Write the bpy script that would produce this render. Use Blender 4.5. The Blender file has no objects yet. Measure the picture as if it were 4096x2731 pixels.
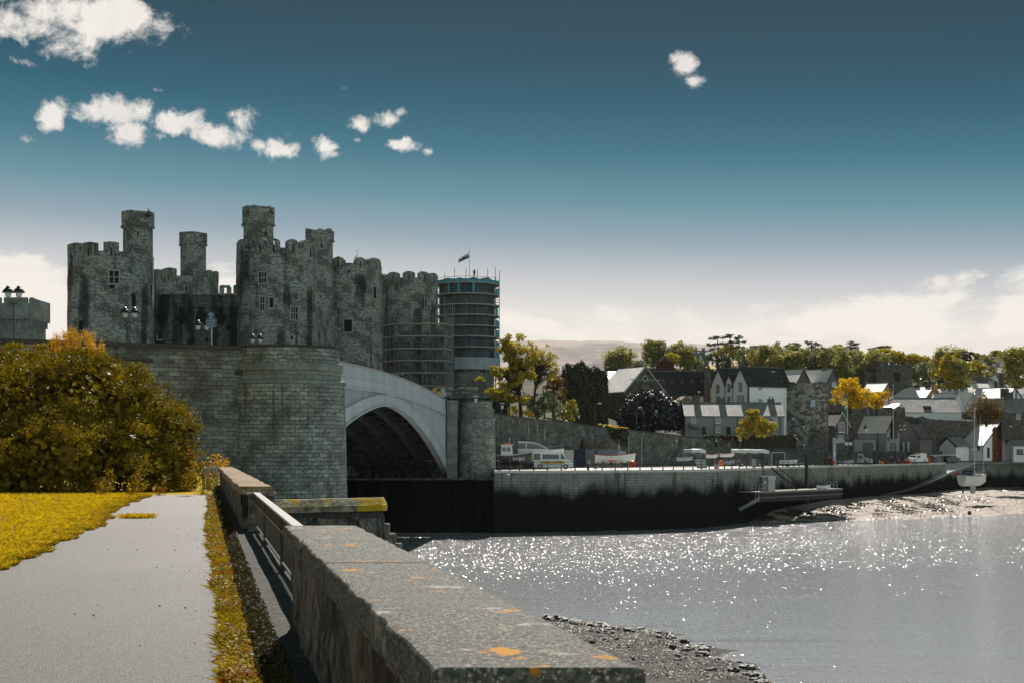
import bpy, math, random
import numpy as np
from mathutils import Vector, Matrix
R = math.radians
sc = bpy.context.scene
COL = sc.collection
# ---------------------------------------------------------------- camera, light, exposure
F = 5689.0; CX = 2048.0; HY = 1794.0          # focal length / centre / eye level in photo pixels; the eye is the origin
def P(px, py, d): return Vector(((px-CX)/F*d, d, (HY-py)/F*d))
def XX(px, d): return (px-CX)/F*d
def ZZ(py, d): return (HY-py)/F*d
cam = bpy.data.objects.new('camera', bpy.data.cameras.new('camera')); COL.objects.link(cam)
cam.location = (0, 0, 0); cam.rotation_euler = (R(90), 0, 0)
cam.data.lens = 50; cam.data.sensor_width = 36; cam.data.clip_end = 20000; cam.data.clip_start = 0.1
cam.data.shift_y = (HY-1365.5)/4096
cam.data.dof.use_dof = True; cam.data.dof.focus_distance = 60; cam.data.dof.aperture_fstop = 11
sc.camera = cam
SUN_AZ, SUN_EL = 2.0, 43.0
sl = bpy.data.lights.new('sun', 'SUN'); sl.energy = 5.0; sl.angle = R(0.5); sl.color = (1, .93, .84)
so = bpy.data.objects.new('sun', sl); COL.objects.link(so)
sdir = Vector((math.sin(R(SUN_AZ))*math.cos(R(SUN_EL)), math.cos(R(SUN_AZ))*math.cos(R(SUN_EL)), math.sin(R(SUN_EL))))
so.rotation_euler = sdir.to_track_quat('Z', 'Y').to_euler()
sc.view_settings.view_transform = 'Standard'; sc.view_settings.look = 'None'
sc.view_settings.exposure = .4; sc.view_settings.gamma = 1
def s2l(c): return tuple(((v/255)/12.92 if v/255 <= .04045 else ((v/255+.055)/1.055)**2.4) for v in c)
class NT:
    def __init__(s, nt): s.nt = nt; s.n = nt.nodes; s.l = nt.links
    def new(s, t, **k):
        n = s.n.new(t)
        for a, b in k.items(): setattr(n, a, b)
        return n
    def put(s, sock, v):
        if isinstance(v, bpy.types.NodeSocket): s.l.new(v, sock)
        elif isinstance(v, (tuple, list)) and len(v) == 3 and sock.type == 'RGBA': sock.default_value = (*v, 1)
        else: sock.default_value = v
    def math(s, op, a, b=None, c=None, clamp=False):
        n = s.new('ShaderNodeMath', operation=op); n.use_clamp = clamp
        s.put(n.inputs[0], a)
        if b is not None: s.put(n.inputs[1], b)
        if c is not None: s.put(n.inputs[2], c)
        return n.outputs[0]
    def mix(s, f, a, b, mode='MIX'):
        n = s.new('ShaderNodeMix', data_type='RGBA', blend_type=mode)
        s.put(n.inputs[0], f); s.put(n.inputs[6], a); s.put(n.inputs[7], b); return n.outputs[2]
    def step(s, v, lo, hi, a=0., b=1.):
        n = s.new('ShaderNodeMapRange', interpolation_type='SMOOTHSTEP'); s.put(n.inputs[0], v)
        n.inputs[1].default_value = lo; n.inputs[2].default_value = hi; n.inputs[3].default_value = a; n.inputs[4].default_value = b
        return n.outputs[0]
    def ramp(s, v, pts, mode='LINEAR'):
        n = s.new('ShaderNodeValToRGB'); s.put(n.inputs[0], v); e = n.color_ramp.elements; n.color_ramp.interpolation = mode
        while len(e) < len(pts): e.new(.5)
        for i, (p, c) in enumerate(pts): e[i].position = p; e[i].color = (*c, 1)
        return n.outputs[0]
    def noise(s, vec, scale, detail=4, rough=.55, dist=0., sc3=None):
        if sc3:
            m = s.new('ShaderNodeMapping'); s.l.new(vec, m.inputs[0]); m.inputs[3].default_value = sc3; vec = m.outputs[0]
        n = s.new('ShaderNodeTexNoise'); s.l.new(vec, n.inputs['Vector'])
        n.inputs['Scale'].default_value = scale; n.inputs['Detail'].default_value = detail
        n.inputs['Roughness'].default_value = rough; n.inputs['Distortion'].default_value = dist
        return n.outputs['Fac']
# ---------------------------------------------------------------- world: sky texture graded by elevation, clouds by direction
w = bpy.data.worlds.new('World'); sc.world = w; w.use_nodes = True
g = NT(w.node_tree); g.n.clear()
bg = g.new('ShaderNodeBackground'); out = g.new('ShaderNodeOutputWorld'); g.l.new(bg.outputs[0], out.inputs[0])
bg.inputs[1].default_value = .076
sky = g.new('ShaderNodeTexSky', sky_type='NISHITA'); sky.sun_disc = False
sky.sun_elevation = R(SUN_EL); sky.sun_rotation = R(SUN_AZ)
tc = g.new('ShaderNodeTexCoord').outputs['Generated']
sp = g.new('ShaderNodeSeparateXYZ'); g.l.new(tc, sp.inputs[0])
az = g.math('ARCTAN2', sp.outputs[0], sp.outputs[1])
el = g.math('ARCSINE', sp.outputs[2])
elr = g.math('MULTIPLY', g.math('ADD', el, g.math('MULTIPLY', az, .035)), 1/R(20.), clamp=True)
def e_(py): return math.degrees(math.atan((HY-py)/F))/20
grad = g.ramp(elr, [(0, s2l((232, 222, 210))), (e_(1380), s2l((240, 230, 218))), (e_(1250), s2l((230, 225, 219))), (e_(1110), s2l((198, 199, 202))),
    (e_(960), s2l((146, 165, 177))), (e_(800), s2l((96, 142, 156))), (e_(620), s2l((54, 112, 131))), (e_(430), s2l((18, 88, 108))),
    (e_(230), s2l((8, 68, 88))), (e_(0), s2l((12, 58, 72))), (1, s2l((18, 52, 62)))], 'LINEAR')
skyc = g.mix(.03, g.mix(1., grad, (10, 10, 10), 'MULTIPLY'), sky.outputs[0])
# cloud banks: (px, py, rx, ry, weight) turned into directions on the dome
CL = [(60, 110, 330, 75, 1.2), (330, 70, 300, 75, 1.35), (520, 45, 130, 60, 1.2), (40, 245, 120, 40, .62), (150, 170, 260, 60, .75),
      (217, 460, 50, 58, 1.2), (300, 470, 70, 40, .6), (480, 455, 115, 62, 1.3), (515, 525, 95, 52, 1.3), (395, 440, 90, 28, .9),
      (700, 500, 110, 55, 1.3), (830, 545, 125, 48, 1.25), (640, 545, 50, 35, .9), (960, 490, 60, 60, .62),
      (1120, 600, 75, 38, 1.05), (1045, 585, 45, 25, .75), (1160, 540, 40, 25, .55), (1300, 585, 58, 42, 1.15), (1340, 620, 40, 24, .9),
      (1435, 500, 55, 38, .92), (1555, 480, 68, 44, 1.05), (1590, 455, 40, 26, .8), (1590, 580, 82, 32, 1.25), (1625, 560, 35, 25, 1.), (1420, 560, 40, 20, .55),
      (1712, 605, 25, 16, .6), (1740, 460, 30, 22, .5), (1375, 355, 32, 16, .5),
      (2735, 265, 44, 44, 1.05), (2775, 330, 46, 30, 1.1), (2700, 235, 28, 28, .8), (105, 560, 40, 14, .45), (340, 265, 30, 14, .42), (640, 360, 30, 12, .4)]
LOWC = [(60, 1150, 200, 110, 1.5), (200, 1260, 190, 130, 1.5), (120, 1080, 90, 60, 1.3), (-300, 1200, 400, 180, 1.5), (900, 1140, 80, 60, 1.3),
        (2200, 1290, 330, 55, 1.0), (2300, 1330, 500, 60, .9), (3700, 1240, 330, 55, 1.25), (3300, 1300, 560, 65, 1.15), (3980, 1215, 260, 55, 1.3), (4300, 1230, 500, 120, 1.4)]
nz1 = g.noise(tc, 24, 10, .68, .5); nz2 = g.noise(tc, 75, 8, .72, .4)
nzl = g.noise(tc, 17, 9, .62, .4, (1, 1, 2.2))
def field(lst):
    acc = None
    for (px, py, rx, ry, wt) in lst:
        a0 = math.atan((px-CX)/F); e0 = math.atan((HY-py)/math.hypot(F, px-CX))
        m = g.new('ShaderNodeCombineXYZ')
        g.l.new(g.math('MULTIPLY_ADD', az, F/rx*.62, -a0*F/rx*.62), m.inputs[0]); g.l.new(g.math('MULTIPLY_ADD', el, F/ry*.62, -e0*F/ry*.62), m.inputs[1])
        L = g.new('ShaderNodeVectorMath', operation='LENGTH'); g.l.new(m.outputs[0], L.inputs[0])
        f = g.math('MULTIPLY_ADD', L.outputs['Value'], -wt, wt, clamp=True)
        acc = f if acc is None else g.math('MAXIMUM', acc, f)
    return acc
f1 = g.math('ADD', field(CL), g.math('MULTIPLY_ADD', nz1, 2.7, g.math('MULTIPLY_ADD', nz2, 1.3, -2.25)))
c1 = g.math('MULTIPLY', g.step(f1, .10, .74), g.step(field(CL), 0, .12))
f2 = g.math('ADD', field(LOWC), g.math('MULTIPLY_ADD', nzl, 3.2, -1.6))
c2 = g.math('MULTIPLY', g.step(f2, .25, .85), g.step(field(LOWC), 0, .2))
shade = g.ramp(g.noise(tc, 18, 5, .6), [(0, (7.2, 6.9, 6.8)), (.42, (8.1, 7.7, 7.4)), (.6, (9.3, 8.8, 8.1)), (1, (9.3, 8.8, 8.1))])
skyc = g.mix(g.math('MULTIPLY', c1, .97), skyc, shade)
skyc = g.mix(g.math('MULTIPLY', c2, .85), skyc, (9.4, 8.8, 8.0))
# added unseen bright sky bank behind the viewpoint, lights camera-facing sides, stronger at right
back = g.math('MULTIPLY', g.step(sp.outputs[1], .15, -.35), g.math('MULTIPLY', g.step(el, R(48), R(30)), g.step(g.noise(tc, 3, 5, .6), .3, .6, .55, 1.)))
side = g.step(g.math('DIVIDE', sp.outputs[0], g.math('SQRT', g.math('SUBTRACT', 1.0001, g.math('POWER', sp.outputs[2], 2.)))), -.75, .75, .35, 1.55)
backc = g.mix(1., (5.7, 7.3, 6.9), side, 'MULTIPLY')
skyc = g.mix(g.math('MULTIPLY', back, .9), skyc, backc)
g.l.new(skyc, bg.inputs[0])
# ---------------------------------------------------------------- object helpers
ORG = Vector((0, 0, 0))
def tagp(o, label=None, cat=None, group=None, kind=None):
    if label: o['label'] = label
    if cat: o['category'] = cat
    if group: o['group'] = group
    if kind: o['kind'] = kind
    return o
def thing(name, label, cat, loc=(0, 0, 0), group=None):
    o = bpy.data.objects.new(name, None); COL.objects.link(o); o.location = loc; o.empty_display_size = .5
    return tagp(o, label, cat, group)
def wloc(o):
    v = Vector((0, 0, 0))
    while o is not None: v = v + o.location; o = o.parent
    return v
class MB:
    def __init__(s): s.v = []; s.f = []; s.uv = []
    def face(s, pts, uv=None):
        i = len(s.v); s.v += [tuple(p) for p in pts]; s.f.append(tuple(range(i, i+len(pts)))); s.uv.append(uv); return s
    def quad(s, a, b, c, d, uv=None): return s.face((a, b, c, d), uv)
    def hexa(s, p):   # p[0..3] bottom ring, p[4..7] top ring
        for q in ((3, 2, 1, 0), (4, 5, 6, 7), (0, 1, 5, 4), (1, 2, 6, 5), (2, 3, 7, 6), (3, 0, 4, 7)): s.face([p[i] for i in q])
        return s
    def box(s, x0, x1, y0, y1, z0, z1):
        return s.hexa([(x0, y0, z0), (x1, y0, z0), (x1, y1, z0), (x0, y1, z0), (x0, y0, z1), (x1, y0, z1), (x1, y1, z1), (x0, y1, z1)])
    def obox(s, c, size, rz=0, top=1., jit=0, rnd=None):
        ca, sa = math.cos(rz), math.sin(rz); p = []
        for k in (-1, 1):
            t = top if k > 0 else 1
            for (a, b) in ((-1, -1), (1, -1), (1, 1), (-1, 1)):
                x = a*size[0]/2*t; y = b*size[1]/2*t; z = k*size[2]/2
                if jit: x += rnd.uniform(-jit, jit); y += rnd.uniform(-jit, jit); z += rnd.uniform(-jit, jit)
                p.append((c[0]+x*ca-y*sa, c[1]+x*sa+y*ca, c[2]+z))
        return s.hexa(p)
    def cyl(s, cx, cy, z0, z1, r0, r1=None, n=16, cap=True, a0=0, a1=2*math.pi, rows=1):
        r1 = r0 if r1 is None else r1; full = abs(a1-a0-2*math.pi) < 1e-6
        for j in range(rows):
            za = z0+(z1-z0)*j/rows; zb = z0+(z1-z0)*(j+1)/rows; ra = r0+(r1-r0)*j/rows; rb = r0+(r1-r0)*(j+1)/rows
            for i in range(n):
                t0 = a0+(a1-a0)*i/n; t1 = a0+(a1-a0)*(i+1)/n; rm = max(r0, r1)
                s.face([(cx+ra*math.cos(t0), cy+ra*math.sin(t0), za), (cx+ra*math.cos(t1), cy+ra*math.sin(t1), za),
                        (cx+rb*math.cos(t1), cy+rb*math.sin(t1), zb), (cx+rb*math.cos(t0), cy+rb*math.sin(t0), zb)],
                       [(t0*rm, za), (t1*rm, za), (t1*rm, zb), (t0*rm, zb)])
        if cap:
            for (z, r, rev) in ((z0, r0, 1), (z1, r1, 0)):
                if r < 1e-4: continue
                ring = [(cx+r*math.cos(a0+(a1-a0)*i/n), cy+r*math.sin(a0+(a1-a0)*i/n), z) for i in range(n+(0 if full else 1))]
                s.face(ring[::-1] if rev else ring)
        return s
    def lathe(s, cx, cy, prof, n=16):
        for (ra, za), (rb, zb) in zip(prof, prof[1:]): s.cyl(cx, cy, za, zb, ra, rb, n, cap=False)
        return s
    def tube(s, pts, r, n=6, r1=None):
        pts = [Vector(p) for p in pts]; m = len(pts); rings = []
        for i, p in enumerate(pts):
            t = (pts[min(i+1, m-1)]-pts[max(i-1, 0)]); t = t.normalized() if t.length > 1e-9 else Vector((0, 0, 1))
            u = t.cross(Vector((0, 0, 1)) if abs(t.z) < .9 else Vector((1, 0, 0))).normalized(); q = t.cross(u)
            rr = r if r1 is None else r+(r1-r)*i/(m-1)
            rings.append([p+u*(math.cos(2*math.pi*k/n)*rr)+q*(math.sin(2*math.pi*k/n)*rr) for k in range(n)])
        for i in range(m-1):
            for k in range(n): s.face([rings[i][k], rings[i][(k+1) % n], rings[i+1][(k+1) % n], rings[i+1][k]])
        s.face(rings[0][::-1]); s.face(rings[-1]); return s
    def prism(s, poly, f0, f1):   # poly of 2D points, f0/f1 map (a,b)->3D for the two end faces
        A = [f0(*p) for p in poly]; B = [f1(*p) for p in poly]; n = len(poly)
        s.face(A[::-1]); s.face(B)
        for i in range(n): s.face([A[i], A[(i+1) % n], B[(i+1) % n], B[i]])
        return s
    def ball(s, c, r, n=10, m=6, sz=1.):
        for j in range(m):
            p0 = math.pi*j/m-math.pi/2; p1 = math.pi*(j+1)/m-math.pi/2
            for i in range(n):
                a0 = 2*math.pi*i/n; a1 = 2*math.pi*(i+1)/n
                q = [(c[0]+r*math.cos(p)*math.cos(a), c[1]+r*math.cos(p)*math.sin(a), c[2]+r*sz*math.sin(p)) for (p, a) in ((p0, a0), (p0, a1), (p1, a1), (p1, a0))]
                s.face(q[1:] if j == 0 else (q[:3] if j == m-1 else q))
        return s
    def build(s, name, mat, parent=None, smooth=False, weld=False, bevel=0):
        me = bpy.data.meshes.new(name); off = wloc(parent) if parent is not None else Vector((0, 0, 0))
        me.from_pydata([(a-off.x, b-off.y, c-off.z) for (a, b, c) in s.v], [], s.f)
        uvl = me.uv_layers.new(name='UVMap').data; k = 0
        for fi, f in enumerate(s.f):
            u = s.uv[fi]
            if u is None:
                p = [Vector(s.v[i]) for i in f]; n = Vector((0, 0, 0))
                for a in range(len(p)): n += (p[a]-p[0]).cross(p[(a+1) % len(p)]-p[0])
                if n.length < 1e-12: n = Vector((0, 0, 1))
                n.normalize()
                if abs(n.z) > .75: u = [(q.x, q.y) for q in p]
                else:
                    t = Vector((-n.y, n.x, 0)).normalized(); b = n.cross(t)
                    u = [(q.dot(t), q.dot(b)) for q in p]
            for q in u: uvl[k].uv = q; k += 1
        o = bpy.data.objects.new(name, me); COL.objects.link(o)
        if mat: me.materials.append(mat)
        if smooth or weld:
            import bmesh
            bm = bmesh.new(); bm.from_mesh(me); bmesh.ops.remove_doubles(bm, verts=bm.verts, dist=1e-4)
            if smooth:
                for f in bm.faces: f.smooth = True
            bm.to_mesh(me); bm.free()
            if smooth: me.set_sharp_from_angle(angle=R(40))
        if bevel:
            m = o.modifiers.new('bevel', 'BEVEL'); m.width = bevel; m.segments = 2; m.limit_method = 'ANGLE'
        if parent is not None: o.parent = parent
        me.validate(); return o
def copy_tree(o, loc, rz=0, label=None, group=None, parent=None):
    c = o.copy(); COL.objects.link(c)
    if parent is None:
        c.location = loc; c.rotation_euler = (0, 0, rz)
        if label: c['label'] = label
        if group: c['group'] = group
    else: c.parent = parent
    for ch in list(o.children): copy_tree(ch, None, parent=c)
    return c
def quads(name, V, mat, parent=None, smooth=False):     # V: (n,4,3) array of separate quads
    V = np.asarray(V, dtype=np.float32); n = V.shape[0]; off = wloc(parent) if parent is not None else Vector((0, 0, 0))
    V = V.reshape(-1, 3)-np.array(off, dtype=np.float32)
    me = bpy.data.meshes.new(name); me.vertices.add(n*4); me.vertices.foreach_set('co', V.ravel())
    me.loops.add(n*4); me.loops.foreach_set('vertex_index', np.arange(n*4, dtype=np.int32))
    me.polygons.add(n); me.polygons.foreach_set('loop_start', np.arange(0, n*4, 4, dtype=np.int32)); 
    me.update(calc_edges=True); me.validate()
    o = bpy.data.objects.new(name, me); COL.objects.link(o); me.materials.append(mat)
    if parent is not None: o.parent = parent
    return o
def grid(name, X, Y, Z, mat, parent=None, smooth=True, uv=None):
    X, Y, Z = map(np.asarray, (X, Y, Z)); a, b = X.shape; off = wloc(parent) if parent is not None else Vector((0, 0, 0))
    me = bpy.data.meshes.new(name); me.vertices.add(a*b)
    me.vertices.foreach_set('co', np.stack([X-off.x, Y-off.y, Z-off.z], -1).astype(np.float32).ravel())
    idx = np.arange(a*b).reshape(a, b); f = np.stack([idx[:-1, :-1], idx[1:, :-1], idx[1:, 1:], idx[:-1, 1:]], -1).reshape(-1, 4)
    p0 = np.array([X[0, 0], Y[0, 0]]); e1 = np.array([X[1, 0]-X[0, 0], Y[1, 0]-Y[0, 0]]); e2 = np.array([X[0, 1]-X[0, 0], Y[0, 1]-Y[0, 0]])
    if e1[0]*e2[1]-e1[1]*e2[0] < 0: f = f[:, ::-1]
    n = len(f); me.loops.add(n*4); me.loops.foreach_set('vertex_index', f.astype(np.int32).ravel())
    me.polygons.add(n); me.polygons.foreach_set('loop_start', np.arange(0, n*4, 4, dtype=np.int32))
    me.update(calc_edges=True)
    if smooth: me.polygons.foreach_set('use_smooth', np.ones(n, dtype=bool))
    me.validate(); o = bpy.data.objects.new(name, me); COL.objects.link(o); me.materials.append(mat)
    if parent is not None: o.parent = parent
    return o
# ---------------------------------------------------------------- materials
def mat(name, base, layers=(), rough=.85, metal=0., spec=.3, bump=(), coord='obj', brick=None, rlayers=(), tide=None):
    m = bpy.data.materials.new(name); m.use_nodes = True; t = NT(m.node_tree); b = m.node_tree.nodes['Principled BSDF']
    b.inputs['Roughness'].default_value = rough; b.inputs['Metallic'].default_value = metal; b.inputs['Specular IOR Level'].default_value = spec
    tcn = t.new('ShaderNodeTexCoord')
    vec = tcn.outputs['UV'] if coord == 'uv' else tcn.outputs['Object']
    if coord == 'world': vec = t.new('ShaderNodeNewGeometry').outputs['Position']
    c = base; h = None
    if brick:   # (width, height, mortar, c2, mortar colour, bump)
        bw, bh, mo, c2, mc, bb = brick
        wob = t.new('ShaderNodeVectorMath', operation='ADD'); nn = t.new('ShaderNodeTexNoise'); t.l.new(vec, nn.inputs['Vector']); nn.inputs['Scale'].default_value = 1.3/bh
        sub = t.new('ShaderNodeVectorMath', operation='MULTIPLY_ADD'); t.l.new(nn.outputs['Color'], sub.inputs[0]); sub.inputs[1].default_value = (bh*.14,)*3; sub.inputs[2].default_value = (-bh*.07,)*3
        t.l.new(vec, wob.inputs[0]); t.l.new(sub.outputs[0], wob.inputs[1])
        k = t.new('ShaderNodeTexBrick'); t.l.new(wob.outputs[0], k.inputs['Vector'])
        k.inputs['Scale'].default_value = 1; k.inputs['Brick Width'].default_value = bw; k.inputs['Row Height'].default_value = bh
        k.inputs['Mortar Size'].default_value = mo; k.inputs['Mortar Smooth'].default_value = .3; k.inputs['Bias'].default_value = 0
        t.put(k.inputs['Color1'], base); t.put(k.inputs['Color2'], c2); t.put(k.inputs['Mortar'], mc)
        c = k.outputs['Color']; h = t.math('MULTIPLY', k.outputs['Fac'], -bb)
    for L in layers:   # (scale, (sx,sy,sz), lo, hi, colour, strength[, detail])
        f = t.noise(vec, L[0], L[6] if len(L) > 6 else 5, .6, 0, L[1]); f = t.step(f, L[2], L[3], 0, L[5]); c = t.mix(f, c, L[4])
    for (s_, s3, amt) in bump:
        q = t.math('MULTIPLY', t.noise(vec, s_, 5, .6, 0, s3), amt); h = q if h is None else t.math('ADD', h, q)
    for (s_, s3, lo, hi, r2) in rlayers:
        f = t.noise(vec, s_, 4, .6, 0, s3); t.l.new(t.step(f, lo, hi, rough, r2), b.inputs['Roughness'])
    if tide:   # (z where the tidal weed starts, ragged amount, colour)
        gp = t.new('ShaderNodeNewGeometry').outputs['Position']; sz = t.new('ShaderNodeSeparateXYZ'); t.l.new(gp, sz.inputs[0])
        q = t.math('ADD', sz.outputs[2], t.math('MULTIPLY_ADD', t.noise(gp, .33, 5, .65, 0, (1, 1, .45)), -tide[1]*2, tide[1]))
        c = t.mix(t.step(q, tide[0]-1.5, tide[0]+.8, .97, 0), c, tide[2])
    t.put(b.inputs['Base Color'], c)
    if h is not None:
        bn = t.new('ShaderNodeBump'); bn.inputs['Distance'].default_value = 1; t.l.new(h, bn.inputs['Height']); t.l.new(bn.outputs[0], b.inputs['Normal'])
    return m
def leafmat(name, c1, c2, trans=.5, gloss=.0, grough=.35, clump=.35, c3=None):
    m = bpy.data.materials.new(name); m.use_nodes = True; t = NT(m.node_tree); t.n.clear(); o = t.new('ShaderNodeOutputMaterial')
    geo = t.new('ShaderNodeNewGeometry'); ri = geo.outputs['Random Per Island']
    f = t.math('ADD', t.math('MULTIPLY', ri, .6), t.math('MULTIPLY_ADD', t.noise(geo.outputs['Position'], clump, 3), 1.6, -.6), clamp=True)
    c = t.mix(f, c1, c2)
    if c3: c = t.mix(t.step(t.noise(geo.outputs['Position'], clump*.6, 2), .52, .66, 0, .85), c, c3)
    d = t.new('ShaderNodeBsdfDiffuse'); tr = t.new('ShaderNodeBsdfTranslucent'); t.l.new(c, d.inputs[0]); t.l.new(c, tr.inputs[0])
    mx = t.new('ShaderNodeMixShader'); mx.inputs[0].default_value = trans; t.l.new(d.outputs[0], mx.inputs[1]); t.l.new(tr.outputs[0], mx.inputs[2])
    res = mx.outputs[0]
    if gloss:
        gl = t.new('ShaderNodeBsdfGlossy'); gl.inputs[0].default_value = (1, 1, 1, 1); gl.inputs['Roughness'].default_value = grough
        m2 = t.new('ShaderNodeMixShader'); m2.inputs[0].default_value = gloss; t.l.new(res, m2.inputs[1]); t.l.new(gl.outputs[0], m2.inputs[2]); res = m2.outputs[0]
    t.l.new(res, o.inputs[0]); return m
def flat(name, c, rough=.7, metal=0., spec=.3, nz=.12): return mat(name, c, [(6, None, .3, .7, tuple(v*(1-nz*1.5) for v in c), 1.)], rough, metal, spec, bump=[(30, None, .002)])
M = {}
G1 = (.19, .21, .19)
M['ashlar'] = mat('ashlar', (.40, .43, .40), [(.6, (1, 1, 1), .42, .66, (.10, .11, .095), .8), (3.2, (1, 1.6, 1), .52, .66, (.05, .05, .04), .8, 6), (.5, (3.5, .35, 1), .56, .68, (.05, .055, .05), .6), (5, (1, 1.6, 1), .58, .7, (.55, .58, .54), .5, 5),
    (.9, (4, .35, 1), .67, .71, (.5, .52, .5), .45), (1.3, None, .70, .76, (.22, .10, .03), .6)], .9, 0, .2,
    brick=(.62, .275, .02, (.21, .225, .205), (.075, .08, .07), .04), bump=[(2.5, None, .10), (9, None, .03)], coord='uv')
M['ashlar_wall'] = mat('ashlar_wall', (.30, .315, .29), [(.45, (1, 1, 1), .42, .62, (.085, .085, .07), .85), (3.2, (1, 1.6, 1), .5, .66, (.05, .045, .035), .7, 6), (.4, (3, .3, 1), .54, .68, (.05, .05, .04), .7), (.8, (5, .35, 1), .67, .70, (.55, .57, .55), .6)], .92, 0, .15, brick=(.7, .29, .016, (.15, .155, .14), (.07, .07, .06), .04), bump=[(2.5, None, .1)], coord='uv')
M['ashlar_plain'] = mat('ashlar_plain', (.27, .29, .265), [(.5, None, .4, .65, (.13, .14, .12), .8), (1.2, (3, 3, .5), .52, .72, (.07, .075, .065), .8)], .9, 0, .2,
    brick=(1.4, 1.0, .02, (.2, .215, .195), (.09, .09, .08), .02), bump=[(4, None, .03)], coord='uv')
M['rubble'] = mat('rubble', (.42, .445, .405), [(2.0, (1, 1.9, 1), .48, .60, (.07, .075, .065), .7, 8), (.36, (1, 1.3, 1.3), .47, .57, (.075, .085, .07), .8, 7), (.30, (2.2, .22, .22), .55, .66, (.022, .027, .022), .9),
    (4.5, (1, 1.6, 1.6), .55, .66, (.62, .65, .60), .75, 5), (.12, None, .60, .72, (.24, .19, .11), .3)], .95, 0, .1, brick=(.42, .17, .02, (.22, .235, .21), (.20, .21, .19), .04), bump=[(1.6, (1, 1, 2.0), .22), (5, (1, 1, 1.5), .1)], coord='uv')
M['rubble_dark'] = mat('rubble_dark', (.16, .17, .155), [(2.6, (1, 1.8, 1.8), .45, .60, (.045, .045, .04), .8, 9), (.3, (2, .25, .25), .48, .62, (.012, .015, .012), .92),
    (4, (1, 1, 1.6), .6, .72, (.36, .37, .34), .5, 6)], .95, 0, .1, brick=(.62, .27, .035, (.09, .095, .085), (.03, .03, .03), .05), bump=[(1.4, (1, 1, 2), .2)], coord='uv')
M['rampstone'] = mat('rampstone', (.17, .175, .16), [(.5, None, .42, .62, (.06, .06, .055), .8), (1.6, (1, 1, .8), .52, .7, (.3, .32, .29), .5), (.5, (3.5, .4, 1), .63, .67, (.55, .57, .55), .8), (.3, (2, 2, .3), .6, .7, (.02, .025, .02), .7)], .95, 0, .1,
    brick=(.75, .34, .03, (.10, .10, .09), (.05, .05, .045), .03), bump=[(2, None, .08)], coord='uv')
M['quaystone'] = mat('quaystone', (.30, .315, .29), [(.4, None, .4, .65, (.2, .2, .18), .7), (.5, (2.4, .3, 1), .52, .68, (.07, .07, .055), .75)], .95, 0, 0.,
    brick=(1.0, .38, .03, (.22, .23, .205), (.09, .09, .08), .03), bump=[(2, None, .05)], coord='uv', tide=(-4.9, 2.5, (.006, .007, .004)))
M['wetdark'] = mat('wetdark', (.005, .006, .004), [(.8, (2, 2, .3), .5, .7, (.016, .013, .009), .7)], .95, 0, 0., bump=[(1.5, (3, 3, .4), .15)])
M['asphalt'] = mat('asphalt', (.092, .080, .072), [(30, None, .45, .58, (.045, .045, .048), .9), (75, None, .53, .66, (.32, .30, .29), .85), (70, None, .58, .70, (.05, .05, .055), .8), (.35, (1, .4, 1), .4, .65, (.14, .13, .125), .5), (1.1, None, .55, .75, (.10, .098, .098), .5)],
    .6, 0, .38, bump=[(60, None, .02), (140, None, .006)])
M['cope'] = mat('cope', (.14, .135, .12), [(34, (1, 1, 1), .43, .57, (.045, .052, .045), .92, 8), (6, None, .50, .64, (.10, .11, .10), .75, 8), (4.5, (1, 1, 1), .61, .68, (.45, .42, .39), .7, 8), (70, None, .55, .66, (.58, .55, .52), .8), (11, None, .635, .66, (.42, .20, .02), .9, 7), (3.4, (1, 1, 1), .615, .64, (.52, .23, .012), .95, 10), (.9, None, .55, .75, (.16, .15, .13), .5)],
    .85, 0, .3, bump=[(26, None, .02), (70, None, .008)])
M['wallface'] = mat('wallface', (.20, .185, .165), [(4.5, (1, 1, .45), .42, .6, (.05, .05, .045), .85, 8), (11, (1, 1, .7), .52, .7, (.42, .42, .40), .7, 6), (1.5, (1, 1, .4), .5, .62, (.025, .028, .022), .85), (1.0, None, .55, .7, (.22, .13, .07), .5)],
    .95, 0, .15, bump=[(2.6, (1, 1, .6), .2), (14, None, .06)])
M['cope_moss'] = mat('cope_moss', (.33, .27, .22), [(6, None, .45, .65, (.20, .10, .03), .9, 8), (2.5, None, .5, .62, (.30, .19, .03), .8), (20, None, .55, .7, (.5, .42, .36), .6)], .9, 0, .2, bump=[(8, None, .05), (25, None, .02)])
M['cope_lichen'] = mat('cope_lichen', (.34, .30, .22), [(4, None, .42, .6, (.10, .09, .06), .85, 8), (1.1, None, .47, .56, (.52, .34, .01), .95, 6), (14, None, .55, .7, (.5, .45, .36), .5)], .9, 0, .2, bump=[(6, None, .06)])
M['plinth'] = mat('plinth', (.05, .05, .045), [(3, (1, 1, 1), .42, .62, (.07, .07, .065), .8, 8), (13, None, .55, .7, (.22, .21, .2), .6)], .9, 0, .2, bump=[(3, None, .06), (16, None, .02)])
M['blackpaint'] = flat('blackpaint', (.018, .022, .022), .35, 0, .5)
M['railtop'] = flat('railtop', (.30, .29, .29), .38, 0, .6)
M['soil'] = mat('soil', (.12, .075, .02), [(8, None, .4, .6, (.03, .025, .01), .9)], .95, bump=[(12, None, .05)])
M['lawn'] = mat('lawn', (.46, .31, .008), [(1.2, None, .4, .65, (.58, .39, .01), .8), (5, None, .5, .7, (.09, .065, .005), .8), (.25, (1, 3, 1), .55, .7, (.40, .27, .05), .5)], .9, 0, .1, bump=[(25, None, .05)])
M['grass'] = leafmat('grass', (.74, .50, .010), (.40, .29, .006), .5, .02, .5, 1.2)
M['weed'] = leafmat('weed', (.46, .30, .010), (.11, .085, .006), .45, .02, .45, 2.2, (.30, .11, .006))
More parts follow.
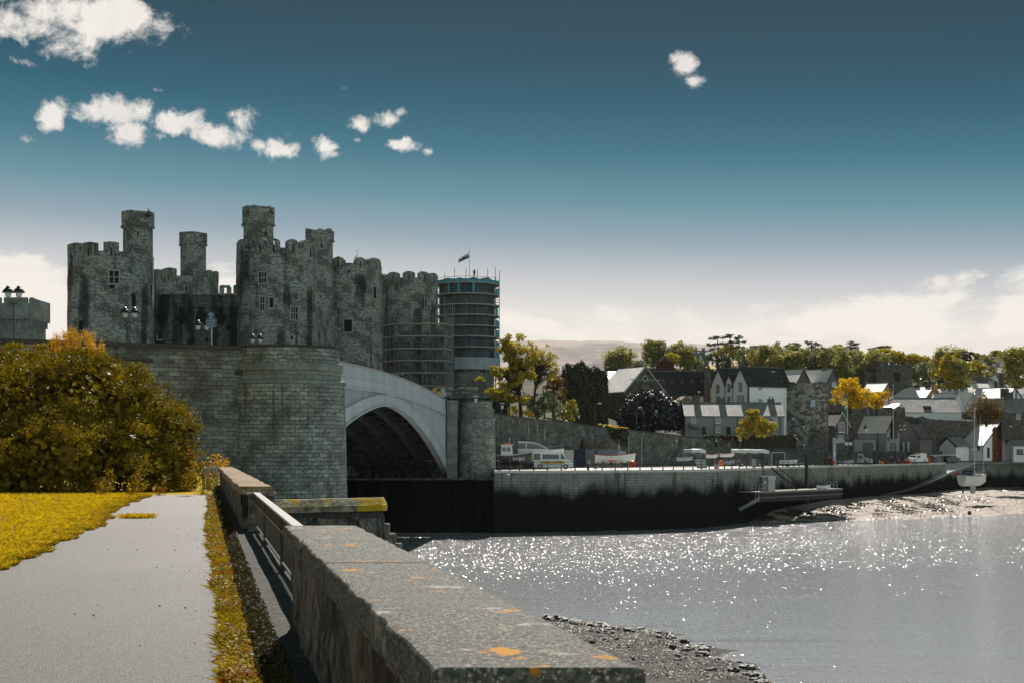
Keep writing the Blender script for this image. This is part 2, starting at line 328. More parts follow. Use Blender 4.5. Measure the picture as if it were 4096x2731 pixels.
M['bush'] = leafmat('bush', (.007, .008, .002), (.38, .27, .005), .34, .015, .38, .55)
M['gorse'] = leafmat('gorse', (.70, .40, .005), (.52, .28, .004), .45, .03, .4, 1.)
M['bark'] = mat('bark', (.045, .038, .028), [(6, (3, 3, .4), .45, .65, (.015, .013, .01), .8)], .95, bump=[(10, (3, 3, .3), .04)])
rng = np.random.default_rng(7); rnd = random.Random(11)
def leaves(C, N, size, asp=.6, up=.25, rs=rng, droop=0.):
    """leaf-shaped quads: C centres, N preferred normals, size length"""
    n = len(C); size = np.broadcast_to(size, (n,))[:, None]*rs.uniform(.6, 1.25, (n, 1))
    nn = N+rs.normal(0, .75, (n, 3)); nn[:, 2] += up; nn /= np.linalg.norm(nn, axis=1, keepdims=True)+1e-9
    t = np.cross(nn, rs.normal(0, 1, (n, 3))); t[:, 2] -= droop; t -= nn*np.sum(t*nn, 1, keepdims=True); t /= np.linalg.norm(t, axis=1, keepdims=True)+1e-9
    b = np.cross(nn, t)
    a0 = C-t*size*.5; a2 = C+t*size*.5; a1 = C+b*size*asp*.5+t*size*.05; a3 = C-b*size*asp*.5+t*size*.05
    return np.stack([a0, a1, a2, a3], 1)
def blobleaves(blobs, dens, size, asp=.6, shell=.45, rs=rng, up=.25, droop=0., rag=.25):
    """blobs: (x,y,z,rx,ry,rz); leaves fill the outer shell of each, clumped"""
    out = []
    for (x, y, z, rx, ry, rz) in blobs:
        area = 4*math.pi*((rx*ry)**1.6+(rx*rz)**1.6+(ry*rz)**1.6)**(1/1.6)/3**(1/1.6); n = max(8, int(area*dens))
        d = rs.normal(0, 1, (n, 3)); d /= np.linalg.norm(d, axis=1, keepdims=True)
        r = 1-shell*rs.random(n)**1.6
        q = np.sin(d[:, 0]*7+x)*np.sin(d[:, 1]*6.3+y)*np.sin(d[:, 2]*6.7+z)       # lumps
        r = r*(1+rag*q)+rs.normal(0, .03, n)
        C = np.array([x, y, z])+d*np.array([rx, ry, rz])*r[:, None]
        out.append(leaves(C, d, size, asp, up, rs, droop))
    return np.concatenate(out)
# ================================================================ near bank: land, path, grass
LW = lambda y: .38-.2182*(y-4.1)          # river-side edge of the wall cope at distance y
def lx(y): return LW(y)-.60               # path-side edge of the cope
Z0 = -1.66
ys = [-6, 0, 5, 10, 15, 20, 26, 33, 42, 52, 62, 75, 92, 99]
m = MB()
for a, b in zip(ys, ys[1:]):
    m.quad((lx(a)+.3, a, Z0), (lx(b)+.3, b, Z0), (-95, b, Z0), (-95, a, Z0))
m.quad((-95, -6, Z0), (-95, -6, -13), (lx(-6)+.3, -6, -13), (lx(-6)+.3, -6, Z0))
tagp(m.build('ground', M['lawn']), kind='structure')
# path, a sheet on the land, ragged edges
pl = [(-6, -6.0), (5, -6.3), (12, -6.6), (20, -7.2), (26, -8.3), (31, -9.1), (36, -10.4), (42, -11.6), (49.5, -12.8), (51.5, -13.2)]
pr = [(-6, .95), (5, -.75), (10, -2.0), (14, -2.88), (18, -3.74), (24.5, -5.22), (32, -6.85), (40, -8.5), (46, -9.8), (51.5, -11.0)]
yy = np.concatenate([np.arange(-6, 30, .12), np.arange(30, 51.5, .25)]); L = np.interp(yy, [p[0] for p in pl], [p[1] for p in pl]); Rr = np.interp(yy, [p[0] for p in pr], [p[1] for p in pr])
def wob(y, s, a): return a*(np.sin(y*1.7+s)+.7*np.sin(y*4.1+2*s)+.5*np.sin(y*9.3+3*s)+.3*np.sin(y*21+s))
L2 = L+wob(yy, 1, .09); R2 = Rr+wob(yy, 5, .045); tt = np.linspace(0, 1, 14)
X = L2[:, None]+(R2-L2)[:, None]*tt; Y = np.repeat(yy[:, None], 14, 1); Z = np.full_like(X, Z0+.012)+.02*np.sin(Y*.35)*np.sin(X*.6)*0
tagp(grid('path', X, Y, Z, M['asphalt']), kind='structure')
# lawn blades
def blades(n, f, hmin, hmax, wd, lean=.5):
    X, Y, z = f(n); h = rng.uniform(hmin, hmax, n)*rng.uniform(.7, 1.1, n); a = rng.uniform(0, 2*math.pi, n)
    wv = np.stack([np.cos(a), np.sin(a), 0*a], 1)*(wd*rng.uniform(.7, 1.3, n))[:, None]; b = rng.normal(0, lean, (n, 2))*h[:, None]
    p = np.stack([X, Y, z], 1); top = p+np.stack([b[:, 0], b[:, 1], h], 1); mid = p+np.stack([b[:, 0]*.3, b[:, 1]*.3, h*.6], 1)
    return np.stack([p-wv, p+wv, mid+wv*.7, top], 1)
def lawnpts(n):
    y = 19+(52-19)*rng.random(n)**1.35; xl = np.interp(y, [p[0] for p in pl], [p[1] for p in pl])+wob(y, 1, .09)
    x = xl+.12-rng.random(n)**1.2*(y*.36+xl+1.5).clip(.6, 30); return x, y, np.full(n, Z0)
tagp(quads('grass', blades(95000, lawnpts, .05, .11, .016, .7), M['grass']), label='golden mown lawn left of the path', kind='stuff')
def edgepts(n):
    y = rng.uniform(16, 50, n); xl = np.interp(y, [p[0] for p in pl], [p[1] for p in pl])+wob(y, 1, .09)
    k = np.sin(y*2.1)*np.sin(y*.7+1); return xl-rng.random(n)**2*(.5+.3*k)+.14, y, np.full(n, Z0)
tagp(quads('grass_edge', blades(34000, edgepts, .04, .10, .010, .8), M['weed']), label='ragged longer grass along the left path edge', kind='stuff')
# seed heads and dandelion clocks in the lawn
m = MB()
for i in range(26):
    y = rnd.uniform(23, 44); x = np.interp(y, [p[0] for p in pl], [p[1] for p in pl])-rnd.uniform(.8, 5)
    h = rnd.uniform(.16, .3); m.tube([(x, y, Z0), (x+.02, y, Z0+h)], .006, 3); m.ball((x+.02, y, Z0+h), rnd.uniform(.025, .045), 6, 4)
tagp(m.build('dandelion_clocks', flat('seedhead', (.55, .48, .36), .9)), label='scattered pale dandelion clocks standing in the lawn', kind='stuff')
# weeds between path and wall
def strip(n):
    y = 8.2+(48-8.2)*rng.random(n)**1.25; xr = np.interp(y, [p[0] for p in pr], [p[1] for p in pr]); xe = lx(y)-.28
    k = .5+.5*np.sin(y*1.9+.6)*np.sin(y*.83); t = rng.random(n); return xr-.09*k*k+.015+(xe-xr+.03)*t, y, np.full(n, Z0+.01), k
x, y, z, k = strip(90000); h = .02+.11*k*rng.random(len(k))
C = np.stack([x, y, z+h*rng.random(len(k))], 1)
q1 = leaves(C, np.tile([0, 0, 1.], (len(C), 1)), .034+.0006*y, .5, .4)
q2 = blades(36000, lambda n: strip(n)[:3], .02, .075, .003, .9)
tagp(quads('weeds', np.concatenate([q1, q2]), M['weed']), label='golden weeds and grass growing between the path and the river wall', kind='stuff')
m = MB()
for a, b in zip(ys[2:9], ys[3:10]): m.quad((np.interp(a, [p[0] for p in pr], [p[1] for p in pr])-.02, a, Z0+.02), (lx(a)-.3, a, Z0+.05), (lx(b)-.3, b, Z0+.05), (np.interp(b, [p[0] for p in pr], [p[1] for p in pr])-.02, b, Z0+.02))
tagp(m.build('verge_soil', M['soil']), kind='structure')
def tuft(x, y, r, n, h): 
    a = rng.uniform(0, 2*math.pi, n); q = r*rng.random(n)**1.1; return x+q*np.cos(a)*1.5+.1*np.sin(a*3)*r, y+q*np.sin(a)*1.3, np.full(n, Z0+.01)
t_ = quads('grass_tuft', blades(1500, lambda n: tuft(-8.95, 34, .27, n, .1), .03, .13, .008, .9), M['grass'])
tagp(t_, 'low yellow grass tuft growing through the middle of the path', 'grass tuft')
# loose stones on the path
m = MB()
for i in range(60):
    y = rnd.uniform(9, 34); x = rnd.uniform(np.interp(y, [p[0] for p in pl], [p[1] for p in pl]), np.interp(y, [p[0] for p in pr], [p[1] for p in pr])-.02)
    if rnd.random() < .5: x = np.interp(y, [p[0] for p in pr], [p[1] for p in pr])-rnd.random()**2*.8
    s_ = rnd.uniform(.005, .012); m.obox((x, y, Z0+.02+s_*.4), (s_*2.2, s_*1.6, s_), rnd.uniform(0, 3), .6, s_*.2, rnd)
tagp(m.build('path_grit', flat('grit', (.16, .15, .15), .9)), label='loose grit and small stones scattered on the path', kind='stuff')
# ================================================================ river wall
wall = thing('river_wall', 'long grey stone river wall with lichened flat coping beside the path', 'wall', (lx(4.1)+.3, 4.1, Z0))
def wallseg(y0, y1, ztop, zt2, copem, n, cope_jit, seed):
    r = random.Random(seed); gy = np.linspace(y0, y1, n+1); cm = MB()
    # coping slabs with worn edges
    for a, b in zip(gy, gy[1:]):
        k = max(3, int((b-a)/.16)) if a < 12 else max(2, int((b-a)/.5)); sy = np.linspace(a+.006, b-.006, k+1)
        jl = [r.uniform(-cope_jit, cope_jit) for _ in sy]; jr = [r.uniform(-cope_jit, cope_jit) for _ in sy]
        zt = [ztop+(zt2-ztop)*(q-y0)/(y1-y0)+r.uniform(-1, 1)*cope_jit*.12 for q in sy]; th = .15
        for i in range(k):
            c = .018; rows = []
            for j in (i, i+1):
                q = sy[j]; xl = lx(q)+jl[j]; xr = LW(q)+jr[j]; z = zt[j]
                rows.append([(xl, q, z-th), (xl, q, z-c*1.3), (xl+c*.4, q, z-c*.35), (xl+c*1.3, q, z), (xr-c*1.3, q, z), (xr-c*.4, q, z-c*.35), (xr, q, z-c*1.3), (xr, q, z-th)])
            A, B = rows
            for e in range(7): cm.face([A[e], B[e], B[e+1], A[e+1]])
            cm.face([A[7], B[7], B[0], A[0]])
            if i == 0: cm.face(A)
            if i == k-1: cm.face(B[::-1])
    cm.build('coping', copem, wall, weld=True, smooth=True)
    # face: rough masonry grid on the path side, river side plain
    ny = int((y1-y0)/.14)+2 if y1 < 30 else int((y1-y0)/.4)+2; sy = np.linspace(y0+.02, y1-.02, ny); sz = np.linspace(0, 1, 12)
    rs = np.random.default_rng(seed)
    Zt = (ztop+(zt2-ztop)*(sy-y0)/(y1-y0)-.152)[:, None]; Zb = -2.3
    ZZg = Zb+(Zt-Zb)*sz; YY = np.repeat(sy[:, None], 12, 1)
    def bump(Y, Z_): return .018*np.sin(Y*5.1+Z_*3)+.014*np.sin(Y*11.7-Z_*9)+.012*np.sin(Z_*17+Y*3)+rs.normal(0, .006, Y.shape)
    XXg = lx(YY)+.07+bump(YY, ZZg)*.8
    grid('path_face', XXg, YY, ZZg, M['wallface'], wall)
    b_ = MB(); 
    for a, b in zip(sy[::4], list(sy[::4])[1:]+[sy[-1]]):
        if b <= a: continue
        za = ztop+(zt2-ztop)*(a-y0)/(y1-y0)-.153; zb = ztop+(zt2-ztop)*(b-y0)/(y1-y0)-.153
        b_.quad((LW(a)-.06, a, -12.5), (LW(b)-.06, b, -12.5), (LW(b)-.06, b, zb), (LW(a)-.06, a, za))
    b_.build('river_face', M['wallface'], wall)
    e = MB()
    for (q, fl) in ((y0+.02, 0), (y1-.02, 1)):
        z = (ztop if not fl else zt2)-.153; N_ = 6; xs = np.linspace(lx(q)+.07, LW(q)-.06, N_); zs = np.linspace(-2.3, z, 7); J = {}
        for i in range(N_):
            for j in range(7): J[i, j] = (xs[i], q+(r.uniform(-.03, .02) if 0 < i < N_-1 and j < 6 else 0), zs[j])
        for i in range(N_-1):
            for j in range(6):
                f_ = [J[i, j], J[i+1, j], J[i+1, j+1], J[i, j+1]]; e.face(f_ if not fl else f_[::-1])
    e.build('end_face', M['wallface'], wall)
wallseg(4.1, 11.6, -.63, -.625, M['cope'], 4, .011, 3)
wallseg(26.0, 58.0, -.68, -.74, M['cope_moss'], 9, .03, 5)
# pier below the far segment's end and sill with sloping plinth
m = MB(); m.obox((lx(25.7)+.42, 25.62, -1.27), (.46, .8, .98), .2, .96, .02, rnd); m.obox((lx(25.7)+.42, 25.6, -.81), (.52, .84, .05), .2, 1, .015, rnd)
m.build('end_pier', M['wallface'], wall)
pm = MB(); gy = np.arange(5, 58, .3); J = [.02*math.sin(q*1.3)+.012*math.sin(q*3.7) for q in gy]
for i in range(len(gy)-1):
    a, b = gy[i], gy[i+1]; A = [(lx(a)-.30+J[i], a, Z0-.02), (lx(a)-.10+J[i]*.6, a, Z0+.19+J[i]*.4), (lx(a)+.56, a, Z0+.21)]; B = [(lx(b)-.30+J[i+1], b, Z0-.02), (lx(b)-.10+J[i+1]*.6, b, Z0+.19+J[i+1]*.4), (lx(b)+.56, b, Z0+.21)]
    pm.quad(A[0], A[1], B[1], B[0]); pm.quad(A[1], A[2], B[2], B[1]); pm.quad(A[2], (A[2][0], a, -12.5), (B[2][0], b, -12.5), B[2])
pm.build('plinth', M['plinth'], wall, weld=True, smooth=True)
n = 26000; y = 8+(50-8)*rng.random(n)**1.5; u = rng.random(n)**1.6; C = np.stack([lx(y)-.31+.22*u, y, Z0+.01+.2*u+.02*rng.random(n)], 1)
M['moss'] = leafmat('moss', (.02, .022, .008), (.10, .075, .012), .2, .02, .5, 1.5)
tagp(quads('moss', leaves(C, np.tile([-.6, 0, .8], (n, 1)), .03+.0004*y, .5, .2), M['moss']), label='dark moss and dead stalks clinging to the wall plinth', kind='stuff')
# railing in the gap
rail = thing('railing', 'black iron railing with pale flat top rail filling the gap in the river wall', 'railing', (lx(12)+.3, 12, Z0))
def rx(y): return LW(y)-.30
def bar(mm, y0, y1, z0, z1, hw, off=0):
    mm.hexa([(rx(y0)-hw+off, y0, z0), (rx(y0)+hw+off, y0, z0), (rx(y1)+hw+off, y1, z0), (rx(y1)-hw+off, y1, z0), (rx(y0)-hw+off, y0, z1), (rx(y0)+hw+off, y0, z1), (rx(y1)+hw+off, y1, z1), (rx(y1)-hw+off, y1, z1)])
m = MB(); bar(m, 10.4, 25.4, -.80, -.775, .055); m.build('top_rail', M['railtop'], rail, bevel=.006)
m = MB(); bar(m, 10.4, 25.4, -.985, -.965, .03); m.build('middle_rail', M['blackpaint'], rail)
m = MB(); bar(m, 10.4, 25.4, -1.36, -1.335, .03); m.build('bottom_rail', M['blackpaint'], rail)
for q in (12.2, 17.0, 21.6): m = MB(); m.box(rx(q)-.032, rx(q)+.032, q-.032, q+.032, Z0+.2, -.80); m.build('post', M['blackpaint'], rail)
k_ = 0
for q in np.arange(10.6, 25.3, .155):
    m = MB(); m.cyl(rx(q), q, -1.335, -.80, .009, n=6, cap=False); m.build('baluster', M['blackpaint'], rail)
for q in np.arange(10.8, 25.2, .62):
    m = MB(); m.box(rx(q)-.02, rx(q)+.02, q-.02, q+.02, -.965, -.80); m.build('spacer', M['blackpaint'], rail)
# ================================================================ jetty wall with lichened cap and stepped end
jt = thing('jetty_wall', 'stubby stone jetty wall with yellow-lichened ridged cap and stepped end below the wall', 'wall', (-5.5, 40, -10.8))
xa, xb = -8.2, XX(1532, 40)
ztop = ZZ(1988, 40); 
m = MB(); pr_ = [(-.42, -.36), (-.42, -.20), (-.16, 0), (.16, 0), (.42, -.20), (.42, -.36)]
nx = 14; xs = np.linspace(xa, xb, nx); rows = []
for i, x in enumerate(xs):
    dz = (x-xb)*.022+rnd.uniform(-.015, .015); rows.append([(x, 40+a, ztop+b+dz) for a, b in pr_])
rows.append([(xb+.10, 40+a*.72, ztop+b*1.0-.0 if b < -.1 else ztop-.16) for a, b in pr_])
for A, B in zip(rows, rows[1:]):
    for e in range(6): m.face([A[e], A[(e+1) % 6], B[(e+1) % 6], B[e]])
m.face(rows[-1]); m.face(rows[0][::-1]); m.build('cap', M['cope_lichen'], jt)
m = MB(); m.box(xa, xb-.02, 39.68, 40.32, ztop-.55, ztop-.36); m.build('cornice', M['plinth'], jt)
m = MB(); m.box(xa, xb-.14, 39.74, 40.26, -12, ztop-.55); m.build('wall', M['wallface'], jt)
for i in range(9):
    m = MB(); x0 = xb-.14+i*.16; z1 = ZZ(2055, 40)-i*.27
    m.obox((x0+.09, 40, (z1-12)/2), (.17, .52+.02*i, z1+12), 0, .98, .02, rnd); m.build('step', M['wallface'], jt)
# ================================================================ riverbed, river, near shore
m = MB(); m.quad((-3200, -280, -14), (3800, -280, -14), (3800, 4600, -14), (-3200, 4600, -14)); tagp(m.build('riverbed', M['wetdark']), kind='structure')
WZ = -10.8
mw = bpy.data.materials.new('water'); mw.use_nodes = True; t = NT(mw.node_tree); b = mw.node_tree.nodes['Principled BSDF']
b.inputs['Base Color'].default_value = (.33, .335, .36, 1); b.inputs['Roughness'].default_value = .12; b.inputs['IOR'].default_value = 1.45; b.inputs['Specular IOR Level'].default_value = .75
gp = t.new('ShaderNodeNewGeometry').outputs['Position']
def wv(scale, s3, amt, det=3, dist=0): return t.math('MULTIPLY', t.noise(gp, scale, det, .55, dist, s3), amt)
h = t.math('ADD', wv(.9, (.5, 1.4, 1), .30, 4, .3), t.math('ADD', wv(3.4, (.45, 1.4, 1), .17, 3, .5), wv(.12, (1, 1.8, 1), .4, 2)))
calm = t.step(t.noise(gp, .03, 3, .6, .4, (.5, 1.6, 1)), .36, .62, .25, 1.)
bn = t.new('ShaderNodeBump'); bn.inputs['Distance'].default_value = 1.; t.l.new(t.math('MULTIPLY', h, calm), bn.inputs['Height']); bn.inputs['Strength'].default_value = .26
# small wave facets, each with its own tilt, so that the sun breaks up into separate glints
def facets(s3, amp, seed, ex):
    mp = t.new('ShaderNodeMapping'); t.l.new(gp, mp.inputs[0]); mp.inputs[3].default_value = s3; mp.inputs[1].default_value = (seed, seed*.7, 0)
    vo = t.new('ShaderNodeTexVoronoi'); t.l.new(mp.outputs[0], vo.inputs['Vector']); vo.inputs['Scale'].default_value = 1
    sb = t.new('ShaderNodeVectorMath', operation='SUBTRACT'); t.l.new(vo.outputs['Color'], sb.inputs[0]); sb.inputs[1].default_value = (.5, .5, .5)
    ml = t.new('ShaderNodeVectorMath', operation='MULTIPLY'); t.l.new(sb.outputs[0], ml.inputs[0]); ml.inputs[1].default_value = (amp*.9, amp, 0)
    # heavy-tailed: scale by a power of a third random channel
    sc_ = t.new('ShaderNodeSeparateXYZ'); t.l.new(vo.outputs['Color'], sc_.inputs[0]); pw = t.math('MULTIPLY_ADD', t.math('POWER', sc_.outputs[2], ex), 1.6, .006)
    gy_ = t.new('ShaderNodeSeparateXYZ'); t.l.new(gp, gy_.inputs[0]); wind = t.step(t.math('ADD', gy_.outputs[1], t.math('MULTIPLY_ADD', t.noise(gp, .03, 3), 90., -45.)), 85, 160, .30, 1.)
    m2 = t.new('ShaderNodeVectorMath', operation='SCALE'); t.l.new(ml.outputs[0], m2.inputs[0]); t.l.new(t.math('MULTIPLY', pw, wind), m2.inputs['Scale']); return m2.outputs[0]
ad = t.new('ShaderNodeVectorMath', operation='ADD'); t.l.new(bn.outputs[0], ad.inputs[0]); t.l.new(facets((17, 5.5, 0), .76, 0, 4.), ad.inputs[1])
ad2 = t.new('ShaderNodeVectorMath', operation='ADD'); t.l.new(ad.outputs[0], ad2.inputs[0]); t.l.new(facets((12, 3.6, 0), .74, 17, 5.5), ad2.inputs[1])
nm_ = t.new('ShaderNodeVectorMath', operation='NORMALIZE'); t.l.new(ad2.outputs[0], nm_.inputs[0]); t.l.new(nm_.outputs[0], b.inputs['Normal'])
X, Y = np.meshgrid(np.linspace(-260, 420, 90), np.linspace(-60, 330, 60), indexing='ij')
tagp(grid('river', X, Y, np.full_like(X, WZ), mw), kind='structure')
M['shore'] = mat('shore', (.035, .030, .025), [(1.6, None, .42, .62, (.035, .033, .028), .85, 9), (9, None, .52, .68, (.13, .12, .10), .7, 6), (.35, None, .55, .7, (.16, .12, .06), .5)], .75, 0, .2, bump=[(2, None, .25), (8, None, .10)])
M['rock'] = mat('rock', (.06, .055, .048), [(3, None, .45, .65, (.02, .022, .018), .8), (9, None, .6, .75, (.16, .13, .06), .5)], .42, 0, .7, bump=[(4, None, .12)])
sp_ = [(66, 44, 13.2), (65, 50, 12.9), (1770, 65.6, 0), (1640, 75, 0), (1530, 82.4, 0), (1400, 86, 0), (1270, 90.5, 0)]
sx = [12.6, 12.7, 11.9, 10.65, 8.9, 5.9, 2.6, -3, -9, -14, -22, -40]; sy = [30, 50, 65.6, 75, 82.4, 86, 90.5, 95, 97, 99, 100, 101]
s_ = np.linspace(0, len(sx)-1, 150); sxx = np.interp(s_, range(len(sx)), sx); syy = np.interp(s_, range(len(sx)), sy)
ox = LW(syy.clip(0, 97))-.2; t_ = np.concatenate([[-.25, -.12], np.linspace(0, 1, 60)**1.3])
X = sxx[:, None]+(ox-sxx)[:, None]*t_; Y = syy[:, None]+0*t_-np.clip(t_, 0, 1)*(syy[:, None]-30)*.10
D = (sxx-ox)[:, None]*t_
Zs = WZ+.012+np.clip(D, -3, 40)*.085+.10*np.sin(X*1.7)*np.sin(Y*1.3)+.05*np.sin(X*4.3+1)*np.sin(Y*3.9)+rng.normal(0, .03, X.shape)
tagp(grid('shore', X, Y, Zs, M['shore']), kind='structure')
def rockmesh(seed):
    r = random.Random(seed); m = MB(); m.ball((0, 0, 0), 1, 9, 6, .6); cache = {}
    def j(p):
        k = tuple(round(q, 3) for q in p)
        if k not in cache: s = r.uniform(.72, 1.18); cache[k] = (p[0]*s, p[1]*s*.8, p[2]*s)
        return cache[k]
    m.v = [j(p) for p in m.v]; return m
rp = []
for i in range(5):
    m = rockmesh(i); o = m.build('rock', M['rock']); o.location = (0, -500, -20); rp.append(o)
used = set(); nrock = 0
for i in range(230):
    if i < 60: k = rnd.uniform(1.6, 6); e = rnd.uniform(-.02, .04)
    else: k = rnd.uniform(1.2, 6); e = rnd.random()**1.2*.5
    x0 = np.interp(k, range(len(sx)), sx); y0 = np.interp(k, range(len(sx)), sy); o_ = LW(y0)-.2; x = x0+(o_-x0)*e; z = WZ+.02+(x0-o_)*e*.085
    s = rnd.uniform(.10, .26) if i >= 60 else rnd.uniform(.18, .5)
    src = rp[i % 5]
    o = src if src not in used else src.copy()
    if src not in used: used.add(src)
    else: COL.objects.link(o)
    o.location = (x, y0, z+s*.12); o.scale = (s*rnd.uniform(.8, 1.5), s*rnd.uniform(.7, 1.2), s*rnd.uniform(.5, 1.)); o.rotation_euler = (0, 0, rnd.uniform(0, 6))
    tagp(o, 'dark wet rock among the shingle on the near foreshore', 'rock', 'rocks on the near foreshore')
n = 22000; k = rng.uniform(1.2, 6.2, n); e = rng.random(n)*.75-.01; x0 = np.interp(k, range(len(sx)), sx); y0 = np.interp(k, range(len(sx)), sy); o_ = LW(y0)-.2
C = np.stack([x0+(o_-x0)*e, y0-np.clip(e, 0, 1)*(y0-30)*.1, WZ+.04+(x0-o_)*e*.085+.10*np.sin((x0+(o_-x0)*e)*1.7)*np.sin(y0*1.3)], 1)
tagp(quads('shingle', leaves(C, np.tile([0, 0, 1.], (n, 1)), .11, .8, .9), M['rock']), label='wet shingle covering the near foreshore', kind='stuff')
# ================================================================ quay, mud, slipway
M['deck'] = mat('deck', (.52, .50, .47), [(.3, None, .4, .65, (.40, .39, .37), .7), (2.5, None, .5, .7, (.6, .58, .55), .5)], .7, 0, .3)
M['mud'] = mat('mud', (.34, .28, .24), [(.10, (1, 2.2, 1), .45, .62, (.25, .22, .2), .7), (1.2, (1, 2.5, 1), .62, .70, (.05, .05, .035), .85, 8), (.05, (1, 2, 1), .5, .7, (.34, .28, .24), .6)],
    .7, 0, .3, bump=[(.5, (1, 2.5, 1), .3), (3, (1, 2, 1), .06)])
DZ = -2.8
qf = [(-8.6, 186.5), (XX(1976, 183), 183.0), (XX(2400, 186.5), 186.5), (XX(2800, 194), 194), (XX(3069, 215), 215), (XX(3300, 238), 238), (XX(3600, 268), 268), (XX(3770, 289), 289), (XX(3782, 297), 297)]
qr = [(XX(3905, 305), 305), (XX(4100, 308), 308), (XX(4700, 315), 315)]
quay = thing('quay', 'long pale ashlar quay with dark weed-stained foot and concrete deck', 'quay', (20, 195, -10))
def strip_wall(m, pts, z0, z1, t0=0, thick=.0, flare=0):
    u = t0
    for (a, b) in zip(pts, pts[1:]):
        L_ = math.hypot(b[0]-a[0], b[1]-a[1]); n = max(1, int(L_/4))
        za0, zb0 = (z0 if not callable(z0) else None, 0)
        m.quad((a[0], a[1]-flare, z0), (b[0], b[1]-flare, z0), (b[0], b[1], z1), (a[0], a[1], z1), [(u, z0), (u+L_, z0), (u+L_, z1), (u, z1)]); u += L_
m = MB(); strip_wall(m, qf[1:], -12.5, DZ-.30, 0, 0, .5)
strip_wall(m, [(XX(1976, 183)-.0, 200), qf[1]], -12.5, DZ-.3)
m.build('quay_wall', M['quaystone'], quay); m = MB(); strip_wall(m, qr, -12.5, DZ-.30, 0, 0, .3); m.build('quay_wall', M['quaystone'], quay)
for pts in (qf[1:], qr):
    m = MB()
    for a, b in zip(pts, pts[1:]):
        m.hexa([(a[0], a[1]-.12, DZ-.30), (b[0], b[1]-.12, DZ-.30), (b[0], b[1]+.7, DZ-.30), (a[0], a[1]+.7, DZ-.30), (a[0], a[1]-.12, DZ+.02), (b[0], b[1]-.12, DZ+.02), (b[0], b[1]+.7, DZ+.02), (a[0], a[1]+.7, DZ+.02)])
    m.build('quay_coping', M['deck'], quay)
m = MB()
for a, b in zip(qf[1:], qf[2:]): m.quad((a[0], a[1]+.68, DZ), (b[0], b[1]+.68, DZ), (b[0]+2, 380, DZ), (a[0]+(2 if a is not qf[1] else 0), 380, DZ))
a = qf[-1]; c_ = (XX(3782, 318)-.2, 318); m.quad((a[0], a[1]+.68, DZ), (qr[0][0], qr[0][1]+.68, DZ), (qr[0][0]+2, 380, DZ), (a[0]+2, 380, DZ))
for a, b in zip(qr, qr[1:]): m.quad((a[0], a[1]+.68, DZ), (b[0], b[1]+.68, DZ), (b[0]+2, 380, DZ), (a[0]+2, 380, DZ))
m.build('deck', M['deck'], quay)
# slipway: concrete ramp descending to the left between the two quay walls
m = MB(); sw = MB(); A1 = (XX(3782, 297), 297, DZ-.01); A2 = (XX(3905, 305), 305, DZ-.01)
lo = ZZ(1981, 262); B1 = (XX(3480, 262.5), 262.5, lo); B2 = (XX(3510, 257), 257, lo)
Mi1 = (XX(3760, 290.5), 291, ZZ(1880, 291)); Mi2 = (XX(3790, 294), 294, ZZ(1883, 294))
cv1 = [A1, (XX(3779, 292), 293.5, ZZ(1867, 293.5)), (XX(3765, 288), 289.6, ZZ(1885, 289.6)), (XX(3700, 283), 282, ZZ(1915, 282)), (XX(3600, 272), 272, ZZ(1950, 272)), B1]
cv2 = [A2, (XX(3860, 298), 298, ZZ(1864, 298)), (XX(3800, 291), 291, ZZ(1887, 291)), (XX(3720, 281), 279, ZZ(1921, 279)), (XX(3630, 269), 267, ZZ(1955, 267)), B2]
for i in range(5):
    m.quad(cv2[i+1], cv2[i], cv1[i], cv1[i+1]); a, b = cv2[i+1], cv2[i]
    sw.quad((a[0], a[1], -12), (b[0], b[1], -12), b, a)
M['slip'] = mat('slip', (.50, .48, .45), [(.6, None, .42, .62, (.36, .35, .33), .7)], .6, 0, .4, tide=(-5.6, .9, (.03, .032, .024)))
m.build('slipway', M['slip'], quay); sw.build('slipway_wall', M['quaystone'], quay)
mk = MB()
for i in range(5):
    a, b = cv2[i+1], cv2[i]; mk.hexa([(a[0], a[1]-.15, a[2]-.2), (b[0], b[1]-.15, b[2]-.2), (b[0], b[1]+.25, b[2]-.2), (a[0], a[1]+.25, a[2]-.2), (a[0], a[1]-.15, a[2]+.12), (b[0], b[1]-.15, b[2]+.12), (b[0], b[1]+.25, b[2]+.12), (a[0], a[1]+.25, a[2]+.12)])
mk.build('slipway_kerb', M['slip'], quay)
# mud foreshore
fx = [qf[2], qf[3], qf[4], qf[5], qf[6], (XX(3700, 284), 284), (XX(3800, 300), 300), (XX(3905, 308), 308), (XX(4100, 310), 310), (XX(4700, 318), 318)]
wx = [(2400, 186), (2700, 192), (2968, 208), (3300, 213), (3500, 217), (3638, 221), (3800, 227), (3905, 230), (4096, 236), (4700, 250)]
s_ = np.linspace(0, 9, 260); FX = np.interp(s_, range(10), [p[0] for p in fx]); FY = np.interp(s_, range(10), [p[1] for p in fx])+1
wxx = np.interp(s_, range(10), [p[0] for p in wx]); WY = np.interp(s_, range(10), [p[1] for p in wx]); WX = (wxx-CX)/F*WY
t_ = np.linspace(-.3, 1, 110); top = np.interp(s_, range(10), [-10.9, -10.2, -9.2, -8.6, -8.4, -8.35, -8.3, -8.3, -8.2, -8.1])
X = WX[:, None]+(FX-WX)[:, None]*t_; Y = WY[:, None]+(FY-WY)[:, None]*t_
tz = np.where(t_ < 0, t_, 1-(1-np.clip(t_, 0, 1))**1.5)
Zm = WZ+(top-WZ)[:, None]*tz+.07*np.sin(X*.9+Y*.3)*np.sin(Y*.5)+.05*np.sin(X*2.3)*np.sin(Y*1.4+X*.5)
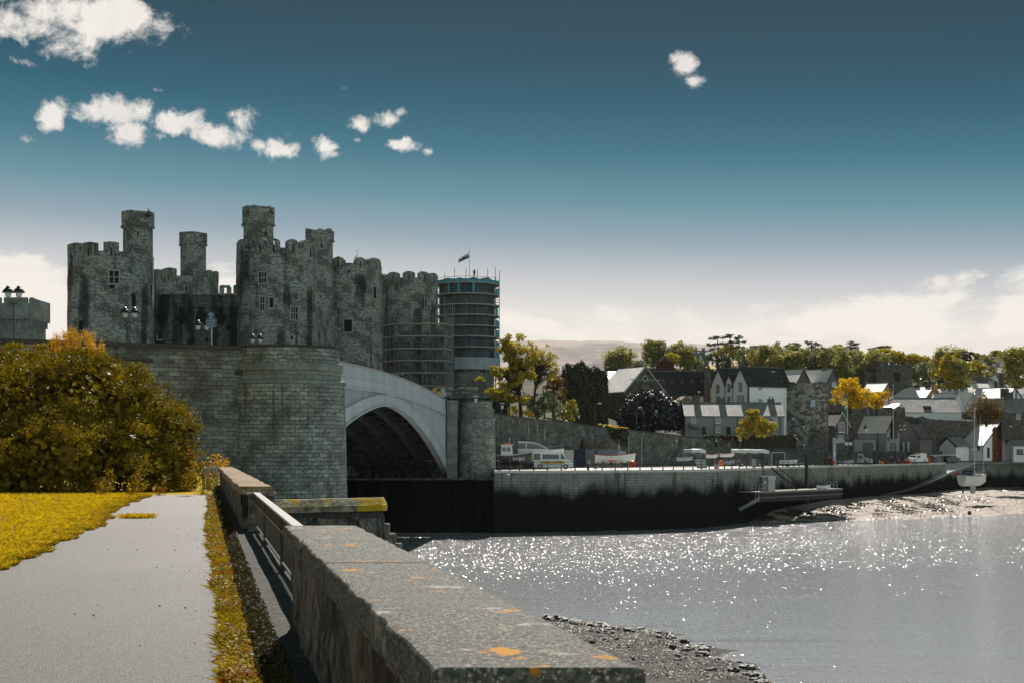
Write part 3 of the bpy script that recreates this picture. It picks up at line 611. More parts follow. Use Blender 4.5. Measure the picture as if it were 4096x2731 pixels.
seed_ = (np.sin(X*.21+1.)*np.sin(Y*.33+X*.07) > .35)*np.clip(1-np.abs(tz-.25)*2.2, 0, 1)
Zm = Zm+seed_*rng.normal(.06, .09, X.shape)+rng.normal(0, .012, X.shape)
tagp(grid('mudflat', X, Y, Zm, M['mud']), kind='structure')
M['weedwrack'] = leafmat('weedwrack', (.02, .02, .012), (.07, .055, .02), .1, .10, .3, 1.)
out = []
for (c1, c2, t1, t2, n) in ((2960, 3420, .02, .55, 9000), (3380, 3560, .45, .62, 1200), (3480, 3840, .10, .40, 6000), (3700, 3960, .3, .6, 1500), (3300, 4200, .02, .9, 1800), (3990, 4200, .75, .97, 2500)):
    ss = np.interp(rng.uniform(c1, c2, n), [p[0] for p in wx], range(10)); tt = np.clip(rng.normal((t1+t2)/2, (t2-t1)/3.2, n), .01, .98)
    ii = (ss/9*259).astype(int); jj = ((tt+.3)/1.3*109).astype(int)
    P3 = np.stack([X[ii, jj], Y[ii, jj], Zm[ii, jj]], 1)+rng.normal(0, .15, (n, 3))*np.array([1, 1, .25])
    kk = (np.sin(P3[:, 0]*.9)+np.sin(P3[:, 1]*1.3+P3[:, 0]*.4)+rng.normal(0, .5, n)) > .15; P3 = P3[kk]
    out.append(leaves(P3+np.array([0, 0, .05]), np.tile([0, 0, 1.], (len(P3), 1)), .38, .55, .8))
tagp(quads('seaweed', np.concatenate(out), M['weedwrack']), label='dark seaweed strewn over the bright mudflat', kind='stuff')
# dark sheet piling and footings by the far bridge pier
m = MB(); xs = np.linspace(-26, XX(1976, 183)-.02, 70)
for i, (a, b) in enumerate(zip(xs, xs[1:])):
    d0 = 183.6+(.2 if i % 4 in (0, 1) else 0); d1 = 183.6+(.2 if (i+1) % 4 in (0, 1) else 0)
    m.quad((a, d0, -12.5), (b, d1, -12.5), (b, d1, -3.85), (a, d0, -3.85))
pl_ = thing('sheet_piling', 'black weed-covered sheet piling below the far bridge pier', 'wall', (0, 184, -10)); m.build('piling', M['wetdark'], pl_)
m = MB(); m.box(-26, XX(1976, 183)-.05, 183.4, 194, -4.0, -3.84); m.build('cap_ledge', M['wallface'], pl_)
# ================================================================ road bridge
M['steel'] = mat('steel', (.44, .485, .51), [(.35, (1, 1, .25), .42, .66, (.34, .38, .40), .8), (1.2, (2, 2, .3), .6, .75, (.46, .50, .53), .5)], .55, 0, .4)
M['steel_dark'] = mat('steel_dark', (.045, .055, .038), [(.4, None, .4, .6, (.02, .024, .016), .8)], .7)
bridge = thing('arch_bridge', 'grey steel arch road bridge between two round stone piers', 'bridge', (-13, 143, -3))
BX = lambda d: -23.8+.08*d
un = Vector((1, -.08, 0)).normalized()       # outward normal of the river face
def deck_z(d): return 7.58-.00052*(d-143)**2
def arch_z(d): return 4.35-8.15*(abs(d-143)/47)**1.75
def ext_z(d): return 4.35+.95-(8.15-.2)*(abs(d-143)/50.5)**1.8
ds = np.linspace(96, 190, 64)
def face_strip(m, dl, z0f, z1f, off0, off1, cap=True):
    for a, b in zip(dl, dl[1:]):
        pa = Vector((BX(a), a, 0)); pb = Vector((BX(b), b, 0)); o0 = un*off0; o1 = un*off1
        q = [pa+o0, pb+o0, pb+o1, pa+o1]
        lo = [z0f(a), z0f(b), z0f(b), z0f(a)]; hi = [z1f(a), z1f(b), z1f(b), z1f(a)]
        if min(h-l for h, l in zip(hi, lo)) < .01: continue
        m.hexa([(p.x, p.y, z) for p, z in zip(q, lo)]+[(p.x, p.y, z) for p, z in zip(q, hi)])
m = MB(); face_strip(m, ds, lambda d: deck_z(d)-1.25, lambda d: deck_z(d)-.14, -.15, 0.02); m.build('parapet', M['steel'], bridge)
m = MB(); face_strip(m, ds, lambda d: deck_z(d)-.14, lambda d: deck_z(d), -.2, .12); m.build('parapet_rail', M['railtop'], bridge)
for i, d in enumerate(np.linspace(97, 189.5, 96)):
    m = MB(); face_strip(m, [d, d+.16], lambda q: deck_z(q)-1.25, lambda q: deck_z(q)-.15, .02, .06); m.build('parapet_rib', M['steel'], bridge)
m = MB(); face_strip(m, ds, lambda d: deck_z(d)-2.1, lambda d: deck_z(d)-1.25, -.3, .10); m.build('fascia', M['steel'], bridge)
m = MB(); face_strip(m, ds, lambda d: deck_z(d)-2.2, lambda d: deck_z(d)-2.1, -.3, .22); m.build('moulding', M['steel'], bridge)
m = MB(); face_strip(m, ds, arch_z, lambda d: max(ext_z(d), arch_z(d)+.9) if abs(d-143) < 44 else arch_z(d)+1.5, -.45, .16); m.build('arch_ring', M['steel'], bridge)
m = MB(); face_strip(m, ds, lambda d: arch_z(d)-.06, lambda d: arch_z(d)+.08, -.5, .30); m.build('arch_lower_flange', M['steel'], bridge)
m = MB(); face_strip(m, ds, lambda d: (max(ext_z(d), arch_z(d)+.9) if abs(d-143) < 44 else arch_z(d)+1.5)-.05, lambda d: (max(ext_z(d), arch_z(d)+.9) if abs(d-143) < 44 else arch_z(d)+1.5)+.07, -.45, .26); m.build('arch_upper_flange', M['steel'], bridge)
m = MB(); face_strip(m, ds, lambda d: min(max(ext_z(d), arch_z(d)+.9)+.02, deck_z(d)-2.21), lambda d: deck_z(d)-2.2, -.3, -.12); m.build('spandrel_web', M['steel'], bridge)
for d in list(np.arange(152, 189.5, .95))+list(np.arange(97, 134, .95)):
    z0 = ext_z(d)+.08; z1 = deck_z(d)-2.2
    if z1-z0 < .25: continue
    m = MB(); face_strip(m, [d, d+.28], lambda q: min(z0, z1-.02), lambda q: z1, -.12, .06); m.build('spandrel_rib', M['steel'], bridge)
# inner ribs, road slab, cross bracing
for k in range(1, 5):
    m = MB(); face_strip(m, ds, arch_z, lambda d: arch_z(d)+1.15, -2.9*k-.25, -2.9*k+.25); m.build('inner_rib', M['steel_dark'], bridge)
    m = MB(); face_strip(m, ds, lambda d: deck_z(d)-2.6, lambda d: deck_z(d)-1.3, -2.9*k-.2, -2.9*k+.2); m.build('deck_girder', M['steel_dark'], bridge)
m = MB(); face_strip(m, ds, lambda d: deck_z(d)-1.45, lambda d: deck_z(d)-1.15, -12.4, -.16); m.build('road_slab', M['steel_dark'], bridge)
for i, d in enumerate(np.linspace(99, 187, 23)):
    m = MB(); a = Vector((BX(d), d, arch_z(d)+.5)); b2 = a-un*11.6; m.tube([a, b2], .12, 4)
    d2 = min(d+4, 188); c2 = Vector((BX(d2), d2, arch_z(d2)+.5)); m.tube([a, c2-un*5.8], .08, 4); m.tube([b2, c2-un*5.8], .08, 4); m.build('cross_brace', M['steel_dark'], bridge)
m = MB(); face_strip(m, ds, lambda d: deck_z(d)-1.15, lambda d: deck_z(d)-.05, -12.7, -12.4); m.build('far_parapet', M['steel'], bridge)
def pier(cx, cy, zt, R0, zb, lbl, bat=.35, n=56):
    m = MB(); m.cyl(cx, cy, zb, zt-2.65, R0+.42+bat, R0+.42, n, rows=18); m.build('pier_shaft', M['ashlar'], bridge)
    prof = [(R0+.42, zt-2.65), (R0+.52, zt-2.6), (R0+.52, zt-2.42), (R0+.36, zt-2.32), (R0+.16, zt-2.3)]
    m = MB(); m.lathe(cx, cy, prof, n); m.build('lower_moulding', M['ashlar_plain'], bridge)
    m = MB(); m.cyl(cx, cy, zt-2.3, zt-1.72, R0+.16, R0+.16, n, cap=False); m.build('recess_band', M['ashlar_plain'], bridge)
    m = MB(); m.lathe(cx, cy, [(R0+.16, zt-1.72), (R0+.30, zt-1.70), (R0+.30, zt-1.2), (R0+.22, zt-1.15), (R0+.08, zt-1.13)], n); m.build('string_course', M['ashlar_plain'], bridge)
    m = MB(); m.cyl(cx, cy, zt-1.13, zt-.2, R0+.06, R0+.04, n, cap=False, rows=3); m.build('pier_parapet', M['ashlar'], bridge)
    m = MB(); m.lathe(cx, cy, [(R0+.04, zt-.2), (R0+.14, zt-.18), (R0+.14, zt-.02), (R0-.25, zt), (R0-.25, zt-1.1)], n); m.build('pier_coping', M['plinth'], bridge)
    m = MB(); m.cyl(cx, cy, zt-1.3, zt-1.05, R0, n=n); m.build('pier_floor', M['asphalt'], bridge)
pier(-15.7, 99.0, 7.02, 3.62, -12.5, 'near')
pier(XX(1907, 188), 189.3, 6.42, 1.98, -12.5, 'far', .3)
m = MB(); m.box(XX(1789, 188), XX(1830, 188), 187.2, 192, -4.2, 6.42); m.build('pilaster', M['ashlar_plain'], bridge)
m = MB(); m.box(XX(1800, 188), XX(1962, 188), 189.6, 200, -4.2, 6.36); m.build('far_abutment', M['ashlar'], bridge)
m = MB(); m.box(-24, -7.6, 188.6, 200, -12.5, -3.9); m.build('far_abutment_foot', M['wetdark'], bridge)
m = MB(); m.box(-21.5, XX(1780, 190), 191, 200, -3.9, 4.5); m.build('far_abutment_wall', M['wallface'], bridge)
m = MB(); m.box(-30, -16, 98.5, 110, -12.5, 4.8); m.build('near_abutment', M['ashlar'], bridge)
# approach: tall battered retaining wall running left from the near pier
app = thing('retaining_wall', 'tall grey ashlar retaining wall of the bridge approach behind the bush', 'wall', (-32, 94, Z0))
wp = [(-17.9, 96.6), (-20.5, 95.9), (-24, 94.9), (-28, 93.4), (-33, 91.5), (-40, 88.5), (-50, 84), (-62, 78)]
def topz(i): return [6.95, 6.98, 7.02, 7.05, 7.1, 7.2, 7.3, 7.4][i]
m = MB(); c = MB(); u = 0; st = MB()
for i in range(len(wp)-1):
    a, b = wp[i], wp[i+1]; L_ = math.hypot(a[0]-b[0], a[1]-b[1]); ty = Vector((b[0]-a[0], b[1]-a[1], 0)).normalized(); nn = Vector((ty.y, -ty.x, 0)); nn = nn if nn.y < 0 else -nn
    za, zb = topz(i), topz(i+1); n = 6
    for k in range(n):
        f0, f1 = k/n, (k+1)/n
        def pt(q, zt, f): return (q[0]+nn.x*1.0*(1-f)*.9, q[1]+nn.y*1.0*(1-f)*.9, -3+(zt-.3+3)*f)
        m.quad(pt(b, zb, f0), pt(a, za, f0), pt(a, za, f1), pt(b, zb, f1), [(u+L_, f0*10), (u, f0*10), (u, f1*10), (u+L_, f1*10)])
    o0 = nn*.12; o1 = -nn*.35
    c.hexa([(b[0]+o0.x, b[1]+o0.y, zb-.3), (a[0]+o0.x, a[1]+o0.y, za-.3), (a[0]+o1.x, a[1]+o1.y, za-.3), (b[0]+o1.x, b[1]+o1.y, zb-.3),
            (b[0]+o0.x, b[1]+o0.y, zb), (a[0]+o0.x, a[1]+o0.y, za), (a[0]+o1.x, a[1]+o1.y, za), (b[0]+o1.x, b[1]+o1.y, zb)])
    u += L_
m.build('wall_face', M['ashlar_wall'], app); c.build('coping', M['plinth'], app)
M['asph_far'] = flat('asph_far', (.12, .12, .12), .9)
m = MB(); m.face([(-17.5, 97.2, 5.85), (-62, 79, 6.1), (-80, 130, 6.1), (-40, 150, 5.9), (-24, 118, 5.9), (-15, 102, 5.85)][::-1]); tagp(m.build('approach_road', M['asph_far']), kind='structure')
# white railing and far bank seen under the arch
wr = thing('white_railing', 'white railing on the far bank seen through the bridge arch', 'railing', (XX(1415, 186), 186, -3.8))
M['white'] = flat('white', (.72, .72, .72), .5); 
x0, x1 = -23.5, XX(1436, 188.4)
for z in (ZZ(1896, 188), ZZ(1867, 188)): m = MB(); m.box(x0, x1, 188.4, 188.46, z-.03, z+.04); m.build('rail', M['white'], wr)
for x in np.arange(x0, x1+.01, .3): m = MB(); m.box(x-.025, x+.025, 188.4, 188.45, ZZ(1897, 188), ZZ(1867, 188)); m.build('baluster', M['white'], wr)
# ================================================================ castle
def stained(name, base, stains, dark=False):
    m = M[base].copy(); m.name = name; t = NT(m.node_tree); b = m.node_tree.nodes['Principled BSDF']
    gp = t.new('ShaderNodeNewGeometry').outputs['Position']; s = t.new('ShaderNodeSeparateXYZ'); t.l.new(gp, s.inputs[0])
    cs = b.inputs['Base Color'].links[0].from_socket; acc = None
    nx_ = t.math('MULTIPLY_ADD', t.noise(gp, .8, 4, .6, 0, (1, 1, .35)), 1.6, -.8); nzz = t.math('MULTIPLY_ADD', t.noise(gp, .7, 4), 5., -2.5)
    for (x, z0, z1, hw) in stains:
        dx = t.math('ABSOLUTE', t.math('ADD', t.math('SUBTRACT', s.outputs[0], x), t.math('MULTIPLY', nx_, min(1.6, hw*1.1)))); f = t.step(dx, hw*.55, hw*1.15, 1, 0)
        zz = t.math('ADD', s.outputs[2], nzz); f = t.math('MULTIPLY', f, t.math('MULTIPLY', t.step(zz, z1-.8, z1+.8, 1, 0), t.step(zz, z0-1, z0+1, 0, 1)))
        acc = f if acc is None else t.math('MAXIMUM', acc, f)
    t.put(b.inputs['Base Color'], t.mix(t.math('MULTIPLY', acc, .78), cs, (.014, .017, .013))); return m
castle = thing('castle', 'ruined medieval grey stone castle with round battlemented towers above the bridge', 'castle', (-30, 185, 0))
M['void'] = flat('void', (.008, .010, .008), .9)
M['trim'] = flat('trim', (.32, .33, .30), .9)
def ringblock(m, cx, cy, r0, r1, a0, a1, z0, z1, n=5, dome=0., jit=0., rr=rnd, hole=None):
    """curved block between radii; angles from the camera-facing direction"""
    f = lambda r, a: (cx+r*math.sin(a), cy-r*math.cos(a)); zt = []
    for i in range(n+1):
        u = 2*i/n-1; zt.append(z1-dome*(u*u)**1.3*.9+rr.uniform(-jit, jit))
    for i in range(n):
        p = a0+(a1-a0)*i/n; q = a0+(a1-a0)*(i+1)/n; o0, o1, i0, i1 = f(r1, p), f(r1, q), f(r0, p), f(r0, q)
        segs = [(z0, zt[i], zt[i+1])]
        if hole and i == n//2: segs = [(z0, hole[0], hole[0]), (hole[1], zt[i], zt[i+1])]
        for (zb, za_, zb_) in segs:
            m.hexa([(*o0, zb), (*o1, zb), (*i1, zb), (*i0, zb), (*o0, za_), (*o1, zb_), (*i1, zb_+dome*.15), (*i0, za_+dome*.15)])
def opening(par, cx, cy, Rr, a, zc, w_, h_, frame=True, cross=False, bars=0, nm='window', top='flat'):
    a += math.atan2(-cx, cy)          # measured from the direction of the viewpoint
    ax, ay = math.sin(a), -math.cos(a); tx, ty = math.cos(a), math.sin(a); off = Rr-math.sqrt(max(Rr*Rr-w_*w_/4, 0))
    def f(u, v, o): return (cx+ax*(Rr+o)+tx*u, cy+ay*(Rr+o)+ty*u, v)
    m = MB()
    def slab(u0, u1, v0, v1, o0, o1): m.hexa([f(u0, v0, o1), f(u1, v0, o1), f(u1, v0, o0), f(u0, v0, o0), f(u0, v1, o1), f(u1, v1, o1), f(u1, v1, o0), f(u0, v1, o0)])
    slab(-w_/2, w_/2, zc-h_/2, zc+h_/2, -.3, .075)
    if cross: slab(-w_, w_, zc-h_*.12, zc+h_*.22, -.3, .08)
    o = m.build(nm, M['void'], par)
    if frame:
        m = MB(); t_ = .13
        for (u0, u1, v0, v1) in ((-w_/2-t_, -w_/2, zc-h_/2, zc+h_/2), (w_/2, w_/2+t_, zc-h_/2, zc+h_/2), (-w_/2-t_*1.5, w_/2+t_*1.5, zc+h_/2, zc+h_/2+t_), (-w_/2-t_, w_/2+t_, zc-h_/2-t_, zc-h_/2)): slab(u0, u1, v0, v1, -.3, .14)
        if bars:
            for k in range(bars): u = -w_/2+w_*(k+1)/(bars+1); slab(u-.05, u+.05, zc-h_/2, zc+h_/2, .07, .10)
            slab(-w_/2, w_/2, zc-.04, zc+.04, .07, .105)
        m.build('window_surround', M['trim'], par)
    return o
def tower(px, half, d, yc, ym, mer, mm, dome=.3, zb=-6, autom=True, label=None, seed=1, holes=()):
    cx = XX(px, d); Rr = half/F*(d-0); zc = ZZ(yc, d-Rr); zm = ZZ(ym, d-Rr); r = random.Random(seed)
    m = MB(); n = 64; rows = 26
    cache = {}
    for j in range(rows+1):
        for i in range(n): cache[i, j] = r.uniform(-.05, .05)
    for j in range(rows):
        for i in range(n):
            P4 = []; U = []
            for (a, b) in ((i, j), (i+1, j), (i+1, j+1), (i, j+1)):
                t = 2*math.pi*a/n; z = zb+(zc-zb)*b/rows; rr_ = Rr+cache[a % n, b]+.15*(1-b/rows); P4.append((cx+rr_*math.cos(t), d+rr_*math.sin(t), z+(r.uniform(0, 0)))); U.append((t*Rr, z))
            m.face(P4, U)
    m.face([(cx+Rr*.98*math.cos(2*math.pi*i/n), d+Rr*.98*math.sin(2*math.pi*i/n), zc-.02) for i in range(n)])
    o = m.build('tower', mm, castle, smooth=True, weld=True)
    if label: o['label'] = label
    lst = [(math.asin(max(-1, min(1, u0))), math.asin(max(-1, min(1, u1)))) for (u0, u1) in mer]
    if autom:
        k = math.pi/2+.25
        while k < 3*math.pi/2-.3: lst.append((k, k+.36)); k += .56
    for i, (a0, a1) in enumerate(lst):
        of = math.atan2(-cx, d); m = MB(); ringblock(m, cx, d, Rr-.75, Rr+.06, a0+of, a1+of, zc-.3, zm+r.uniform(-.12, .12), 7, dome, .05, r, (zc+.3, zc+.95) if i in holes else None); m.build('merlon', mm, castle)
        am = (a0+a1)/2
        if abs(am) < 1.4: opening(castle, cx, d, Rr, am, zc-.15, .14, 1.0, False, nm='arrow_slit')
    return cx, d, Rr
def turret(px, half, d, ytop, ycapb, chalf, mm, zlow, ragged=0, seed=1, label=None):
    cx = XX(px, d); r0 = half/F*d; rc = chalf/F*d; zt = ZZ(ytop, d-rc); zc = ZZ(ycapb, d-rc)
    m = MB(); m.cyl(cx, d, zlow, zc-.45, r0*1.03, r0, 32, cap=False, rows=8); o = m.build('turret', mm, castle, smooth=True, weld=True)
    if label: o['label'] = label
    r = random.Random(seed); m = MB(); m.lathe(cx, d, [(r0, zc-.5), (rc-.04, zc-.1), (rc, zc), (rc, zt-.25)], 32); m.build('turret_parapet', mm, castle, smooth=True, weld=True)
    k = 16 if ragged else 10; m = MB()
    for i in range(k):
        a = 2*math.pi*i/k; ringblock(m, cx, d, rc-.5, rc+.01, a, a+2*math.pi/k, zt-.3, zt+(r.uniform(-.35, .2) if ragged else r.uniform(-.03, .05)), 2, 0, ragged*.12+.03, r)
    m.build('turret_crest', mm, castle)
    for i in range(20): 
        a = 2*math.pi*i/20
        if math.cos(a) > -.2: m = MB(); m.obox((cx+(r0+.12)*math.sin(a), d-(r0+.12)*math.cos(a), zc-.42), (.16, .3, .3), a); m.build('corbel', mm, castle)
    return cx, d, r0, zt
s1 = stained('castle_stone_a', 'rubble', [(XX(330, 168), 2, 13, .8), (XX(560, 168), 12, 19, .35), (XX(345, 168), 14, 20, .7), (XX(600, 168), 0, 24, .35)])
cx, cd, cR = tower(444, 166, 172, 1003, 967, [(-.99, -.72), (-.66, -.33), (-.17, .18)], s1, .08, label='large round tower at the left end of the castle', autom=False, seed=3)
turret(552, 58, 173.2, 842, 887, 64, s1, 18, seed=4, label='tall slim turret rising from the leftmost tower')
for (px, py, w_, h_, b) in ((455, 1112, 1.05, 1.45, 1), (529, 1200, .5, 1.6, 0), (333, 1312, .6, 1.6, 0), (597, 1150, .35, 1.3, 0), (448, 1150, .5, .35, 0)):
    a = math.asin((px-444)/166); opening(castle, cx, cd, cR, a, ZZ(py, 168), w_, h_, b > 0, False, b)
opening(castle, XX(552, 173.2), 173.2, 58/F*173.2, .0, ZZ(934, 171), .18, .65, True, nm='arrow_slit')
# back towers and walls
s2 = stained('castle_stone_b', 'rubble', [(XX(640, 218), 12, 22, .5)])
bx, bd, bR = tower(742, 130, 222, 1103, 1071, [(-.98, -.76), (-.68, -.30), (.62, .80), (.86, .99)], s2, .25, autom=False, label='ruined round tower standing far back behind the curtain wall', seed=9)
turret(773, 50, 222, 927, 963, 55, s2, 19, seed=6, label='slim turret of the far back tower')
m = MB(); ringblock(m, bx, bd, bR-.8, bR, .45, .75, 24, ZZ(1078, 218), 4, .1, .25)
m.build('broken_parapet', s2, castle); opening(castle, bx, bd, bR, -.25, ZZ(1123, 217), .25, .3, False); opening(castle, bx, bd, bR, .02, ZZ(1155, 217), .3, .8, True)
m = MB(); xa, xb = XX(860, 216), XX(960, 216); m.box(xa, xb, 216, 217.2, 0, ZZ(1174, 216)); 
for (p0, p1) in ((877, 921), (933, 960)):
    a, b = XX(p0, 216), XX(p1, 216); m.box(a, a+(b-a)*.33, 216.02, 217, ZZ(1176, 216), ZZ(1146, 216)); m.box(b-(b-a)*.33, b, 216.02, 217, ZZ(1176, 216), ZZ(1148, 216)); m.box(a+(b-a)*.05, b-(b-a)*.1, 216.04, 216.9, ZZ(1150, 216), ZZ(1141, 216))
m.build('rear_wall', s2, castle)
# curtain wall with cross-shaped openings
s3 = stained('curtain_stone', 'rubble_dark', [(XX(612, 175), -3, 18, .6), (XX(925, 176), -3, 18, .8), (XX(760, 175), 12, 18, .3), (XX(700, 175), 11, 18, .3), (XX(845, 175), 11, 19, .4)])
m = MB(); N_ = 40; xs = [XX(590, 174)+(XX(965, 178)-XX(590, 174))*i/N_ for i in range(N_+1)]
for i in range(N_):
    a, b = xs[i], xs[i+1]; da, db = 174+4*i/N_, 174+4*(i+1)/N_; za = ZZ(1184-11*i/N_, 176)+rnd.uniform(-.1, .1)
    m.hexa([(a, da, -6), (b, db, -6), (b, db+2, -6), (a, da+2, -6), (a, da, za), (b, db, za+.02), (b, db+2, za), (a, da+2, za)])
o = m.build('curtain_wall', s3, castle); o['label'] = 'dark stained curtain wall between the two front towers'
def flatwin(px, py, d, w_, h_, cross=False, trim=False, nm='window', par=castle):
    x, z = XX(px, d), ZZ(py, d); m = MB(); m.box(x-w_/2, x+w_/2, d-.02, d+.2, z-h_/2, z+h_/2)
    if cross: m.box(x-w_*.95, x+w_*.95, d-.025, d+.2, z-h_*.35, z+h_*.1)
    m.build(nm, M['void'], par)
    if trim: m = MB(); m.box(x-w_/2-.15, x+w_/2+.15, d-.05, d+.1, z-h_/2-.15, z-h_/2); m.box(x-w_/2-.15, x-w_/2, d-.05, d+.1, z-h_/2, z+h_/2); m.build('window_surround', M['trim'], par)
for i, px in enumerate((592, 646, 727, 804, 881)):
    flatwin(px, 1262 if i else 1245, 173.9+(px-590)/94-.1, .75 if i else .5, 2.1 if i else 1.0, i > 0)
for (px, py, a, b) in ((639, 1347, .5, .6), (870, 1342, .3, .4), (912, 1310, .4, .6), (690, 1358, .3, .25), (765, 1362, .9, .5), (826, 1358, .35, .4)): flatwin(px, py, 173.7+(px-590)/94-.1, a, b, False, px == 639)
# central tower
s4 = stained('castle_stone_c', 'rubble', [(XX(1130, 176), -3, 14.6, .62), (XX(1062, 176), 0, 5.5, 1.3), (XX(1010, 176), 5, 8.5, .5), (XX(1150, 176), 17, 20, .5), (XX(985, 176), 21, 24, .5), (XX(1230, 176), 0, 20, .3)])
cx, cd, cR = tower(1106, 158, 180, 990, 951, [(-.98, -.60), (-.52, -.26), (-.23, .09), (.25, .53), (.60, .97)], s4, .45, label='largest round tower in the centre of the castle', autom=False, seed=21, holes=(2,))
turret(1034, 59, 181.5, 823, 879, 64, s4, 20, seed=8, label='tall turret rising from the central tower')
for (px, py, w_, h_, b) in ((1054, 1115, .95, 1.35, 2), (1053, 1218, .5, 1.6, 1), (1087, 1215, .45, 1.2, 0), (1174, 1254, .9, 1.55, 2), (1163, 1352, .3, .5, 0)):
    a = math.asin((px-1106)/158); opening(castle, cx, cd, cR, a, ZZ(py, 176), w_, h_, True, False, b)
opening(castle, XX(1034, 181.5), 181.5, 59/F*181.5, .5, ZZ(929, 179), .18, .6, False, nm='arrow_slit')
turret(1279, 52, 207, 913, 947, 57, s2, 18, 1, seed=12, label='small ragged-topped turret behind the central tower')
opening(castle, XX(1279, 207), 207, 52/F*207, .15, ZZ(985, 205), .25, .5, False, nm='arrow_slit')
s5 = stained('castle_stone_d', 'rubble', [(XX(1340, 208), 2, 14, .55), (XX(1300, 208), 4, 22, 1.0), (XX(1440, 208), 21, 25, .8), (XX(1480, 208), -4, 8, .9), (XX(1395, 208), 0, 6, .9)])
cx, cd, cR = tower(1396, 130, 212, 1052, 1027, [(-.99, -.63), (-.52, -.12), (.16, .52), (.57, .97)], s5, .55, label='third round tower from the left, with a square dark window', autom=False, seed=33, holes=(1,))
for (px, py, w_, h_, b) in ((1392, 1305, 1.15, 1.75, 0), (1495, 1168, .7, 1.7, 0), (1396, 1090, .3, .3, 0)):
    a = math.asin((px-1396)/130); opening(castle, cx, cd, cR, a, ZZ(py, 208), w_, h_, px != 1396, False, b)
s6 = stained('castle_stone_e', 'rubble', [(XX(1672, 232), 4, 23, .7), (XX(1560, 232), 4, 20, .6), (XX(1730, 232), 8, 24, .4)])
cx, cd, cR = tower(1634, 117, 237, 1110, 1086, [(-.99, -.82), (-.72, -.33), (-.20, .22), (.35, .67), (.72, .97)], s6, .45, label='fourth round tower, its foot wrapped in scaffolding', autom=False, seed=41)
a = math.asin((1700-1634)/117); opening(castle, cx, cd, cR, a, ZZ(1212, 233), .9, 1.8, False, False, 0); opening(castle, cx, cd, cR, a, ZZ(1212, 233)+.01, .35, 1.5, True, False, 0)
cx6, cd6, cR6 = tower(1868, 106, 266, 1122, 1108, [(-.9, -.6), (-.4, -.1), (.1, .4), (.6, .9)], s6, .3, label='rightmost castle tower, entirely wrapped in scaffolding and netting', seed=51)
m = MB(); m.box(XX(1700, 240), XX(1800, 262), 240, 262, -5, ZZ(1330, 250)); m.build('end_wall', s6, castle); m = MB(); a, b = (XX(1225, 186), 186), (XX(1360, 208), 208); m.hexa([(*a, -5), (*b, -5), (b[0]-.5, b[1]+2, -5), (a[0]-1.5, a[1]+1.5, -5), (*a, 19), (*b, 19), (b[0]-.5, b[1]+2, 19), (a[0]-1.5, a[1]+1.5, 19)]); m.build('curtain_wall', s5, castle)
# ---------------------------------------------------------------- scaffolds
M['tube'] = flat('tube', (.15, .17, .17), .5, .3, .5); M['board'] = flat('board', (.32, .30, .26), .8)
M['bluenet'] = mat('bluenet', (.03, .22, .32), [(3, (1, 1, 1), .4, .6, (.08, .32, .40), .7)], .7)
M['greynet'] = mat('greynet', (.045, .06, .07), [(.6, (1, 1, .3), .42, .62, (.09, .11, .13), .8), (3, (3, 3, 1), .5, .7, (.02, .03, .035), .6)], .8)
M['whitesheet'] = mat('whitesheet', (.33, .37, .41), [(.8, (1, 1, .4), .42, .62, (.26, .30, .34), .8)], .7)
sf = thing('round_scaffold', 'circular scaffold with blue netting around the rightmost castle tower', 'scaffold', (cx6, cd6, 0))
RS = 6.15; levels = [ZZ(y, 260) for y in (1127, 1171, 1214, 1256, 1299, 1342, 1385, 1428)]
def ringpts(r, n): return [(cx6+r*math.sin(2*math.pi*i/n), cd6-r*math.cos(2*math.pi*i/n)) for i in range(n)]
for z in levels:
    m = MB(); n = 18
    for i in range(n): a = 2*math.pi*i/n; ringblock(m, cx6, cd6, cR6+.25, RS, a, a+2*math.pi/n, z-.14, z+.10, 1, 0, .0)
    m.build('platform', M['board'], sf)
    for dz in (.5, 1.0):
        p = [(x, y, z+dz) for x, y in ringpts(RS, 18)]; m = MB(); m.tube(p+[p[0]], .035, 4); m.build('guard_rail', M['tube'], sf)
for i, (x, y) in enumerate(ringpts(RS, 18)):
    m = MB(); m.tube([(x, y, 1), (x, y, levels[0]+rnd.uniform(1.2, 3.))], .05, 4); m.build('pole', M['tube'], sf)
for i in range(8):
    a = rnd.uniform(-1.4, 1.4); j = rnd.randrange(0, 6); p = (cx6+RS*math.sin(a), cd6-RS*math.cos(a)-.1); q = (cx6+RS*math.sin(a+.33), cd6-RS*math.cos(a+.33)-.1)
    m = MB(); m.tube([(*p, levels[j+1]), (*q, levels[j])], .04, 4); m.build('brace', M['tube'], sf)
m = MB(); m.cyl(cx6, cd6, levels[-1]-.1, levels[0]-.12, cR6+.24, n=40, cap=False); m.build('dark_netting', M['greynet'], sf)
m = MB()
for i in range(18):
    a = 2*math.pi*i/18; ringblock(m, cx6, cd6, RS-.02, RS+.01, a, a+2*math.pi/18, levels[0]+.08, levels[0]+.6, 1, 0, .0)
m.build('blue_netting', M['bluenet'], sf)
m = MB()
for j in range(7):
    for k in range(3):
        a = 1.05+k*.22
        if rnd.random() < .75: ringblock(m, cx6, cd6, RS-.04, RS-.01, a, a+.2, levels[j+1]+.1, levels[j+1]+rnd.uniform(.9, 1.5), 1, 0, 0)
for (px, j) in ((1790, 0), (1832, 0), (1895, 0)): a = math.asin((px-1868)/140); ringblock(m, cx6, cd6, RS-.06, RS-.03, a, a+.07, levels[1]+.2, levels[0]-.2, 1, 0, 0)
m.build('torn_netting', M['bluenet'], sf)
m = MB(); ringblock(m, cx6, cd6, RS+.04, RS+.08, -.35, 1.5, ZZ(1475, 260), ZZ(1428, 260), 8, 0, 0); m.build('white_sheeting', M['whitesheet'], sf)
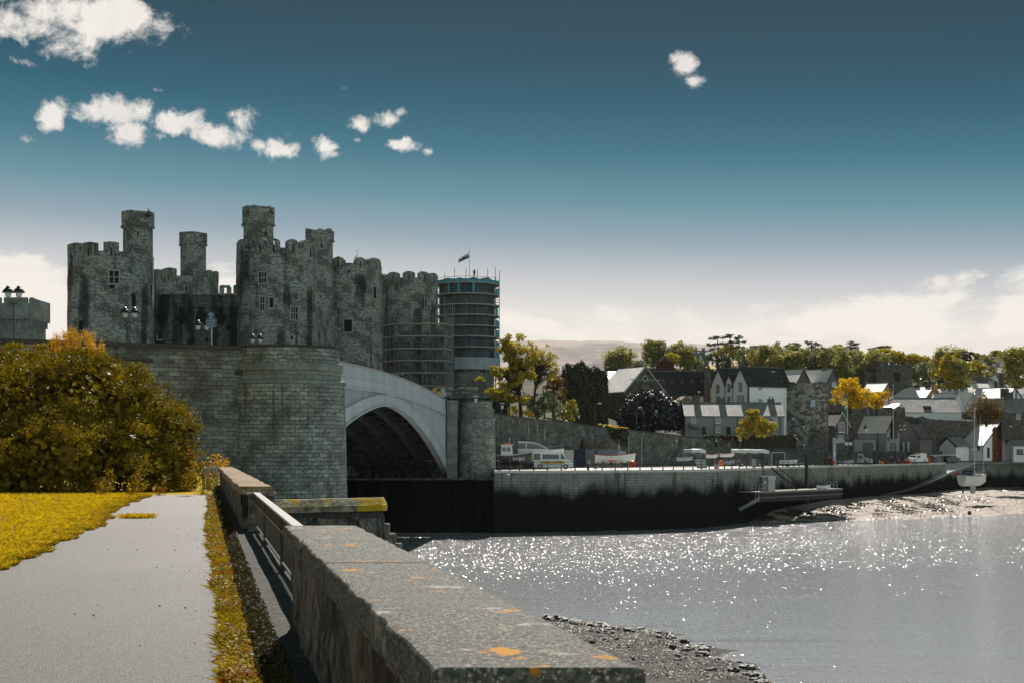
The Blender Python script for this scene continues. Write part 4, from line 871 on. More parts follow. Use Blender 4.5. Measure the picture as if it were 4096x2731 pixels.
sg = thing('facade_scaffold', 'faceted tube scaffold with pale boards in front of the fourth castle tower', 'scaffold', (XX(1665, 226), 226, 0))
out_ = [(XX(1500, 231), 231), (XX(1592, 226), 226), (XX(1782, 226), 226), (XX(1808, 230), 230), (XX(1812, 240), 240)]
inn_ = [(x+(XX(1665, 226)-x)*.07, y+1.4) for (x, y) in out_]
lv = [ZZ(y, 226) for y in (1294, 1343, 1392, 1440, 1489, 1540)]
def along(pl_, step):
    o = []; 
    for a, b in zip(pl_, pl_[1:]):
        n = max(1, round(math.hypot(a[0]-b[0], a[1]-b[1])/step)); o += [(a[0]+(b[0]-a[0])*i/n, a[1]+(b[1]-a[1])*i/n) for i in range(n)]
    return o+[pl_[-1]]
for z in lv:
    m = MB()
    for i in range(4): a, b, c, d = out_[i], out_[i+1], inn_[i+1], inn_[i]; m.hexa([(*a, z-.12), (*b, z-.12), (*c, z-.12), (*d, z-.12), (*a, z+.08), (*b, z+.08), (*c, z+.08), (*d, z+.08)])
    m.build('platform', M['board'], sg)
    for dz in (.5, 1.): m = MB(); m.tube([(x, y-.03, z+dz) for x, y in out_], .035, 4); m.build('guard_rail', M['tube'], sg)
for j, z in enumerate(lv[:-1]):  # added dark strips, standing in for the darkened wall behind the tubes
    for i in range(4):
        a, b = inn_[i], inn_[i+1]
        for k in range(4):
            if (k+i+j) % 3 == 0: continue
            p = (a[0]+(b[0]-a[0])*k/4, a[1]+(b[1]-a[1])*k/4+.15); q = (a[0]+(b[0]-a[0])*(k+1)/4-.03, a[1]+(b[1]-a[1])*(k+1)/4+.15); m = MB(); h_ = .7+.6*((k*7+j*3) % 5)/5
            m.hexa([(*p, z-1.9), (*q, z-1.9), (q[0], q[1]+.03, z-1.9), (p[0], p[1]+.03, z-1.9), (*p, z-1.9+h_), (*q, z-1.9+h_), (q[0], q[1]+.03, z-1.9+h_), (p[0], p[1]+.03, z-1.9+h_)]); m.build('shade_strip', M['greynet'], sg)
for (x, y) in along(out_, 1.0)+along(inn_, 1.6):
    m = MB(); m.tube([(x, y, 0), (x, y, lv[0]+rnd.choice([1.1, 1.3, 2., 4.2]))], .045, 4); m.build('pole', M['tube'], sg)
for i in range(9):
    a = rnd.randrange(0, 3); p, q = out_[a], out_[a+1]; f = rnd.random()*.6; j = rnd.randrange(0, 5)
    m = MB(); m.tube([(p[0]+(q[0]-p[0])*f, p[1]+(q[1]-p[1])*f-.08, lv[j+1]), (p[0]+(q[0]-p[0])*(f+.3), p[1]+(q[1]-p[1])*(f+.3)-.08, lv[j])], .04, 4); m.build('brace', M['tube'], sg)
sh = thing('site_scaffold', 'low tangle of scaffold poles and stacked boards right of the bridge at the castle foot', 'scaffold', (XX(1850, 222), 222, 4))
for i in range(70):
    px = rnd.uniform(1560, 2030); d = rnd.uniform(214, 224); x = XX(px, d); zb = 4.2; m = MB(); m.tube([(x, d, zb), (x, d, ZZ(rnd.uniform(1478, 1545) if px > 1640 else 1500, d))], .045, 4); m.build('pole', M['tube'], sh)
for i in range(22):
    px = rnd.uniform(1600, 1990); d = rnd.uniform(214, 222); z = ZZ(rnd.uniform(1515, 1585), d); L_ = rnd.uniform(2, 6); m = MB(); a = rnd.uniform(-.25, .25)
    m.tube([(XX(px, d), d, z), (XX(px, d)+L_, d+.5, z+a)], .05, 4); m.build('ledger', M['tube'], sh)
for i in range(9):
    px = 1760+i*26; d = 213; z = ZZ(1558+rnd.uniform(-8, 22), d); m = MB(); m.obox((XX(px, d), d, z), (rnd.uniform(1, 1.9), 1.2, rnd.uniform(.12, .5)), 0); m.build('board_stack', M['board'], sh)
m = MB(); m.box(XX(1640, 216), XX(2040, 216), 216, 235, -1, ZZ(1590, 216)); tagp(m.build('castle_forecourt', M['rubble_dark']), kind='structure')
# ---------------------------------------------------------------- flags
def flag(name, label, px, ytop, ybase, d, pts, seg=None, dragon=True, stg=False, r=.07):
    t = thing(name, label, 'flag', (XX(px, d), d, ZZ(ybase, d)))
    m = MB(); m.cyl(XX(px, d), d, ZZ(ybase, d), ZZ(ytop, d), r, r*.6, 8); m.ball((XX(px, d), d, ZZ(ytop, d)+.05), r*1.6, 8, 5); m.build('flagpole', M['white'], t)
    (x0, y0), (x1, y1), (x2, y2), (x3, y3) = pts      # top hoist, top fly, bottom fly, bottom hoist in photo px
    n = 10
    def g_(u, v):
        px_ = (x0+(x1-x0)*u)*(1-v)+(x3+(x2-x3)*u)*v; py_ = (y0+(y1-y0)*u)*(1-v)+(y3+(y2-y3)*u)*v; dd = d-.15+.12*math.sin(u*7+v*2)*u
        return Vector((XX(px_, dd), dd, ZZ(py_, dd)))
    def patch(u0, u1, v0, v1, mt, nm, o=0):
        m = MB(); k = max(1, int((u1-u0)*n))
        for i in range(k):
            a, b = u0+(u1-u0)*i/k, u0+(u1-u0)*(i+1)/k; off = Vector((0, -o, 0)); q = [g_(a, v1)+off, g_(b, v1)+off, g_(b, v0)+off, g_(a, v0)+off]
            m.hexa(q_ := [q[0], q[1], q[1]+Vector((0, .012, 0)), q[0]+Vector((0, .012, 0)), q[3], q[2], q[2]+Vector((0, .012, 0)), q[3]+Vector((0, .012, 0))])
        m.build(nm, mt, t)
    if stg:
        patch(0, 1, 0, 1, M['white'], 'cloth'); patch(0, 1, .4, .6, M['red'], 'cross', .012); patch(.4, .55, 0, 1, M['red'], 'cross', .014)
    else:
        patch(0, 1, 0, .5, M['white'], 'cloth'); patch(0, 1, .5, 1, M['flaggreen'], 'cloth')
        if dragon:   # heraldic beast: body, neck and head, wing, legs, tail
            m = MB()
            def poly(pp): m.face([g_(u, v)+Vector((0, -.02, 0)) for u, v in pp]); m.face([g_(u, v)+Vector((0, -.035, 0)) for u, v in pp][::-1])
            poly([(.30, .52), (.45, .42), (.66, .48), (.74, .60), (.60, .66), (.36, .62)]); poly([(.30, .52), (.36, .60), (.24, .42), (.14, .36), (.20, .26), (.30, .30)])
            poly([(.42, .44), (.40, .12), (.52, .24), (.62, .16), (.62, .46)]); poly([(.32, .58), (.40, .62), (.34, .86), (.24, .88)]); poly([(.60, .62), (.70, .60), (.68, .88), (.58, .90)])
            poly([(.22, .56), (.32, .54), (.30, .64), (.16, .70)]); poly([(.70, .56), (.82, .50), (.84, .26), (.92, .30), (.90, .58), (.76, .66)])
            m.build('dragon_emblem', M['darkred'], t)
    return t
M['red'] = flat('red', (.45, .02, .015), .6); M['darkred'] = flat('darkred', (.10, .012, .012), .7); M['flaggreen'] = flat('flaggreen', (.05, .20, .10), .7)
flag('flag', 'white and green flag with dark dragon flying high above the netted tower', 1878, 989, 1125, 266, [(1876, 1010), (1834, 1036), (1834, 1052), (1877, 1032)])
flag('flag', 'white and green flag half hidden behind the merlons of the third castle tower', 1429, 1005, 1060, 218, [(1428, 1018), (1416, 1032), (1416, 1050), (1428, 1045)], dragon=False)
# ---------------------------------------------------------------- bridge tower of the railway at the far left
rt = thing('battlemented_gatehouse', 'square pale battlemented stone tower at the far left edge behind the bush', 'tower', (-50, 132, 5))
xr = XX(130, 130); zt = ZZ(1190, 130); zc = ZZ(1213, 130); zp = ZZ(1275, 130)
m = MB(); m.box(-60, xr, 130, 135, zp, zc); m.build('parapet', M['ashlar_plain'], rt)
m = MB(); m.box(-60, xr-.32, 130.32, 134.7, -4, zp); m.build('wall', M['ashlar_plain'], rt)
for (a, b) in ((-200, -80), (-60, 0), (15, 106), (120, 130)):
    m = MB(); m.box(XX(a, 130), XX(b, 130) if b < 130 else xr, 130.003, 130.5, zc, zt); m.build('merlon', M['ashlar_plain'], rt)
m = MB(); m.box(xr-.5, xr-.003, 130.5, 135, zc, zt-.05); m.build('merlon', M['ashlar_plain'], rt)
for i in range(14):
    x = xr-.35-i*.72; m = MB(); m.hexa([(x, 130.32, zp-.75), (x+.28, 130.32, zp-.75), (x+.28, 130.33, zp-.75), (x, 130.33, zp-.75), (x, 130.03, zp), (x+.28, 130.03, zp), (x+.28, 130.33, zp), (x, 130.33, zp)]); m.build('corbel', M['ashlar_plain'], rt)
for i in range(6):
    y = 130.4+i*.75; m = MB(); m.box(xr-.32, xr-.05, y, y+.28, zp-.6, zp); m.build('corbel', M['ashlar_plain'], rt)
# ---------------------------------------------------------------- street lamps
M['lampglass'] = mat('lampglass', (.62, .62, .58), [], .25, 0, .6)
def lantern(m1, m2, x, y, z, s=1.):
    m2.lathe(x, y, [(.06*s, z), (.17*s, z+.10*s), (.20*s, z+.34*s)], 10); m1.lathe(x, y, [(.36*s, z+.32*s), (.34*s, z+.38*s), (.24*s, z+.52*s), (.13*s, z+.62*s), (.10*s, z+.70*s), (0.001, z+.76*s)], 12)
    m1.lathe(x, y, [(.36*s, z+.325*s), (.001, z+.33*s)], 12)
    for i in range(4): a = i*math.pi/2+.6; m1.tube([(x+.08*s*math.cos(a), y+.08*s*math.sin(a), z), (x+.19*s*math.cos(a), y+.19*s*math.sin(a), z+.34*s)], .018*s, 4)
def double_lamp(label, px, ytop, d, zbase, group, tmpl={}):
    H = ZZ(ytop, d)-zbase; t = thing('street_lamp', label, 'street lamp', (XX(px, d), d, zbase), group); x, y = XX(px, d), d; s = 1.25
    m = MB(); m.lathe(x, y, [(.16, zbase), (.15, zbase+.5), (.09, zbase+.9), (.07, zbase+1.4), (.05, zbase+H-1.45), (.05, zbase+H-1.3)], 10); m.build('post', M['blackpaint'], t)
    m = MB(); m.tube([(x-.38, y, zbase+H-1.1), (x-.3, y, zbase+H-1.35), (x, y, zbase+H-1.42), (x+.3, y, zbase+H-1.35), (x+.38, y, zbase+H-1.1)], .045, 6); m.build('arm', M['blackpaint'], t)
    for k in (-1, 1):
        a, b = MB(), MB(); lantern(a, b, x+.40*k, y, zbase+H-.97, s); q = a.build('lantern_hood', M['blackpaint'], t); b.build('lantern_glass', M['lampglass'], q)
    return t
for (lb, px, yt, d, zb) in (('tall black twin-lantern lamp against the clouds at the far left', 54, 1141, 106, 5.9), ('black twin-lantern lamp in front of the leftmost castle tower', 520, 1227, 122, 5.9),
        ('black twin-lantern lamp just left of the blue cycle sign', 810, 1279, 134, 5.9), ('smallest twin-lantern lamp poking above the round near pier', 1026, 1335, 152, 5.9)):
    double_lamp(lb, px, yt, d, zb, 'twin-lantern lamps on the bridge approach')
t = thing('street_lamp', 'tiny lamp head peeping over the crest of the bridge parapet', 'street lamp', (XX(1597, 200), 200, 5)); a, b = MB(), MB()
for k in (-1, 1): lantern(a, b, XX(1597, 200)+.4*k, 200, ZZ(1517, 200), 1.1)
a.tube([(XX(1597, 200), 200, 5), (XX(1597, 200), 200, ZZ(1517, 200))], .05, 6); a.build('post', M['blackpaint'], t); b.build('lantern_glass', M['lampglass'], t)
# cycle sign
M['signblue'] = flat('signblue', (.02, .09, .22), .5); M['signwhite'] = flat('signwhite', (.62, .66, .68), .5); M['galv'] = flat('galv', (.45, .47, .48), .5, .2)
t = thing('cycle_sign', 'blue round cycle and pedestrian sign above a blue panel on a pale post', 'road sign', (XX(846, 97), 97, 5.8)); x, y = XX(846, 97), 97
m = MB(); m.cyl(x, y+.06, 5.8, ZZ(1275, 97), .05, n=8); m.build('post', M['galv'], t)
zc = ZZ(1262, 97); xc = XX(844, 97); m = MB(); n = 24
m.prism([(.28*math.cos(2*math.pi*i/n), .28*math.sin(2*math.pi*i/n)) for i in range(n)], lambda a, b: (xc+a, y-.01, zc+b), lambda a, b: (xc+a, y+.02, zc+b)); disc = m.build('round_sign', M['signblue'], t)
m = MB(); yy_ = y-.02
def ring2(cx_, cz, r): m.tube([(cx_+r*math.cos(2*math.pi*i/12), yy_, cz+r*math.sin(2*math.pi*i/12)) for i in range(13)], .012, 4)
ring2(xc-.09, zc+.08, .06); ring2(xc+.09, zc+.08, .06)
for p in ([(xc-.09, yy_, zc+.08), (xc-.03, yy_, zc+.16), (xc+.06, yy_, zc+.16), (xc+.09, yy_, zc+.08)], [(xc-.03, yy_, zc+.16), (xc, yy_, zc+.08), (xc+.06, yy_, zc+.16)], [(xc-.22, yy_, zc-.01), (xc+.22, yy_, zc-.01)],
          [(xc-.05, yy_, zc-.06), (xc-.05, yy_, zc-.16)], [(xc-.05, yy_, zc-.16), (xc-.09, yy_, zc-.24)], [(xc-.05, yy_, zc-.16), (xc-.01, yy_, zc-.24)], [(xc+.06, yy_, zc-.10), (xc+.06, yy_, zc-.18)], [(xc+.06, yy_, zc-.18), (xc+.03, yy_, zc-.24)], [(xc+.06, yy_, zc-.18), (xc+.09, yy_, zc-.24)]): m.tube(p, .013, 4)
m.ball((xc-.05, yy_, zc-.04), .028, 8, 5); m.ball((xc+.06, yy_, zc-.075), .024, 8, 5); m.build('pictogram', M['signwhite'], disc)
x0, x1, z0, z1 = XX(825, 97), XX(866, 97), ZZ(1309, 97), ZZ(1276, 97); m = MB(); m.box(x0, x1, y-.01, y+.02, z0, z1); pnl = m.build('panel', M['signblue'], t)
m = MB()
for (a, b, c, d_) in ((x0+.015, x1-.015, z0+.01, z0+.025), (x0+.015, x1-.015, z1-.025, z1-.01), (x0+.01, x0+.025, z0+.01, z1-.01), (x1-.025, x1-.01, z0+.01, z1-.01)): m.box(a, b, y-.016, y-.011, c, d_)
for r_ in range(4):
    q = x0+.08+.02*(r_ % 2)
    while q < x1-.1: w_ = rnd.uniform(.02, .05); m.box(q, q+w_, y-.016, y-.011, z1-.13-r_*.115, z1-.09-r_*.115); q += w_+.018
m.build('panel_markings', M['signwhite'], pnl)
# ================================================================ near bush (leafy mass by the path end)
bush = thing('bush', 'huge rounded golden-leaved bush with a black shadowed interior left of the path', 'bush', (-28, 57, Z0))
def bpt(px, py, d): return (XX(px, d), d, ZZ(py, d))
BL = []
for (px, py, d, r, rz) in ((60, 1680, 58, 4.6, 2.9), (330, 1650, 58, 3.6, 2.5), (560, 1700, 58, 2.2, 2.1), (690, 1800, 57, 1.3, 1.9), (740, 1870, 57, .85, 1.2), (180, 1520, 60, 3.2, 1.6), (370, 1510, 60, 2.2, 1.3), (490, 1600, 59, 1.7, 1.4), (630, 1715, 58, 1.2, 1.5),
                          (-150, 1580, 60, 4.5, 2.2), (30, 1440, 60, 1.6, .7), (480, 1850, 55.5, 2.6, 1.7), (200, 1850, 55, 3.4, 1.9), (-80, 1850, 55, 3.6, 2.0), (640, 1900, 56, 1.5, 1.1), (-450, 1700, 60, 5, 5)):
    x, y, z = bpt(px, py, d); BL.append((x, y, z, r, r*.8, rz))
r_ = np.random.default_rng(3)
def sub(blobs, k, f, seed, top=0.):
    rr = np.random.default_rng(seed); o = []
    for (x, y, z, a, b, c) in blobs:
        for i in range(k):
            v = rr.normal(0, 1, 3); v /= np.linalg.norm(v); v[2] = abs(v[2])*(1-top)+v[2]*top if top else v[2]; s = f*rr.uniform(.6, 1.2); q = .93
            o.append((x+a*q*v[0], y+b*q*v[1], z+c*q*v[2], a*s, a*s, min(a, c)*s*.8))
    return o
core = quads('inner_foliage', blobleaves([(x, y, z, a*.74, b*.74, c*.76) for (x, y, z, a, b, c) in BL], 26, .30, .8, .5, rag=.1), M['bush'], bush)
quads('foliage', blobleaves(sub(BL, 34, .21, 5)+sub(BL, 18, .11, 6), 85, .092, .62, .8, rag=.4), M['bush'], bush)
m = MB()
for i in range(40):
    px = rnd.uniform(80, 740); py = rnd.uniform(1560, 1900); p = Vector(bpt(px, py, 54.5+rnd.uniform(0, 3))); v = Vector((rnd.uniform(-1, 1), rnd.uniform(-.4, .2), rnd.uniform(.2, 1)))*rnd.uniform(.4, 1.3)
    m.tube([p, p+v*.5+Vector((.1, 0, .05)), p+v], .014, 4, .005)
m.build('twigs', M['bark'], bush)
g_ = thing('gorse_bush', 'bright orange-yellow flowering gorse crowning the top of the big bush', 'bush', (XX(300, 61), 61, 3))
GB = []
for i in range(34):
    u = rnd.random(); px = 190+225*u; py = 1400-55*math.sin(math.pi*(u*.9+.05))**.6+rnd.uniform(-12, 50); p = bpt(px, py, 60+rnd.uniform(-1, 1)); GB.append((*p, .16, .2, rnd.uniform(.2, .38)))
quads('flowers', blobleaves(GB, 420, .055, .6, .9, rag=.4), M['gorse'], g_)
m = MB()
for i in range(14): p = Vector(bpt(rnd.uniform(200, 400), 1450, 60)); m.tube([p, p+Vector((rnd.uniform(-.3, .3), 0, rnd.uniform(.5, .9)))], .015, 4); 
m.build('stems', M['bark'], g_)
# low leafy plants in front of the bush foot
for i, (px, py, d, r, lb) in enumerate(((545, 1945, 50.8, .42, 'leafy golden sapling at the lawn corner by the bush'), (765, 1915, 50.5, .38, 'upright golden shrub at the path end beside the gate'), (640, 1972, 50.6, .3, 'low yellow-leaved plant at the far edge of the path'), (830, 1950, 51.5, .45, 'white-glinting weeds at the foot of the gate'), (420, 1950, 51, .4, 'small yellowish sapling in front of the dark bush foot'))):
    x, y, z = bpt(px, py, d); B2 = [(x, y, z+.1, r, r, r*.9), (x+.15, y, z+.5, r*.6, r*.5, r*.7), (x-.2, y+.1, z-.2, r*.7, r*.5, r*.5)]
    if i == 1: B2.append((x-.05, y, z+1.0, r*.4, r*.4, r*.6))
    quads_o = quads('shrub', blobleaves(B2, 150, .08, .6, .8), M['weed'] if i != 3 else M['bush']); tagp(quads_o, lb, 'plant')
# iron gate beside the wall's far end
gt = thing('iron_gate', 'grey iron gate with ribbed panels and ball finials at the far end of the path', 'gate', (XX(845, 58.5), 58.5, Z0))
d = 58.5; zT = ZZ(1870, d); zP = ZZ(1892, d)
for (a, b) in ((808, 833), (834, 866)):
    m = MB(); m.box(XX(a, d), XX(b, d), d, d+.04, zP, zT); m.build('panel', M['steel'], gt)
    m = MB()
    for q in np.linspace(XX(a, d)+.03, XX(b, d)-.03, 7): m.box(q-.008, q+.008, d-.02, d-.001, zP+.03, zT-.03)
    m.build('panel_ribs', M['galv'], gt)
for (a, w_) in ((813, .12), (830, .12), (864, .05), (870, .05)): m = MB(); m.box(XX(a, d)-w_/2, XX(a, d)+w_/2, d+.045, d+.1, Z0, zP+.01 if w_ > .1 else zT+.05); m.build('post', M['steel'], gt)
for q in np.arange(XX(838, d), XX(864, d), .055): m = MB(); m.cyl(q, d+.07, Z0, zP, .012, n=5); m.build('bar', M['galv'], gt)
for q in (840, 848, 857, 869): m = MB(); m.ball((XX(q, d), d+.03, zT+.05), .035, 8, 6); m.build('finial', M['galv'], gt)
quads_o = quads('shrub', blobleaves([(XX(862, 61), 61, -1.0, .8, .5, .75), (XX(880, 61), 61, -.7, .45, .4, .5)], 120, .10, .6, .8), M['gorse']); tagp(quads_o, 'bright yellow shrub showing through the iron gate', 'plant')
# ================================================================ terrain behind the quay, hills
def bline(px): return np.interp(px, [-3000, 1780, 1989, 2377, 2800, 3226, 3330, 4096, 6500], [210, 200, 197.5, 223.5, 236.5, 251.5, 302, 320, 360])
def h0(px): return np.interp(px, [-3000, 1700, 1989, 2377, 2800, 3086, 3226, 3330, 3400, 6500], [2, 3.6, 4.2, 2.9, 1.1, .1, -.2, 0, 6, 6])
def prof(s): return np.interp(s, [0, 10, 30, 80, 180, 300, 500, 1500], [0, .6, 2.2, 8, 17, 24, 28, 40])
pxs = np.concatenate([np.linspace(-3000, 1900, 40), np.linspace(1910, 4300, 130), np.linspace(4400, 6500, 15)])
ss = np.concatenate([np.linspace(0, 60, 20), np.geomspace(66, 1600, 34)])
PX, S = np.meshgrid(pxs, ss, indexing='ij'); D = bline(PX)+S; X = (PX-CX)/F*D; Z = h0(PX)+prof(S)*np.clip((PX-1500)/700, .12, 1)+.4*np.sin(X*.05)*np.sin(D*.04)
M['townground'] = mat('townground', (.03, .035, .015), [(.05, None, .55, .65, (.16, .12, .03), .8), (.3, None, .5, .7, (.03, .035, .015), .6)], .95)
tagp(grid('terrain', X, D, Z, M['townground']), kind='structure')
M['hill'] = mat('hill', (.46, .40, .37), [(.004, (1, .5, 1), .42, .58, (.28, .25, .25), .85, 8), (.0016, (1, .4, 1), .55, .66, (.11, .11, .13), .9, 8), (.02, (1, .5, 1), .5, .7, (.68, .60, .54), .4)], 1, 0, 0)
def skyline(pts, d1, d2, name, zb=20):
    px = np.linspace(pts[0][0], pts[-1][0], 240); sk = np.interp(px, [p[0] for p in pts], [p[1] for p in pts]); v = np.linspace(0, 1, 40)
    D = d1+(d2-d1)*v; top = (HY-sk+2.5*np.sin(px*.021)+1.2*np.sin(px*.067))/F*d2; Z = zb+(top-zb)[:, None]*(v**.8)+9*np.sin(px[:, None]*.03+v*9)*np.sin(v*14)*(v*(1-v))*2
    X = (px[:, None]-CX)/F*D; Y = np.repeat(D[None, :], 240, 0)
    # back side
    Xb = (px[:, None]-CX)/F*np.array([d2*1.03, d2*1.07]); Yb = np.repeat(np.array([[d2*1.03, d2*1.07]]), 240, 0); Zb = np.stack([top*.97, top*0-10], 1)
    tagp(grid(name, np.concatenate([X, Xb], 1), np.concatenate([Y, Yb], 1), np.concatenate([Z, Zb], 1), M['hill']), kind='structure')
skyline([(-2500, 1540), (0, 1480), (1000, 1440), (1700, 1375), (2000, 1364), (2350, 1361), (2500, 1368), (2600, 1376), (2700, 1400), (2900, 1440), (3400, 1500), (4400, 1540), (6500, 1560)], 1500, 3000, 'hills')
skyline([(2200, 1470), (2500, 1420), (2640, 1386), (2750, 1375), (2840, 1379), (2950, 1398), (3200, 1430), (4200, 1440), (6300, 1430)], 3150, 4200, 'far_hills', 100)
# ================================================================ trees
TL = {
 'gold': leafmat('leaf_gold', (.60, .43, .010), (.22, .21, .02), .55, .03, .4, .35),
 'willow': leafmat('leaf_willow', (.85, .58, .012), (.50, .33, .008), .55, .02, .4, .4),
 'brown': leafmat('leaf_brown', (.28, .16, .012), (.10, .065, .01), .45, .03, .4, .4),
 'olive': leafmat('leaf_olive', (.15, .17, .03), (.44, .36, .03), .5, .05, .35, .3),
 'greyolive': leafmat('leaf_greyolive', (.10, .13, .05), (.30, .32, .12), .45, .05, .3, .4),
 'dark': leafmat('leaf_dark', (.035, .05, .03), (.075, .09, .045), .3, .04, .4, .3),
 'mix': leafmat('leaf_mix', (.09, .13, .055), (.56, .48, .12), .55, .03, .4, .10),
 'silver': leafmat('leaf_silver', (.010, .014, .008), (.02, .025, .014), .15, .10, .40, .4),
 'ivy': leafmat('leaf_ivy', (.022, .026, .008), (.07, .065, .012), .25, .05, .4, .5),
 'cypress': leafmat('leaf_cypress', (.05, .055, .012), (.28, .15, .02), .35, .03, .4, .4),
 'pine': leafmat('leaf_pine', (.04, .06, .045), (.07, .09, .06), .25, .02, .5, .3)}
def tree(name, label, cat, px, ybase, d, crown, leaf, size, dens, trunk=.3, core=.72, k=14, f=.36, seed=0, group=None, tb=None, open_=0., droop=0., up=.2, limbs=True, shell=.7):
    """crown: list of (px, py, half width px, half height px); trunk foot at (px, ybase)"""
    rr = np.random.default_rng(seed+100); r2 = random.Random(seed)
    t = thing(name, label, cat, (XX(px, d), d, ZZ(ybase, d)), group); BL = []
    for (a, b, hw, hh) in crown: BL.append((XX(a, d), d+r2.uniform(-.15, .15)*hw/F*d, ZZ(b, d), hw/F*d, hw/F*d*.85, hh/F*d))
    subs = []
    for B in BL:
        for i in range(k):
            v = rr.normal(0, 1, 3); v /= np.linalg.norm(v); q = rr.uniform(.55, .88) if not open_ else rr.uniform(.35, .92); s = f*rr.uniform(.6, 1.15)
            subs.append((B[0]+B[3]*q*v[0], B[1]+B[4]*q*v[1], B[2]+B[5]*q*v[2], B[3]*s, B[4]*s, min(B[3], B[5])*s*.8))
    Q = [blobleaves(subs, dens, size, .65, shell, rr, up, droop, .3)]
    if not open_: Q.append(blobleaves([(x, y, z, a*core, b*core, c*core) for (x, y, z, a, b, c) in BL], dens*(.6 if core < .8 else 1.3), size*1.4, .8, .5, rr, up, droop, .1))
    m = MB(); base = Vector((XX(px, d), d, ZZ(ybase, d)-.6)); c0 = Vector((XX(crown[0][0], d), d, ZZ(crown[0][1], d))); H = c0.z-base.z
    fork = base+(c0-base)*.55; m.tube([base, base+(fork-base)*.5+Vector((trunk*.3, 0, 0)), fork, c0], trunk, 7, trunk*.35)
    if limbs:
        for s_ in subs[::2] if not open_ else subs:
            e = Vector(s_[:3]); st = base+(c0-base)*r2.uniform(.4, .8); mid = (st+e)/2+Vector((0, 0, abs(e.z-st.z)*.12)); m.tube([st, mid, e], trunk*.28, 4, trunk*.07)
    m.build('trunk', M['bark'], t); quads('crown', np.concatenate(Q), TL[leaf], t); return t
tree('tree', 'tall open golden-green tree with dark forked trunk beside the scaffolded castle', 'tree', 2085, 1672, 212, [(2060, 1410, 66, 76), (2035, 1385, 46, 52), (2095, 1500, 66, 66), (2025, 1515, 72, 52), (1995, 1575, 60, 32), (2120, 1445, 38, 44), (1985, 1480, 40, 22), (2060, 1590, 60, 26)], 'gold', .42, 15, .34, .72, 20, .34, 1, open_=1)
tree('tree', 'tall sparse tree with bare spreading twigs right of the golden tree', 'tree', 2128, 1640, 222, [(2155, 1425, 68, 58), (2195, 1440, 52, 52), (2120, 1390, 36, 26), (2205, 1485, 38, 34)], 'gold', .32, 9.0, .28, .72, 26, .26, 2, open_=1)
tree('tree', 'stray golden branch end in front of the scaffold boards', 'tree', 1935, 1530, 205, [(1918, 1514, 20, 13)], 'gold', .3, 12, .05, .7, 12, .45, 3, open_=1)
tree('tree', 'bronze-leaved tree against the ivy-clad tower', 'tree', 2215, 1660, 238, [(2215, 1520, 45, 48), (2240, 1570, 34, 36), (2190, 1560, 28, 30)], 'brown', .38, 10, .3, .72, 12, .38, 4)
tree('shrub', 'grey-green shrub behind the ramp wall below the sparse tree', 'shrub', 2170, 1680, 216, [(2190, 1605, 42, 44), (2145, 1635, 40, 40), (2230, 1640, 32, 38), (2110, 1600, 30, 26)], 'greyolive', .3, 12, .15, .95, 14, .36, 5, limbs=False)
tree('shrub', 'rounded pale green shrub at the foot of the ivy-clad tower', 'shrub', 2280, 1690, 222, [(2278, 1645, 36, 42), (2290, 1620, 20, 26)], 'olive', .3, 12, .12, .95, 14, .36, 6, limbs=False)
tree('shrub', 'bright yellow low bush behind the top of the ramp wall', 'shrub', 2055, 1668, 206, [(2052, 1640, 32, 24), (2110, 1650, 30, 20)], 'willow', .26, 14, .08, .72, 12, .4, 7, limbs=False)
tree('tree', 'wide black evergreen dome with silvery sunlit upper leaves', 'tree', 2610, 1735, 249, [(2600, 1640, 125, 95), (2680, 1660, 80, 72), (2520, 1670, 66, 62), (2610, 1585, 60, 36)], 'silver', .34, 16, .5, .9, 30, .26, 8, limbs=False, up=.6)
tree('tree', 'round bright golden tree in front of the grey cottages', 'tree', 3010, 1765, 237, [(3020, 1690, 62, 56), (3075, 1710, 40, 40), (2975, 1715, 40, 38), (3015, 1650, 36, 22)], 'gold', .34, 13, .18, .72, 16, .38, 9)
tree('tree', 'weeping willow with hanging bright yellow branches left of the clock tower', 'tree', 3400, 1640, 272, [(3395, 1545, 62, 42), (3440, 1570, 48, 40), (3350, 1580, 32, 46), (3420, 1605, 60, 34)], 'willow', .42, 9, .3, .72, 14, .36, 10, droop=2.5, up=0)
tree('tree', 'smaller golden willow beside the larger willow above the town wall', 'tree', 3505, 1650, 274, [(3505, 1590, 46, 36), (3535, 1575, 24, 22), (3510, 1620, 36, 20)], 'willow', .38, 9, .22, .72, 12, .38, 11, droop=1.5, up=0)
